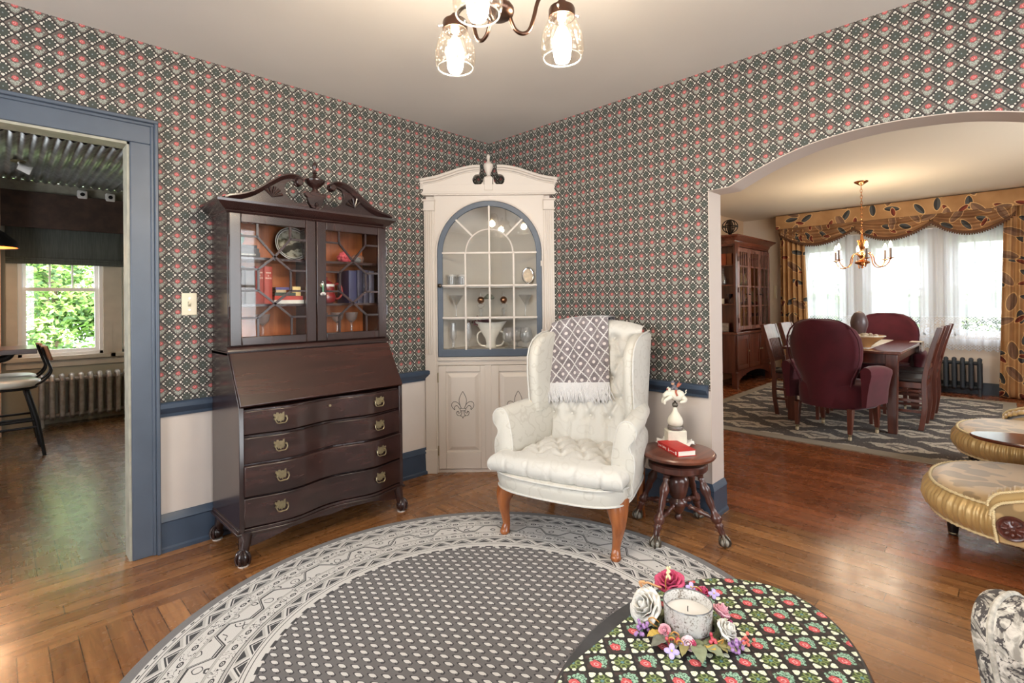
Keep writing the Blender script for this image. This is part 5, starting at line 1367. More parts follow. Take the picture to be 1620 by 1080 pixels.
# ---------------------------------------------------------------- pair of gold satin couches with a small oval table between
def satin(name):
    m, p = newmat(name); x, y, z = coord(); n = noise(vec(x, y, z), 5.5, 2.0); vv = voro(vec(x, y*1.2, z*.2), 5.0)
    k = step(fabs(n-.5)+vv*.10, .125, .105)
    _set(p.inputs['Base Color'], mix(k, lin((148, 122, 82)), lin((192, 160, 112)))); p.inputs['Roughness'].default_value = .42; p.inputs['Sheen Weight'].default_value = .4; p.inputs['Metallic'].default_value = .15; return m
GOLD = satin('gold_brocade'); GOLDP = M('gold_satin_pleats', (196, 164, 108), .32, .25, sheen=.3); CORD = M('cream_gold_cord', (226, 206, 160), .5, .1)
ROSW = wood('carved_rosewood', (58, 26, 22), (104, 52, 42), .22, .5, 'x', 8); BLEG = M('black_satin_leg', (34, 31, 31), .3, coat=.4)
def rope(mb, pts, r_, closed=False, tw=.016):
    P = [Vector(q) for q in pts]; L_ = 0; acc = [0]
    for a_, b_ in zip(P, P[1:]): L_ += (b_-a_).length; acc.append(L_)
    for s in (0, 1):
        out = []
        for i, q in enumerate(P):
            t = (P[(i+1) % len(P)]-P[i-1]) if closed else (P[min(i+1, len(P)-1)]-P[max(i-1, 0)]); t.normalize(); n0 = t.cross(Vector((0, 0, 1)))
            if n0.length < .1: n0 = t.cross(Vector((0, 1, 0)))
            n0.normalize(); b0 = t.cross(n0); a_ = acc[i]/tw*2*PI+s*PI; out.append(q+(n0*math.cos(a_)+b0*math.sin(a_))*r_*.55)
        mb.tube(out, r_*.62, 6, closed)
def resample(pts, d_):
    P = [Vector(q) for q in pts]; out = [P[0]]; 
    for a_, b_ in zip(P, P[1:]):
        k = max(1, int((b_-a_).length/d_)); out += [a_+(b_-a_)*(i/k) for i in range(1, k+1)]
    return out
def gold_couch(label, loc_, far=False):
    """local: x along depth (front face at low x), y towards the rounded foot end"""
    g = thing('gold_couch', label, 'couch', loc_, 0, 'pair of gold satin couches in the archway')
    W2 = .415
    def outline(z, gr=0.0, ruf=0.0, n=220):
        pts = []
        for j in range(n+1):
            t = j/n
            a_ = -PI/2+PI*t*1.0; e = 2.3; c_, s_ = math.cos(a_), math.sin(a_); rr_ = (abs(c_)**e+abs(s_)**e)**(-1/e)
            x, y = W2+s_*rr_*(W2+gr), c_*rr_*(.40+gr)-.40
            if t < .001 or t > .999: y = -.40
            q = math.sin(j*1.45)*ruf+math.sin(j*.83+1)*ruf*.6
            pts.append((x+s_*q, y+c_*q, z))
        return [(-gr, -1.55, z)]+pts+[(2*W2+gr, -1.55, z)]
    mb = MB(); mb.loft([outline(.345, -.10), outline(.338, -.045), outline(.328, -.018), outline(.318, -.002)], cap=True); mb.build('seat_top', GOLD, g, smooth=60)
    mb = MB(); mb.loft([outline(.316, -.002, .0), outline(.306, .014, .004), outline(.275, .032, .0065), outline(.240, .036, .007), outline(.205, .026, .006), outline(.178, .006, .003), outline(.170, -.008)], cap=True); mb.build('pleated_border', GOLDP, g, smooth=180)
    mb = MB(); rope(mb, resample(outline(.318, .006), .0035), .0075); rope(mb, resample(outline(.172, .004), .0035), .0075); mb.build('rope_trim', CORD, g, smooth=80)
    for x, y in ((.44, -.08), (.10, -.60), (.78, -.60), (.10, -1.45), (.78, -1.45)):
        mb = MB(); mb.lathe([(0, .0), (.018, .0), (.020, .006), (.020, .012), (.021, .014), (.026, .06), (.036, .12), (.040, .155), (.040, .178), (0, .178)], (x, y, 0), 16); l_ = mb.build('leg', BLEG, g, smooth=50)
        MB().lathe([(.0205, .006), (.022, .008), (.022, .012), (.0205, .014)], (x, y, 0), 16).build('ferrule', BRASS, l_)
    MB_ = MB; fx_ = Matrix(((-1, 0, 0, 2*W2), (0, 1, 0, 0), (0, 0, 1, 0), (0, 0, 0, 1))) if far else None   # far: the arm stands on the back long side
    # scrolled arm rising at the far end, with a carved rosette on its face
    prof = smooth([(-.225, .322, 0), (-.232, .352, 0), (-.258, .382, 0), (-.30, .400, 0), (-.36, .425, 0), (-.44, .48, 0), (-.54, .56, 0), (-.64, .63, 0)], 5); pr = [(q.x, q.y) for q in prof]
    inner_ = [(y-.010, z-.040) for y, z in pr]
    mb = MB_(fx_); rings = []
    for (y0, z0), (y1, z1) in zip(pr, inner_):
        rings.append((y0, z0, y1, z1))
    NB = 26
    def band(u, v_):
        i = u*(len(pr)-1); k = min(int(i), len(pr)-2); f = i-k; y = pr[k][0]*(1-f)+pr[k+1][0]*f; z = pr[k][1]*(1-f)+pr[k+1][1]*f
        ruf = .0030*math.sin(u*70)
        a_ = v_*PI; x = -.02+.13*(v_); hh = .02*math.sin(a_)**.4
        return (x, y+ruf*.5, z-.02+hh+ruf)
    mb.grid(band, 150, 22); 
    mb.add([(-.02, y, z) for y, z in pr]+[(-.02, y, z) for y, z in inner_], [(i, i+1, len(pr)+i+1, len(pr)+i) for i in range(len(pr)-1)])
    mb.build('arm_band', GOLDP, g, smooth=180)
    face = inner_+[(-.66, .17), (-.262, .175), (-.250, .25)]
    mb = MB_(fx_); mb.prism(face, -.030, .105, 'x'); mb.build('arm_panel', GOLD, g, .006)
    mb = MB_(fx_); rope(mb, resample([(-.035, y, z+.004) for y, z in inner_], .0035), .0065); rope(mb, resample([(-.035, -.245, .312), (-.035, -.247, .25), (-.035, -.256, .176)], .0035), .0065); rope(mb, resample([(-.032, y-.001, z+.004) for y, z in pr], .0035), .006); mb.build('arm_rope', CORD, g, smooth=80)
    mb = MB_(fx_); Rx = Matrix.Rotation(-PI/2, 3, 'Y'); c0 = Vector((-.030, -.305, .248))
    mb.lathe([(.0, 0), (.052, .0), (.054, .006), (.048, .014), (.040, .010), (.030, .012), (.012, .018), (0, .02)], c0, 32, R=Rx)
    for k in range(8): a_ = 2*PI*k/8; mb.sph(c0+Vector((-.014, .027*math.cos(a_), .027*math.sin(a_))), (.006, .012, .007), 10, 6, Matrix.Rotation(a_, 3, 'X'))
    mb.sph(c0+Vector((-.020, 0, 0)), .010, 12, 8); mb.build('carved_rosette', ROSW, g, smooth=50)
    return g
gold_couch('gold satin couch with rope trim standing nearest in the archway', (.20, -2.752, 0))
gold_couch('gold satin couch with rope trim behind the small oval table', (1.60, -2.775, 0), True)
ot = thing('side_table', 'small oval dark wood table between the two gold couches', 'table', (1.12, -3.25, 0)); OTW = wood('oval_table_wood', (70, 34, 24), (120, 64, 44), .16, .6, 'y', 6)
mb = MB(); mb.lathe([(0, .428), (1, .428), (1.03, .436), (1.035, .442), (1.02, .448), (0, .450)], n=64, sx=.17, sy=.36); mb.build('table_top', OTW, ot, smooth=35)
MB().lathe([(0, .06), (.03, .06), (.045, .10), (.022, .16), (.040, .26), (.020, .36), (.05, .428), (0, .428)], n=20).build('column', OTW, ot, smooth=60)
for k in range(3): a_ = 2*PI*k/3+.5; mb = MB(); mb.tube(smooth([(0, 0, .12), (.10*math.cos(a_), .10*math.sin(a_), .09), (.22*math.cos(a_), .22*math.sin(a_), .012)], 5), [.022-.008*i/10 for i in range(11)], 8); mb.build('leg', OTW, ot)

# ---------------------------------------------------------------- black and cream armchair at the right edge
def damask():
    m, p = newmat('black_cream_damask'); x, y, z = coord(); v_ = vec(x, y, z); n = noise(v_, 15.0, 4.0, .6, 1.8); n2 = noise(v_, 42.0, 3.0, .6, .8)
    k = step(fabs(n-.5)*1.1+(n2-.5)*.22, .022, .045); k2 = step(n2, .40, .62)
    c = mix(k, lin((72, 68, 68)), mix(k2, lin((150, 145, 136)), lin((214, 208, 198))))
    _set(p.inputs['Base Color'], c); p.inputs['Roughness'].default_value = .7; _set(p.inputs['Normal'], bump(k*.7+n2*.3, .5, .006)); return m
DAM = damask(); DAMW = M('damask_welt', (186, 180, 168), .7, var=.25, vs=90)
ac = thing('accent_chair', 'black and cream patterned upholstered armchair at the right edge of the foreground', 'armchair', (-1.13, -3.165, 0), math.radians(-25))
def armshape(x0, x1, nm):
    mb = MB(); rings = []; n = 20
    for y, k in ((.030, .55), (.026, .78), (.014, .93), (-.01, 1.0), (-.10, 1.02), (-.40, 1.02), (-.72, 1.0)):
        ring = []; c_ = (x0+x1)/2; hw_ = (x1-x0)/2
        for j in range(n+1):
            a_ = PI*j/n; ring.append((c_-math.cos(a_)*hw_*(.62+.38*k), 0, .53+math.sin(a_)*.085*(.5+.5*k)))
        low = [(c_+hw_*(.62+.38*k)*.93, 0, .40), (c_+hw_*(.62+.38*k)*.80, 0, .16), (c_-hw_*(.62+.38*k)*.80, 0, .16), (c_-hw_*(.62+.38*k)*.93, 0, .40)]
        pts = []
        for q in ring+low:
            dy = -.030*max(0, (.60-q[2])/.2)**1.0 if q[2] < .60 else 0
            pts.append((q[0], y+max(-.07, dy), q[2]))
        rings.append(pts)
    mb.loft(rings); a_ = mb.build(nm, DAM, ac, smooth=60)
    mb = MB(); mb.tube(rings[3], .006, 8, True); mb.build('welt', DAMW, a_)
armshape(-.36, -.20, 'arm'); armshape(.20, .36, 'arm')
mb = MB(); mb.bx(-.22, .22, -.70, -.03, .16, .46); mb.build('seat', DAM, ac, .04, 4)
mb = MB(); mb.bx(-.36, .36, -.86, -.68, .16, .95); mb.build('backrest', DAM, ac, .06, 4)
for x in (-.29, .29):
    for y in (-.08, -.78): MB().cyl((x, y, 0), (x, y, .17), .018, .026, 12).build('leg', BLEG, ac)

# ---------------------------------------------------------------- ceiling light with seeded glass shades
LX, LY = -1.752, -1.925
cl = thing('ceiling_light', 'bronze three-arm ceiling light with seeded glass shades', 'ceiling light', (LX, LY, 0))
def seeded():
    m, p = newmat('seeded_glass'); x, y, z = coord(); vv = voro(vec(x, y, z*.7), 105.0); sd = lt(vv, .20)
    T.nodes.remove(p); o_ = T.nodes['Material Output']
    tr = T.nodes.new('ShaderNodeBsdfTransparent'); tr.inputs[0].default_value = (.97, .95, .92, 1); gl = T.nodes.new('ShaderNodeBsdfGlossy'); gl.inputs['Roughness'].default_value = .03
    df = T.nodes.new('ShaderNodeBsdfTranslucent'); df.inputs[0].default_value = (1, .95, .88, 1)
    lw = T.nodes.new('ShaderNodeLayerWeight'); lw.inputs[0].default_value = .35
    a_ = T.nodes.new('ShaderNodeMixShader'); b_ = T.nodes.new('ShaderNodeMixShader')
    _set(a_.inputs[0], sd*.06+.0015); T.links.new(tr.outputs[0], a_.inputs[1]); T.links.new(df.outputs[0], a_.inputs[2])
    _set(b_.inputs[0], E(lw.outputs['Facing'])*.22+.015); T.links.new(a_.outputs[0], b_.inputs[1]); T.links.new(gl.outputs[0], b_.inputs[2]); T.links.new(b_.outputs[0], o_.inputs[0]); return m
SEED = seeded()
FIL = M('glowing_filament', (255, 214, 150), emit=(255, 206, 140), es=60.0); BULB = glassmat('bulb_glass', (1, .97, .9), .8)
MB().lathe([(0, H), (.075, H), (.072, H-.020), (.030, H-.030), (.012, H-.034), (0, H-.034)], n=32).build('canopy', BRONZE, cl, smooth=40)
MB().cyl((0, 0, 2.16), (0, 0, H-.03), .009, n=12).build('stem', BRONZE, cl)
MB().lathe([(0, 2.128), (.030, 2.130), (.046, 2.140), (.050, 2.150), (.050, 2.160), (.042, 2.172), (.018, 2.180), (.012, 2.20), (0, 2.20)], n=32).build('hub', BRONZE, cl, smooth=45)
for k, (tx, ty, zb, ztop) in enumerate(((-1.750, -1.708, 2.046, 2.20), (-1.577, -2.040, 2.024, 2.18), (-1.930, -2.027, 2.030, 2.186))):
    v_ = Vector((tx-LX, ty-LY, 0)); d_ = v_.normalized(); R_ = v_.length
    P = lambda r_, z: d_*r_+Vector((0, 0, z))
    zc = zb+.150
    a_ = MB(); a_.tube(smooth([P(.035, 2.150), P(.042, 2.125), P(.055, 2.100), P(.078, 2.090), P(.100, 2.104), P(.115, 2.145), P(.130, 2.20), P(.155, 2.232), P(.185, 2.236), P(R_, 2.222), P(R_, zc+.03)], 6), .0065, 10); arm = a_.build('arm', BRONZE, cl, smooth=80)
    c0 = v_
    MB().lathe([(0, zc+.040), (.010, zc+.038), (.018, zc+.028), (.020, zc+.018), (.040, zc+.012), (.043, zc+.004), (.043, zc-.020), (.039, zc-.020), (.039, zc+.002), (0, zc+.004)], c0, 28).build('shade_holder', BRONZE, arm, smooth=40)
    mb = MB()
    for q in range(3): t = 2*PI*q/3+.5+k; mb.cyl(c0+Vector((.040*math.cos(t), .040*math.sin(t), zc-.008)), c0+Vector((.054*math.cos(t), .054*math.sin(t), zc-.008)), .0035, n=8); mb.sph(c0+Vector((.055*math.cos(t), .055*math.sin(t), zc-.008)), .005, 8, 6)
    mb.build('thumb_screw', CHROME, arm)
    pr = [(.034, zc-.004), (.040, zc-.018), (.052, zc-.040), (.064, zc-.072), (.0695, zc-.100), (.070, zc-.122), (.066, zc-.142), (.061, zb)]
    pf = [(q.x, q.y) for q in smooth([(*q, 0) for q in pr], 3)]
    sh = MB().lathe(pf+[(r_-.0022, z) for r_, z in reversed(pf)], c0, 44).build('glass_shade', SEED, arm, smooth=80)
    mb = MB(); mb.tube([c0+Vector((.060*math.cos(2*PI*j/44), .060*math.sin(2*PI*j/44), zb)) for j in range(44)], .0022, 6, True); mb.build('shade_lip', glassmat('glass_lip', (.9, .87, .82), 1.5, .45), sh)
    MB().lathe([(0, zc), (.015, zc), (.015, zc-.022), (.012, zc-.026), (0, zc-.026)], c0, 16).build('socket', M('cream_socket', (226, 202, 160), .5), arm)
    b = MB().lathe([(.010, zc-.024), (.016, zc-.036), (.022, zc-.060), (.023, zc-.078), (.018, zc-.094), (.008, zc-.102), (0, zc-.104)], c0, 24).build('bulb', BULB, arm, smooth=80)
    mb = MB()
    for q in range(6): t = 2*PI*q/6; mb.tube([c0+Vector((.004*math.cos(t), .004*math.sin(t), zc-.036)), c0+Vector((.010*math.cos(t+.4), .010*math.sin(t+.4), zc-.086))], .0022, 6)
    mb.build('filament', FIL, b)
    l = bpy.data.lights.new('bulb_glow', 'POINT'); l.energy = 15.0; l.color = (1.0, .90, .76); l.shadow_soft_size = .03
    lo_ = bpy.data.objects.new('bulb_glow', l); COL.objects.link(lo_); lo_.parent = arm; lo_.location = c0+Vector((0, 0, zc-.075))
# ---------------------------------------------------------------- dining room
DRUG = None
def drugmat():
    m, p = newmat('dining_rug_pattern'); x, y, z = coord(); n = noise(vec(x, y), 7.0, 3.0)
    zz = fabs(fract(y/.16+(n-.5)*.3)-.5)*.09
    a = fract((x+zz)/.30)-.5; b = fract(y/.62+.5*flo((x+zz)/.30))-.5; d_ = fabs(a)*.75+fabs(b)
    n3 = noise(vec(x*1.0, y*3.0), 14.0, 3.0)
    c = mix(lt(d_+(n3-.5)*.16, .40), lin((82, 76, 73)), lin((184, 174, 158))); c = mix(lt(d_, .20), c, lin((112, 104, 99))); c = mix(lt(d_, .09), c, lin((190, 180, 164)))
    c = mix(gt(n3, .60)*.6, c, lin((96, 89, 85))); c = mix(lt(n3, .36)*.5, c, lin((168, 158, 144)))
    c = mix(gt(mx(fabs(x)/1.70, fabs(y)/1.28), .93), c, lin((150, 140, 124)))
    _set(p.inputs['Base Color'], c); p.inputs['Roughness'].default_value = .95; return m
o = MB().bx(-1.72, 1.72, -1.30, 1.30, 0, .009).build('area_rug', drugmat(), loc=(3.725, -1.78, .0005), smooth=0); tag(o, 'rectangular beige and charcoal patterned rug under the dining table', 'rug')

CHW = wood('cherry_wood', (70, 34, 26), (118, 62, 46), .28, .45, 'z', 6); CHWX = wood('cherry_wood_flat', (76, 38, 28), (128, 70, 52), .2, .55, 'x', 6)
dt = thing('dining_table', 'long cherry dining table under the brass chandelier', 'table', (3.59, -1.86, 0)); TX, TY, TZ = .81, .49, .748
MB().bx(-TX, TX, -TY, TY, TZ-.028, TZ).build('table_top', CHWX, dt, .006, 3)
mb = MB()
for s in (-1, 1): mb.bx(-TX+.08, TX-.08, s*(TY-.07)-.012, s*(TY-.07)+.012, TZ-.12, TZ-.028); mb.bx(s*(TX-.07)-.012, s*(TX-.07)+.012, -TY+.08, TY-.08, TZ-.12, TZ-.028)
mb.build('apron', CHW, dt, .002)
for sx in (-1, 1):
    for sy in (-1, 1):
        x, y = sx*(TX-.075), sy*(TY-.075); mb = MB(); mb.loft([[(x+a_*.045, y+b*.045, TZ-.028) for a_, b in ((-1, -1), (1, -1), (1, 1), (-1, 1))], [(x+a_*.045, y+b*.045, TZ-.13) for a_, b in ((-1, -1), (1, -1), (1, 1), (-1, 1))], [(x+a_*.034, y+b*.034, 0) for a_, b in ((-1, -1), (1, -1), (1, 1), (-1, 1))]]); mb.build('leg', CHW, dt, .004)
dt.location.z = .0095
LACE = M('lace_runner_white', (226, 222, 214), .9, var=.2, vs=90)
o = thing('table_runner', 'white lace runner laid along the dining table', 'table runner', (3.59, -1.90, TZ+.0095))
mb = MB(); mb.bx(-.62, .80, -.17, .17, .0, .002); mb.build('cloth', LACE, o)
mb = MB()
for s in (-1, 1):
    for k in range(36): x = -.62+.0395*k; mb.prism([(x+.018*math.cos(a_), s*.17+s*.016*math.sin(a_)) for a_ in [PI*j/6 for j in range(7)]], 0, .002, 'z')
mb.build('scalloped_edge', LACE, o)
o = thing('napkin', 'white cloth hanging over the window-side edge of the dining table', 'napkin', (4.22, -2.3535, TZ+.0115)); mb = MB()
def nap(u, v_): return (-.10+.20*u, .10*(1-v_*2) if v_ < .5 else -.0055-.004*math.sin(u*9), .0 if v_ < .5 else -.11*(v_-.5)*2*(1-.25*abs(u-.5)))
mb.grid(nap, 14, 13); mb.build('cloth', M('napkin_white', (220, 216, 210), .9), o, solid=.003)
bw = thing('fruit_bowl', 'wide cream bowl on the dining table, its rim coloured pale as if lit', 'bowl', (3.17, -2.015, TZ+.012)); BWM = M('amber_bowl', (196, 146, 92), .2, coat=.4)
MB().lathe([(0, 0), (.05, 0), (.055, .012), (.10, .052), (.165, .10), (.172, .108), (.166, .110), (.095, .060), (.045, .022), (0, .018)], n=40).build('bowl', BWM, bw, smooth=60); mb = MB(); mb.tube([(.169*math.cos(2*PI*j/40), .169*math.sin(2*PI*j/40), .110) for j in range(40)], .006, 6, True); mb.build('rim', M('pale_lit_rim', (238, 226, 200), .15, coat=.5), bw)  # paler rim colour stands in for light caught along the bowl edge
mb = MB()
for i in range(26): a_, r_ = rnd.uniform(0, 2*PI), rnd.uniform(0, .10); mb.sph((r_*math.cos(a_), r_*math.sin(a_), .085+rnd.uniform(0, .03)), (.024,)*3, 9, 6)
o = thing('potpourri', 'mound of pale dried pods heaped in the dining table bowl', 'potpourri', (3.17, -2.015, TZ+.012)); mb.build('pods', M('pale_pods', (188, 176, 156), .8, var=.3, vs=30), o); o['kind'] = 'stuff'
o = thing('ginger_jar', 'dark mauve egg-shaped jar on the dining table behind the burgundy chair', 'jar', (3.42, -1.925, TZ+.0115)); JM = M('mauve_glaze', (94, 78, 80), .4, coat=.25, var=.12, vs=20)
MB().lathe([(0, 0), (.036, 0), (.040, .012), (.034, .022), (.030, .06), (.034, .095), (0, .10)], n=28).build('foot', JM, o, smooth=50); MB().lathe([(0, .085), (.030, .092), (.058, .130), (.076, .195), (.078, .235), (.068, .285), (.046, .325), (.020, .345), (0, .349)], n=36).build('body', JM, o, smooth=70)

VEL = M('burgundy_velvet', (82, 20, 33), .85, sheen=.2, var=.14, vs=7); VELP = M('burgundy_piping', (84, 24, 38), .7, sheen=.3)
def host_chair(label, loc_, rz):
    h = thing('host_chair', label, 'armchair', loc_, rz, 'burgundy velvet host chairs at the ends of the dining table')
    hwz = [(.26, .235), (.36, .225), (.44, .215), (.52, .235), (.60, .275), (.70, .305), (.80, .315), (.88, .305), (.95, .272), (1.00, .225), (1.03, .165), (1.045, .085)]
    mb = MB(); rings = []
    for z, w_ in hwz:
        lean = -.20-.13*(z-.26); ring = []
        for j in range(28):
            a_ = 2*PI*j/28; c_, s_ = math.cos(a_), math.sin(a_); r_ = (abs(c_)**2.6+abs(s_)**2.6)**(-1/2.6); wrap = .10*(abs(s_*r_))**2.2 if z < 1.0 else .06*(abs(s_*r_))**2
            ring.append((lean+.055*c_*r_+wrap, s_*r_*w_, z))
        rings.append(ring)
    mb.loft(rings); b_ = mb.build('backrest', VEL, h, smooth=70)
    pts = [(-.20-.13*(z-.26)-.035+.08, s*w_*1.0, z) for s, seq in ((1, hwz), (-1, list(reversed(hwz)))) for z, w_ in seq]
    mb = MB(); mb.tube(pts, .007, 6); mb.build('piping', VELP, b_)
    mb = MB(); rings = []
    for z, k in ((.255, .95), (.275, 1.0), (.40, 1.02), (.452, 1.0), (.475, .93), (.482, .80)):
        ring = []
        for j in range(36):
            a_ = 2*PI*j/36; c_, s_ = math.cos(a_), math.sin(a_); r_ = (abs(c_)**3.2+abs(s_)**3.2)**(-1/3.2); ring.append((.02+c_*r_*.265*k, s_*r_*.285*k*(1+.10*c_), z))
        rings.append(ring)
    mb.loft(rings); mb.build('seat', VEL, h, smooth=60)
    for s in (-1, 1):
        mb = MB(); rings = []
        for x, w_, zt in ((-.20, .045, .640), (-.10, .058, .650), (.02, .064, .645), (.12, .062, .632), (.175, .050, .615), (.190, .030, .60)):
            c_ = .345; rings.append([(x, s*(c_-w_*.75), .30), (x, s*(c_-w_*.80), .50), (x, s*(c_-w_*.95), .57)]+[(x, s*(c_-w_*math.cos(PI*j/8)), .585+(zt-.585)*math.sin(PI*j/8)) for j in range(1, 8)]+[(x, s*(c_+w_*.95), .57), (x, s*(c_+w_*.6), .50), (x, s*(c_+w_*.30), .42), (x, s*(c_-w_*.0), .30)])
        mb.loft(rings); mb.build('arm', VEL, h, smooth=60)
    for x, y in ((-.205, .228), (-.205, -.228), (.225, .235), (.225, -.235)):
        k = 1 if x > 0 else -1; mb = MB(); mb.loft([[(x+a_*.024, y+b*.024, .27) for a_, b in ((-1, -1), (1, -1), (1, 1), (-1, 1))], [(x+k*.02+a_*.015, y+b*.015, .055) for a_, b in ((-1, -1), (1, -1), (1, 1), (-1, 1))]]); l_ = mb.build('leg', CHW, h, .003)
        mb = MB(); mb.cyl((x+k*.02, y, .035), (x+k*.02, y, .062), .014, n=12); mb.build('ferrule', BRASS, l_); mb = MB(); mb.cyl((x+k*.02-.001, y-.008, .0185), (x+k*.02-.001, y+.008, .0185), .0175, n=16); mb.build('caster', M('ivory_caster', (206, 188, 156), .3), l_)
    return h
host_chair('burgundy velvet chair turned its back at the near end of the dining table', (2.575, -1.885, .0105), math.radians(-14))
host_chair('burgundy velvet chair at the far end of the dining table by the windows', (4.42, -1.97, .0105), PI)

def side_chair():
    h = thing('side_chair', '', 'chair', (0, 0, 0), 0, 'cherry slat-back side chairs along the dining table')
    # local: faces +y, back at y=0
    for s in (-1, 1):
        mb = MB(); pts = [(s*.19, .03, .0), (s*.19, .0, .22), (s*.19, .0, .46), (s*.19, -.05, .72), (s*.19, -.115, .955)]; sm = smooth(pts, 5); mb.loft([[(q.x-.017, q.y-.020, q.z), (q.x+.017, q.y-.020, q.z), (q.x+.017, q.y+.020, q.z), (q.x-.017, q.y+.020, q.z)] for q in sm]); mb.build('leg', CHW, h, .003, smooth=30)
        mb = MB(); mb.loft([[(s*.20+a_*.018, .41+b*.018, .44) for a_, b in ((-1, -1), (1, -1), (1, 1), (-1, 1))], [(s*.20+a_*.014, .41+b*.014, 0) for a_, b in ((-1, -1), (1, -1), (1, 1), (-1, 1))]]); mb.build('leg', CHW, h, .003)
        mb = MB(); mb.bar((s*.192, .01, .17), (s*.20, .41, .17), .014, .024); mb.bar((s*.192, .01, .27), (s*.20, .41, .27), .014, .024); mb.build('stretcher', CHW, h)
    mb = MB(); mb.bx(-.20, .20, .0, .43, .385, .44); mb.build('seat_frame', CHW, h, .004)
    mb = MB(); mb.bx(-.205, .205, -.005, .45, .438, .478); mb.build('seat', M('dark_leather', (46, 36, 34), .45), h, .018, 3)
    mb = MB(); mb.loft([[(-.18, -.064+dy, .80), (0, -.074+dy, .80), (.18, -.064+dy, .80), (.18, -.108+dy, .95), (0, -.118+dy, .955), (-.18, -.108+dy, .95)] for dy in (-.010, .010)]); mb.build('crest_rail', CHW, h, .002)
    mb = MB(); mb.bx(-.18, .18, -.028, -.008, .56, .60); mb.build('lower_rail', CHW, h)
    for k in range(7): x = -.132+.044*k; mb = MB(); mb.bar((x, -.018, .60), (x, -.066, .805), .016, .009, (0, 1, 0)); mb.build('slat', CHW, h)
    return h
sc = side_chair(); used = False
for x, y, rz, lb in ((3.335, -2.475, 0, 'cherry slat-back side chair on the right of the dining table, nearer the gold couches'), (3.965, -2.49, 0, 'cherry slat-back side chair on the right of the dining table, nearer the radiator'), (3.20, -1.225, PI, 'cherry slat-back side chair on the hutch side of the dining table, nearer the arch'), (3.78, -1.225, PI, 'cherry slat-back side chair on the hutch side of the dining table, nearer the windows')):
    place(sc, used, (x, y, .0105), rz, lb); used = True

# chandelier
CHB = M('chandelier_brass', (206, 142, 92), .22, 1.0)
cx_, cy_ = 3.950, -1.866
cn = thing('chandelier', 'brass candle-arm chandelier hanging over the dining table', 'chandelier', (cx_, cy_, 0))
MB().lathe([(0, H), (.068, H), (.066, H-.010), (.030, H-.034), (.012, H-.046), (0, H-.048)], n=28).build('canopy', CHB, cn, smooth=50)
mb = MB(); z = H-.05
k = 0
while z > 2.06:
    a_ = (k % 2)*PI/2; mb.tube([(.010*math.cos(t)*math.cos(a_), .010*math.cos(t)*math.sin(a_), z-.020+.022*math.sin(t)) for t in [2*PI*j/12 for j in range(12)]], .0026, 6, True); z -= .034; k += 1
mb.build('chain', CHB, cn)
mb = MB(); mb.tube([(.030*math.cos(t), 0, 2.000+.034*math.sin(t)) for t in [2*PI*j/20 for j in range(20)]], .006, 8, True); mb.build('top_ring', CHB, cn)
MB().lathe([(0, 1.575), (.010, 1.578), (.012, 1.590), (.006, 1.600), (.028, 1.612), (.070, 1.632), (.074, 1.645), (.050, 1.660), (.026, 1.672), (.022, 1.69), (.038, 1.71), (.040, 1.73), (.022, 1.75), (.016, 1.78), (.026, 1.80), (.034, 1.83), (.044, 1.875), (.050, 1.892), (.030, 1.890), (.018, 1.90), (.012, 1.95), (0, 1.968)], n=28).build('column', CHB, cn, smooth=60)
CND = M('grey_candle_sleeve', (110, 96, 92), .5); FLB = M('candle_bulb_glow', (255, 226, 170), emit=(255, 214, 150), es=22.0)
for k in range(6):
    a_ = 2*PI*k/6+.32; d_ = Vector((math.cos(a_), math.sin(a_), 0)); P = lambda r_, z: d_*r_+Vector((0, 0, z))
    mb = MB(); mb.tube(smooth([P(.03, 1.715), P(.075, 1.745), P(.110, 1.70), P(.125, 1.63), P(.165, 1.590), P(.215, 1.590), P(.252, 1.625), P(.270, 1.668)], 6), .0055, 8); ar = mb.build('arm', CHB, cn, smooth=80)
    MB().lathe([(.004, 1.660), (.012, 1.664), (.036, 1.672), (.034, 1.677), (.010, 1.676), (0, 1.68)], d_*.272, 20).build('drip_pan', CHB, ar, smooth=50)
    MB().cyl(P(.272, 1.676), P(.272, 1.782), .0115, .0105, 14).build('candle_sleeve', CND, ar)
    MB().lathe([(0, 1.782), (.009, 1.784), (.016, 1.802), (.0165, 1.815), (.010, 1.838), (.004, 1.852), (0, 1.856)], d_*.272, 16).build('bulb', FLB, ar, smooth=80)
    l = bpy.data.lights.new('candle_glow', 'POINT'); l.energy = 2.8; l.color = (1, .84, .64); l.shadow_soft_size = .03; lo_ = bpy.data.objects.new('candle_glow', l); COL.objects.link(lo_); lo_.parent = ar; lo_.location = P(.272, 1.90)

# china hutch
hu = thing('china_hutch', 'tall cherry china hutch with leaded glass doors against the dining room wall', 'hutch', (0, 0, 0)); HX0, HX1, HY0, HY1 = 4.385, 5.79, -.31, .145
mb = MB(); mb.bx(HX0, HX1, HY0+.02, HY1, .20, .755); 
for x in (HX0, HX1-.08):
    for y in (HY0, HY1-.07): mb.bx(x, x+.08, y, y+.07, 0, .22)
n = 24
for i in range(n):
    t0, t1 = i/n, (i+1)/n; f = lambda t: .20-.0-.10*(abs(2*t-1))**2.2+.0
    x0, x1 = HX0+.08+(HX1-HX0-.16)*t0, HX0+.08+(HX1-HX0-.16)*t1; mb.add([(x0, HY0+.005, f(t0)), (x1, HY0+.005, f(t1)), (x1, HY0+.005, .23), (x0, HY0+.005, .23), (x0, HY0+.025, f(t0)), (x1, HY0+.025, f(t1)), (x1, HY0+.025, .23), (x0, HY0+.025, .23)], [(0, 1, 2, 3), (4, 7, 6, 5), (0, 4, 5, 1)])
mb.build('base', CHW, hu, .003)
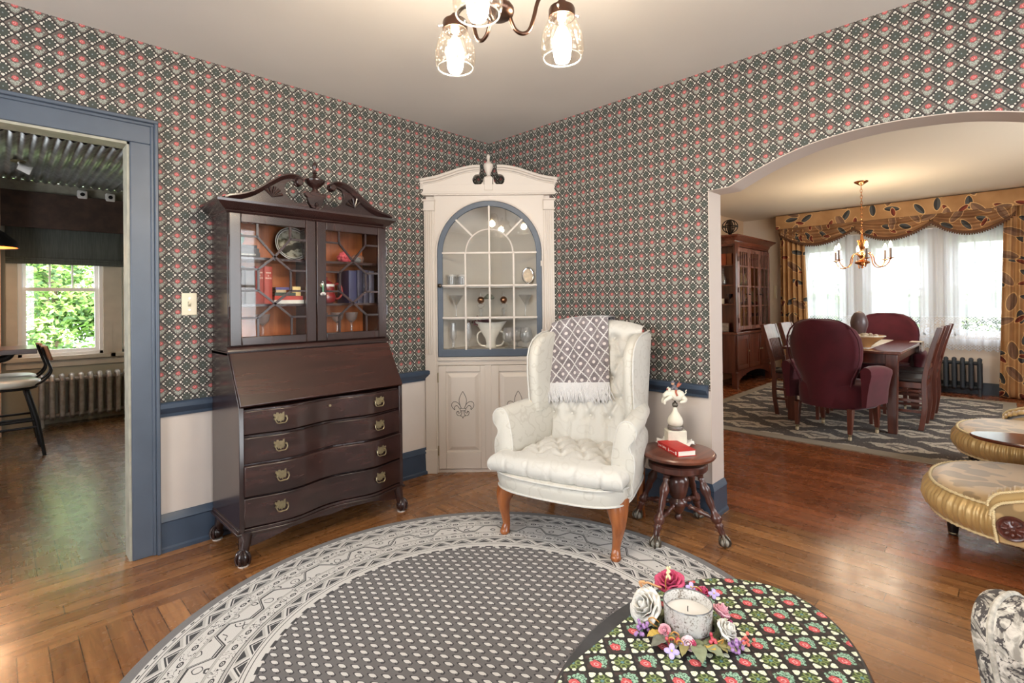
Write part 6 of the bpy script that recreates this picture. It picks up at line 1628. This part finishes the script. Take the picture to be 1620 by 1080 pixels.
MB().bx(HX0-.02, HX1+.02, HY0-.02, HY1, .752, .785).build('counter_top', CHWX, hu, .004)
for k in range(3):
    x0, x1 = HX0+.03+.46*k, HX0+.03+.46*k+.43; mb = MB(); mb.bx(x0, x0+.06, HY0-.002, HY0+.02, .25, .735); mb.bx(x1-.06, x1, HY0-.002, HY0+.02, .25, .735); mb.bx(x0+.06, x1-.06, HY0-.002, HY0+.02, .675, .735); mb.bx(x0+.06, x1-.06, HY0-.002, HY0+.02, .25, .31); mb.bx(x0+.055, x1-.055, HY0+.008, HY0+.018, .30, .68); d_ = mb.build('cupboard_door', CHW, hu, .003); kx_ = x1-.03 if k != 2 else x0+.03; MB().sph((kx_, HY0-.014, .50), .013, 10, 8).build('knob', BRASS, d_)
mb = MB(); mb.bx(HX0+.13, HX0+.15, HY0+.02, HY1, .785, 2.05); mb.bx(HX1-.02, HX1, HY0+.02, HY1, .785, 2.05); mb.bx(HX0, HX1, HY1-.015, HY1, .785, 2.05); mb.bx(HX0, HX1, HY0+.02, HY1, 2.0, 2.06); mb.bx(HX0, HX0+.15, HY0+.0, HY0+.035, .785, 2.06); mb.bx(HX0, HX0+.05, HY1-.06, HY1, .785, 2.06)
mb.build('upper_case', CHW, hu, .003)
HSH = (1.185, 1.455, 1.735)
for z in HSH: MB().bx(HX0+.01, HX1-.02, HY0+.04, HY1-.015, z-.018, z).build('shelf', CHWX, hu)
mb = MB(); prof = [(0, 2.03), (.012, 2.045), (.02, 2.075), (.05, 2.105), (.085, 2.13), (.09, 2.15), (0, 2.15)]; P4 = [Vector((HX0, HY1, 0)), Vector((HX0, HY0+.02, 0)), Vector((HX1, HY0+.02, 0)), Vector((HX1, HY1, 0))]; ov = [Vector((-1, 0, 0)), Vector((-1, -1, 0)), Vector((1, -1, 0)), Vector((1, 0, 0))]
mb.loft([[q+o_*a_+Vector((0, 0, z)) for a_, z in prof] for q, o_ in zip(P4, ov)]); mb.bx(HX0, HX1, HY0+.02, HY1, 2.05, 2.145); mb.build('cornice', CHWX, hu, smooth=30)
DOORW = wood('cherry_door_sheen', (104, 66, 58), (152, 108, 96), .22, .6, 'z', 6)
for k in range(3):
    x0 = HX0+.085+.435*k; x1 = x0+.43; z0, z1 = .81, 1.985; st = .055; y0, y1 = HY0-.002, HY0+.018; mb = MB(); mb.bx(x0, x0+st, y0, y1, z0, z1); mb.bx(x1-st, x1, y0, y1, z0, z1); mb.bx(x0+st, x1-st, y0, y1, z0, z0+.055); mb.bx(x0+st, x1-st, y0, y1, z1-.06, z1); d_ = mb.build('glazed_door', DOORW, hu, .003)
    l_, r_ = x0+st, x1-st; mb = MB(); zr = [.865, 1.15, 1.435, 1.72, 1.925]
    for z in zr[1:4]: mb.bx(l_, r_, y0+.002, y1-.004, z-.010, z+.010)
    mb.bx((l_+r_)/2-.007, (l_+r_)/2+.007, y0+.002, y1-.004, .865, 1.72)
    for q in (1, 2, 3): x = l_+(r_-l_)*q/4; mb.bx(x-.006, x+.006, y0+.002, y1-.004, 1.72, 1.925)
    mb.build('muntin', DOORW, d_); MB().bx(l_-.004, r_+.004, y0+.009, y0+.012, .86, 1.93).build('pane', glassmat('hutch_glass', (1, 1, 1), 2.4), d_)
    kx_ = x1-.03 if k != 2 else x0+.03; MB().sph((kx_, y0-.014, 1.32), .012, 10, 8).build('knob', BLACKM, d_)
    for z in (.95, 1.38, 1.82): MB().cyl((x0, y0-.003, z-.035), (x0, y0-.003, z+.035), .006, n=8).build('hinge', BRONZE, d_)
# things in the open end of the hutch and behind its doors
for i, (y, cc_, lb) in enumerate(((-.20, (150, 92, 56), 'tan book at the front of the hutch open top shelf'), (-.12, (166, 84, 50), 'rust book in the middle of the hutch open top shelf'), (-.04, (132, 74, 48), 'brown book at the back of the hutch open top shelf'))):
    b_ = book('book', lb, -.045, .045, -.085, .085, 1.735, .165, cc_, group='books on the open end of the hutch'); b_.location = (HX0+.10, y, 1.735); b_.rotation_euler = (0, 0, -PI/2); b_.scale = (.78, .48, 1)
o = thing('decanter', 'clear glass decanter on the open end shelf of the hutch', 'decanter', (HX0+.075, -.10, 1.455)); MB().lathe([(0, 0), (.05, 0), (.056, .02), (.052, .09), (.03, .14), (.018, .17), (.016, .20), (.026, .215), (.024, .215), (.013, .20), (.026, .14), (.048, .09), (.05, .02), (0, .008)], n=24).build('bottle', CRYSTAL, o, smooth=60); MB().sph((0, 0, .225), .020, 12, 8).build('stopper', CRYSTAL, o)
o = thing('goblet', 'dark glass goblet on the open end of the hutch below the decanter', 'glass', (HX0+.06, -.20, 1.185)); dg = M('dark_glass', (44, 34, 40), .15, coat=.5); MB().lathe([(0, 0), (.03, 0), (.005, .01), (.004, .07), (0, .07)], n=16).build('stem', dg, o); MB().lathe([(.004, .07), (.036, .10), (.045, .14), (.043, .14), (.034, .102), (0, .076)], n=20).build('bowl', dg, o, smooth=60)
o = thing('cup', 'cream cup beside the dark goblet in the hutch', 'cup', (HX0+.06, -.08, 1.185)); cm_ = M('cream_glaze', (216, 200, 170), .35); MB().lathe([(0, 0), (.036, 0), (.042, .01), (.044, .075), (.041, .075), (.038, .012), (0, .01)], n=22).build('body', cm_, o, smooth=50); MB().tube(smooth([(0, .043, .06), (0, .066, .05), (0, .064, .028), (0, .042, .020)], 4), .004, 6).build('handle', cm_, o)
o = thing('photo_frame', 'small grey photo card on the lowest open shelf of the hutch', 'frame', (HX0+.06, -.10, .785)); mb = MB(); mb.box((0, 0, .065), (.008, .17, .125), Matrix.Rotation(.12, 3, 'Y')); mb.build('frame', M('grey_frame', (150, 146, 140), .4), o); mb = MB(); mb.box((-.005, 0, .065), (.003, .15, .105), Matrix.Rotation(.12, 3, 'Y')); mb.build('picture', M('grey_photo', (182, 178, 172), .3, var=.3, vs=18), o)
for k, (x, z, lb, cl_) in enumerate(((4.80, .785, 'white stacked bowls behind the left hutch door', (220, 216, 206)), (5.20, 1.185, 'blue patterned jug behind the middle hutch door', (92, 108, 140)), (4.78, 1.185, 'amber vase behind the left hutch door', (170, 106, 56)), (5.25, 1.455, 'cream pitcher behind the middle hutch door', (214, 200, 172)), (5.62, 1.185, 'green vase behind the right hutch door', (70, 104, 82)), (4.80, 1.455, 'plum teapot behind the left hutch door', (104, 60, 66)))):
    o = thing('jug' if 'jug' in lb or 'pitcher' in lb else 'vase' if 'vase' in lb else 'bowl' if 'bowls' in lb else 'teapot', lb, 'china', (x, -.08, z)); mm = M('china_%d' % k, cl_, .25, coat=.3); MB().lathe([(0, 0), (.05, 0), (.072, .05), (.07, .10), (.045, .15), (.038, .175), (.05, .195), (.046, .195), (.034, .175), (.04, .15), (.06, .10), (.06, .05), (0, .02)], n=22).build('body', mm, o, smooth=70); MB().tube(smooth([(.04, 0, .17), (.095, 0, .15), (.10, 0, .09), (.066, 0, .06)], 4), .007, 7).build('handle', mm, o)
o = thing('iron_orb', 'wrought iron orb ornament standing on top of the china hutch', 'ornament', (4.72, -.11, 2.151)); mb = MB(); mb.lathe([(0, 0), (.045, 0), (.040, .02), (.022, .035), (.022, .055), (.03, .065), (0, .07)], n=18); mb.build('base', BLACKM, o); mb = MB(); R_ = .105; zc = .168
for a_ in (0, PI/3, 2*PI/3): mb.tube([(R_*math.cos(t)*math.cos(a_), R_*math.cos(t)*math.sin(a_), zc+R_*.92*math.sin(t)) for t in [2*PI*j/24 for j in range(24)]], .007, 6, True)
mb.tube([(R_*math.cos(t), R_*math.sin(t), zc) for t in [2*PI*j/24 for j in range(24)]], .008, 6, True); mb.build('rings', BLACKM, o); mb = MB(); mb.bx(-.022, .022, -.022, .022, zc-.095, zc+.095); mb.build('core', M('aged_iron', (70, 58, 48), .6, .4), o, .005)
o = thing('wall_plate', 'tall narrow white plate on the dining wall beside the hutch', 'wall plate', (DXF-.001, -.335, 1.36)); MB().bx(-.012, 0, -.020, .020, -.10, .10).build('cover', IV, o, .003); MB().bx(-.016, -.011, -.008, .008, -.02, .02).build('switch', IV, o, .001)

# curtains, valance, sheers
def leafcloth(name, yk=1.0, bc=((172, 128, 82), (196, 152, 104))):
    m, p = newmat(name); x, y, z = wpos(); base = mix(step(noise(vec(x, y, z), 4.0, 2.0), .3, .7), lin(bc[0]), lin(bc[1]))
    c = base
    for sc_, dx_, col, col2, th, seed in ((4.0, .12, (86, 88, 88), (58, 58, 58), .215, 0), (4.1, .45, (138, 62, 44), (104, 44, 34), .150, 4), (3.4, .77, (150, 116, 90), (124, 94, 74), .24, 9)):
        u = y*sc_*yk+dx_+seed; v_ = z*sc_*1.05+dx_*3; i, j = flo(u), flo(v_); h = white(vec(i, j, float(seed))); h2 = white(vec(i, j, float(seed+1)))
        a = fract(u)-.5-(h-.5)*.45; b = fract(v_)-.5-(h2-.5)*.45; an = h*6.28
        ca, sa = mth('COSINE', an), sin(an); la = a*ca+b*sa; lb = b*ca-a*sa
        dd = hyp(la*.62, lb*1.25)+fabs(lb)*.25
        c = mix(lt(dd, th+.035)*gt(h2, .25), c, lin((226, 186, 130))); c = mix(lt(dd, th)*gt(h2, .25), c, mix(gt(lb, .0), lin(col), lin(col2)))
    _set(p.inputs['Base Color'], c); p.inputs['Roughness'].default_value = .85
    return m
LEAFC = leafcloth('leaf_print_cloth'); LEAFS = leafcloth('leaf_print_swag_cloth', 1.3, ((132, 94, 62), (168, 124, 84)))
TRIMB = M('brown_bead_trim', (98, 66, 44), .8, var=.2, vs=80)
CG = 'leaf print curtains at the dining windows'
def drape_panel(label, y0, y1, ybot0, ybot1):
    o = thing('curtain', label, 'curtain', (0, 0, 0), 0, CG)
    def f(u, v_):
        z = 2.40-2.385*v_; a0 = y0+(ybot0-y0)*v_; a1 = y1+(ybot1-y1)*v_; y = a0+(a1-a0)*u
        return (5.79+.030*math.sin(u*2*PI*5+.6*math.sin(v_*3))+.010*math.sin(u*2*PI*11), y, z)
    mb = MB(); mb.grid(f, 120, 26); mb.build('cloth', LEAFC, o, smooth=180, solid=.004)
    MB().tube([(5.80, min(y0, y1)-.03, 2.405), (5.80, max(y0, y1)+.03, 2.405)], .012, 10).build('heading_rod', BRASS, o)
drape_panel('leaf print curtain hanging left of the dining windows near the hutch', -.47, -.80, -.45, -.86)
drape_panel('leaf print curtain hanging at the right end of the dining windows', -3.00, -3.42, -2.93, -3.42)
va = thing('valance', 'leaf print valance with three fringed swags above the dining windows', 'valance', (0, 0, 0))
mb = MB(); mb.bx(5.70, 5.715, -3.52, -.43, 2.33, 2.535); mb.bx(5.715, 5.94, -3.52, -3.505, 2.33, 2.535); mb.bx(5.715, 5.94, -.445, -.43, 2.33, 2.535); mb.bx(5.70, 5.94, -3.52, -.43, 2.525, 2.538); mb.build('board', LEAFC, va, .004)
for y0, y1 in ((-.46, -1.47), (-1.43, -2.33), (-2.29, -3.10)):
    def f(u, v_, y0=y0, y1=y1):
        sag = math.sin(PI*u)**.85; y = y0+(y1-y0)*u; zb = 2.27-.20*sag; z = 2.345+(zb-2.345)*v_
        return (5.765-.030*math.sin(v_*2*PI*3)*sag-.020*sag*v_, y, z)
    mb = MB(); mb.grid(f, 40, 26); sw = mb.build('swag', LEAFS, va, smooth=180, solid=.004)
    mb = MB(); mb.grid(lambda u, v_: tuple(Vector(f(u, 1.0))+Vector((-.008, 0, -.034*v_+.006))), 40, 3); pt = mb.build('band', TRIMB, sw, solid=.005, smooth=180)
    mb = MB()
    for k in range(34): q = Vector(f((k+.5)/34, 1.0)); mb.sph(q+Vector((-.008, 0, -.036)), .010, 6, 5)
    mb.build('bead_fringe', TRIMB, sw)
def sheermat():
    m, p = newmat('sheer_voile'); x, y, z = wpos(); T.nodes.remove(p); o_ = T.nodes['Material Output']
    tr = T.nodes.new('ShaderNodeBsdfTransparent'); tl = T.nodes.new('ShaderNodeBsdfTranslucent'); tl.inputs[0].default_value = (.84, .88, .94, 1); df = T.nodes.new('ShaderNodeBsdfDiffuse'); df.inputs[0].default_value = (.84, .88, .93, 1)
    a_ = T.nodes.new('ShaderNodeMixShader'); b_ = T.nodes.new('ShaderNodeMixShader'); a_.inputs[0].default_value = .45
    T.links.new(tl.outputs[0], a_.inputs[1]); T.links.new(df.outputs[0], a_.inputs[2])
    # lace border at the bottom: lattice, medallions, scallops
    yy = fract(y/.105)-.5; lat = mn(fabs(fract((y+z)/.034)-.5), fabs(fract((y-z)/.034)-.5))
    med = hyp(yy*.105, z-.80); ring_ = mx(lt(fabs(med-.034), .010), lt(med, .014)); fl = lt(fabs(fract(noise(vec(y, z), 30.0, 2.0)*5.0)-.5), .16)
    lower = lt(z, 1.0); band1 = gt(z, .93)*lt(lat, .13); band2 = gt(z, .70)*lt(z, .93)*mx(ring_, fl); band3 = lt(z, .70)*lt(mn(lat, fabs(z-.66)*8.0), .22)
    solid_ = mx(mx(band1, band2), mx(band3, mx(lt(fabs(z-.995), .006), lt(fabs(z-.70), .006))))
    fac = mix_f(lower, .72, mix_f(solid_, .16, .90))
    _set(b_.inputs[0], fac); T.links.new(tr.outputs[0], b_.inputs[1]); T.links.new(a_.outputs[0], b_.inputs[2]); T.links.new(b_.outputs[0], o_.inputs[0]); return m
SHEER = sheermat()
for y0, y1, lb in ((-.62, -1.46, 'white sheer lace curtain on the dining window nearest the hutch'), (-1.46, -2.35, 'white sheer lace curtain on the middle dining window'), (-2.35, -3.06, 'white sheer lace curtain on the dining window farthest from the hutch')):
    o = thing('sheer_curtain', lb, 'curtain', (0, 0, 0), 0, 'sheer lace curtains at the dining windows')
    def f(u, v_): 
        z = 2.16-1.575*v_; y = y0+(y1-y0)*u; return (5.845+.016*math.sin(u*2*PI*7+y0*5)+.006*math.sin(u*2*PI*17), y, z-(.030*abs(math.sin(u*PI*8)) if v_ > .999 else 0))
    mb = MB(); mb.grid(f, 130, 24); mb.build('voile', SHEER, o, smooth=180); MB().tube([(5.845, y0, 2.16), (5.845, y1, 2.16)], .008, 8).build('rod', WHITEP, o)

# radiators
def radiator(name, label, n_, pitch, h, d_, mat, loc_, rz):
    r = thing(name, label, 'radiator', loc_, rz)
    first = None
    for k in range(n_):
        x = (k-(n_-1)/2)*pitch; mb = MB()
        for y in (-d_/2, d_/2): mb.tube(smooth([(x, y, .10), (x, y, h*.5), (x, y, h-.05)], 3), pitch*.31, 8)
        mb.tube([(x, -d_/2-.01, h-.055), (x, -d_/2+.01, h-.018), (x, 0, h-.004), (x, d_/2-.01, h-.018), (x, d_/2+.01, h-.055)], [.018, .022, .026, .022, .018], 10)
        mb.tube([(x, -d_/2-.01, .12), (x, -d_/2+.01, .085), (x, d_/2-.01, .085), (x, d_/2+.01, .12)], [.018, .024, .024, .018], 10)
        mb.build('column', mat, r, smooth=70)
    mb = MB(); L_ = (n_-1)*pitch/2+.02
    for z in (h-.05, .10): mb.cyl((-L_, 0, z), (L_, 0, z), .024, n=12)
    mb.build('header_pipe', mat, r)
    for x in (-(n_-1)*pitch/2, (n_-1)*pitch/2):
        for y in (-d_/2, d_/2): mb = MB(); mb.cyl((x, y, 0), (x, y, .09), .020, .014, 10); mb.build('foot', mat, r)
    return r
radiator('radiator', 'dark blue cast iron radiator under the dining windows', 15, .081, .455, .10, M('dark_blue_iron', (50, 58, 66), .5), (5.80, -2.19, 0), PI/2)
radiator('radiator', 'silver painted cast iron radiator under the kitchen window', 13, .078, .52, .12, M('silver_radiator_paint', (150, 142, 134), .45, .35, var=.2, vs=20), (-2.07, 4.10, 0), 0)

# ---------------------------------------------------------------- kitchen
SHD = M('charcoal_shade_cloth', (84, 88, 84), .85, var=.18, vs=22, stretch=(6, 1, .3))
o = thing('roman_shade', 'charcoal fabric roman shade drawn up over the kitchen window', 'window shade', (-2.30, 4.19, 0)); mb = MB()
mb.grid(lambda u, v_: (-.50+1.0*u, -.008-.012*abs(math.sin(v_*PI*1.5))-(.020 if v_ > .86 else 0), 2.10-.41*v_), 10, 30); mb.build('cloth', SHD, o, smooth=180, solid=.004); mb = MB()
for k in range(3): mb.bx(-.50, .50, -.046-.004*k, -.034, 1.695+.022*k, 1.712+.022*k)
mb.build('bottom_fold', SHD, o, .004)
o = thing('pelmet', 'dark brown box pelmet above the kitchen roman shade', 'pelmet', (-2.45, 4.13, 0)); mb = MB(); mb.bx(-.65, .80, -.04, -.015, 2.06, 2.43); mb.bx(-.65, .80, -.015, .11, 2.41, 2.43); mb.bx(.78, .80, -.015, .11, 2.06, 2.43); mb.build('board', M('pelmet_brown', (72, 54, 46), .7, var=.25, vs=12), o, .003)
for x, lb in ((-2.205, 'small white spotlight on the kitchen beam, nearer the window middle'), (-1.965, 'small white spotlight on the kitchen beam beside the door jamb')):
    o = thing('spotlight', lb, 'spotlight', (x, 4.13, 2.455), 0, 'spotlights on the kitchen beam'); MB().bx(-.042, .042, -.05, .02, -.045, .045).build('housing', WHITEP, o, .012, 3); MB().cyl((0, -.049, .0), (0, -.054, .0), .020, n=18).build('lens', BLACKM, o)
o = thing('ceiling_spotlight', 'brass and white ceiling spotlight on the corrugated steel', 'spotlight', (-2.725, 3.15, 2.53)); MB().lathe([(0, 0), (.05, 0), (.05, -.012), (0, -.016)], n=20).build('plate', BRASS, o); mb = MB(); mb.tube([(0, 0, -.01), (.02, 0, -.05)], .008, 8); mb.tube([(.0, 0, -.045), (.085, 0, -.075)], [.030, .042], 16); mb.build('lamp_head', WHITEP, o)
KTW = wood('dark_counter_wood', (54, 34, 30), (88, 56, 46), .3, .3, 'x', 7)
o = thing('breakfast_table', 'dark wood breakfast table end at the left edge of the kitchen', 'table', (-3.12, 3.20, 0)); MB().bx(-.50, .50, -.32, .32, .845, .888).build('table_top', KTW, o, .004); mb = MB(); mb.tube(smooth([(-.0, 0, .20), (.0, 0, .70), (.10, -.02, .76), (.30, -.06, .80), (.34, -.06, .845)], 5), .030, 10); mb.build('bracket', BLACKM, o); mb = MB(); mb.lathe([(0, 0), (.25, 0), (.25, .02), (.05, .04), (.045, .72), (.15, .80), (.16, .845), (0, .845)], n=24); mb.build('pedestal', BLACKM, o, smooth=40)
PADM = M('putty_vinyl', (196, 190, 178), .45, coat=.2); BWD = M('bentwood_back', (140, 92, 62), .4)
def kstool(): 
    h = thing('bar_stool', '', 'stool', (0, 0, 0), 0, 'padded bar stools at the kitchen breakfast table')   # faces -x; back at +x
    mb = MB(); rings = []
    for z, k in ((.570, .86), (.578, .97), (.600, 1.0), (.622, .96), (.634, .82), (.636, .4)): rings.append([((.19*k)*math.cos(2*PI*j/32)*1.05, (.19*k)*math.sin(2*PI*j/32), z) for j in range(32)])
    mb.loft(rings); mb.build('seat', PADM, h, smooth=60)
    mb = MB(); mb.tube([(.165*math.cos(2*PI*j/28), .165*math.sin(2*PI*j/28), .562) for j in range(28)], .011, 8, True); mb.build('seat_ring', BLACKM, h)
    for sx in (-1, 1):
        for sy in (-1, 1): mb = MB(); mb.tube([(sx*.10, sy*.10, .56), (sx*.165, sy*.165, .28), (sx*.205, sy*.205, .0)], [.018, .016, .013], 8); mb.build('leg', BLACKM, h)
    mb = MB()
    for z in (.24,): mb.tube([(.17*1.41*math.cos(PI/4+PI/2*j), .17*1.41*math.sin(PI/4+PI/2*j), z) for j in range(4)], .010, 8, True)
    mb.build('footrest', BLACKM, h)
    for s in (-1, 1): mb = MB(); mb.tube(smooth([(.08, s*.12, .565), (.19, s*.10, .60), (.255, s*.09, .68), (.240, s*.09, .76), (.215, s*.10, .84), (.20, s*.12, .90)], 5), .009, 8); mb.build('back_tube', BLACKM, h)
    mb = MB(); mb.grid(lambda u, v_: (.235-.035*v_+.05*(1-math.cos((u-.5)*2.0)), -.17+.34*u, .79+.12*v_), 14, 6); mb.build('backrest', BWD, h, smooth=180, solid=.014); return h
ks = kstool(); place(ks, False, (-2.79, 2.94, 0), 0, 'putty coloured bar stool at the kitchen breakfast table, nearer the doorway'); place(ks, True, (-2.80, 3.41, 0), 0, 'putty coloured bar stool at the kitchen breakfast table, nearer the radiator')
o = thing('pendant_lamp', 'black pendant lamp shade glowing orange inside at the left edge of the kitchen', 'pendant lamp', (-2.905, 3.0, 0)); MB().lathe([(.185, 1.745), (.17, 1.80), (.10, 1.87), (.04, 1.91), (.02, 1.96), (.015, 1.96), (.035, 1.905), (.095, 1.863), (.165, 1.795), (.18, 1.745)], n=36).build('shade', BLACKM, o, smooth=50); MB().cyl((0, 0, 1.95), (0, 0, 2.53), .004, n=6).build('cord', BLACKM, o)
MB().lathe([(.176, 1.748), (.160, 1.793), (.092, 1.860), (.032, 1.902), (.030, 1.900), (.090, 1.857), (.157, 1.790), (.172, 1.748)], n=36).build('liner', M('copper_liner', (206, 112, 62), .35, .6), o); MB().sph((0, 0, 1.80), .032, 14, 10).build('bulb', FLB, o)
l = bpy.data.lights.new('pendant_glow', 'POINT'); l.energy = 12; l.color = (1, .70, .42); l.shadow_soft_size = .05; lo_ = bpy.data.objects.new('pendant_glow', l); COL.objects.link(lo_); lo_.parent = o; lo_.location = (0, 0, 1.755)
ML = M('faint_green_mat', (116, 134, 112), .9, var=.2, vs=30)
o = thing('floor_mat', 'small green mat on the kitchen floor by the radiator', 'mat', (-1.72, 3.86, .0005)); MB().bx(-.16, .30, -.22, .10, 0, .008).build('mat', ML, o)

# ---------------------------------------------------------------- outside
GR = M('lawn_green', (112, 138, 74), .95, var=.25, vs=3)
for nm, b_ in (('lawn', (-16, 16, 5.4, 26)), ('lawn_side', (7.0, 30, -16, 12))): struct(MB().bx(b_[0], b_[1], b_[2], b_[3], -.5, -.4).build(nm, GR, smooth=0))
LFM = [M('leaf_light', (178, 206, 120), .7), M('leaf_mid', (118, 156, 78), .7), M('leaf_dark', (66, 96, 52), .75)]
def tree(name, label, loc_, r_, h, nleaf, ls, cat='tree', group='trees outside the kitchen window', seed=1, pal=None):
    R_ = random.Random(seed); o = thing(name, label, cat, loc_, 0, group); mb = MB(); mb.tube(smooth([(0, 0, -.42), (.03, .02, h*.3), (-.02, 0, h*.7)], 4), [.10*(r_/1.2)]*5+[.06*(r_/1.2)]*4, 8); mb.build('trunk', M('bark', (92, 76, 60), .9), o)
    mb = MB(); blobs = [(Vector((R_.gauss(0, r_*.45), R_.gauss(0, r_*.45), h*R_.uniform(.25, 1.0))), r_*R_.uniform(.28, .5)) for _ in range(26)]
    for i in range(nleaf):
        c, q = R_.choice(blobs); d_ = Vector((R_.gauss(0, 1), R_.gauss(0, 1), R_.gauss(0, 1))).normalized(); p_ = c+d_*q*R_.uniform(.75, 1.0); u = Vector((R_.gauss(0, 1), R_.gauss(0, 1), R_.gauss(0, .6))).normalized(); v_ = u.cross(d_+Vector((.01, .02, .3))).normalized(); s_ = ls*R_.uniform(.7, 1.3)
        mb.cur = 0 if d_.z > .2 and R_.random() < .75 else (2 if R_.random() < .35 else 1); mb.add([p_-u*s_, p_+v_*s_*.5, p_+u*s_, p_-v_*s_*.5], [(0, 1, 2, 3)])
    mb.build('foliage', pal or LFM, o, smooth=0); return o
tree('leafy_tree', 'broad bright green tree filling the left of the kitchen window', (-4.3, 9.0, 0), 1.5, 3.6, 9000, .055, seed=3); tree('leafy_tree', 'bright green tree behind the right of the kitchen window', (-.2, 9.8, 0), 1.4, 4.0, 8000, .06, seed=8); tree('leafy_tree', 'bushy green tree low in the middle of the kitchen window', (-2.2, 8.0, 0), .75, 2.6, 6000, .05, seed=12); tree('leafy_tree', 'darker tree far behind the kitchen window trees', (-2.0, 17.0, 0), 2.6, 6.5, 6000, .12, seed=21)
LFD = [M('shrub_leaf_light', (120, 146, 88), .7), M('shrub_leaf_mid', (74, 100, 58), .7), M('shrub_leaf_dark', (42, 60, 38), .75)]
GB = 'shrubs outside the dining windows'
tree('shrub', 'green shrub outside the dining window farthest from the hutch', (7.9, -3.5, 0), .8, 1.6, 2600, .07, 'shrub', GB, 31, LFD); tree('shrub', 'green shrub outside the dining window nearest the hutch', (7.9, -.5, 0), .75, 1.35, 2600, .07, 'shrub', GB, 34, LFD); tree('shrub', 'green shrub low outside the middle dining window', (7.9, -2.0, 0), .65, 1.15, 2400, .07, 'shrub', GB, 37, LFD)
SD = M('white_siding', (240, 240, 238), .7); hs = thing('house', 'white sided neighbouring house outside the middle dining window', 'house', (18, -3.6, -.4)); mb = MB()
for k in range(22): mb.prism([(-.02, k*.18), (-.05, k*.18), (-.02, k*.18+.18)], -4, 4, 'y') if False else mb.bx(-.03-.01*(k % 2), 0, -4, 4, k*.18, k*.18+.175)
mb.bx(0, 5, -4, 4, 0, 3.96); mb.build('wall', SD, hs); mb = MB(); mb.prism([(-4.4, 3.9), (4.4, 3.9), (0, 6.6)], -.4, 5.4, 'x'); mb.build('roof', M('slate_roof', (110, 108, 110), .9), hs)
for y in (-2.2, 1.6): mb = MB(); mb.bx(-.07, -.02, y-.5, y+.5, 1.0, 2.5); f_ = mb.build('window', WHITEP, hs); MB().bx(-.08, -.06, y-.42, y+.42, 1.08, 2.42).build('pane', M('dull_pane', (150, 158, 164), .2), f_)
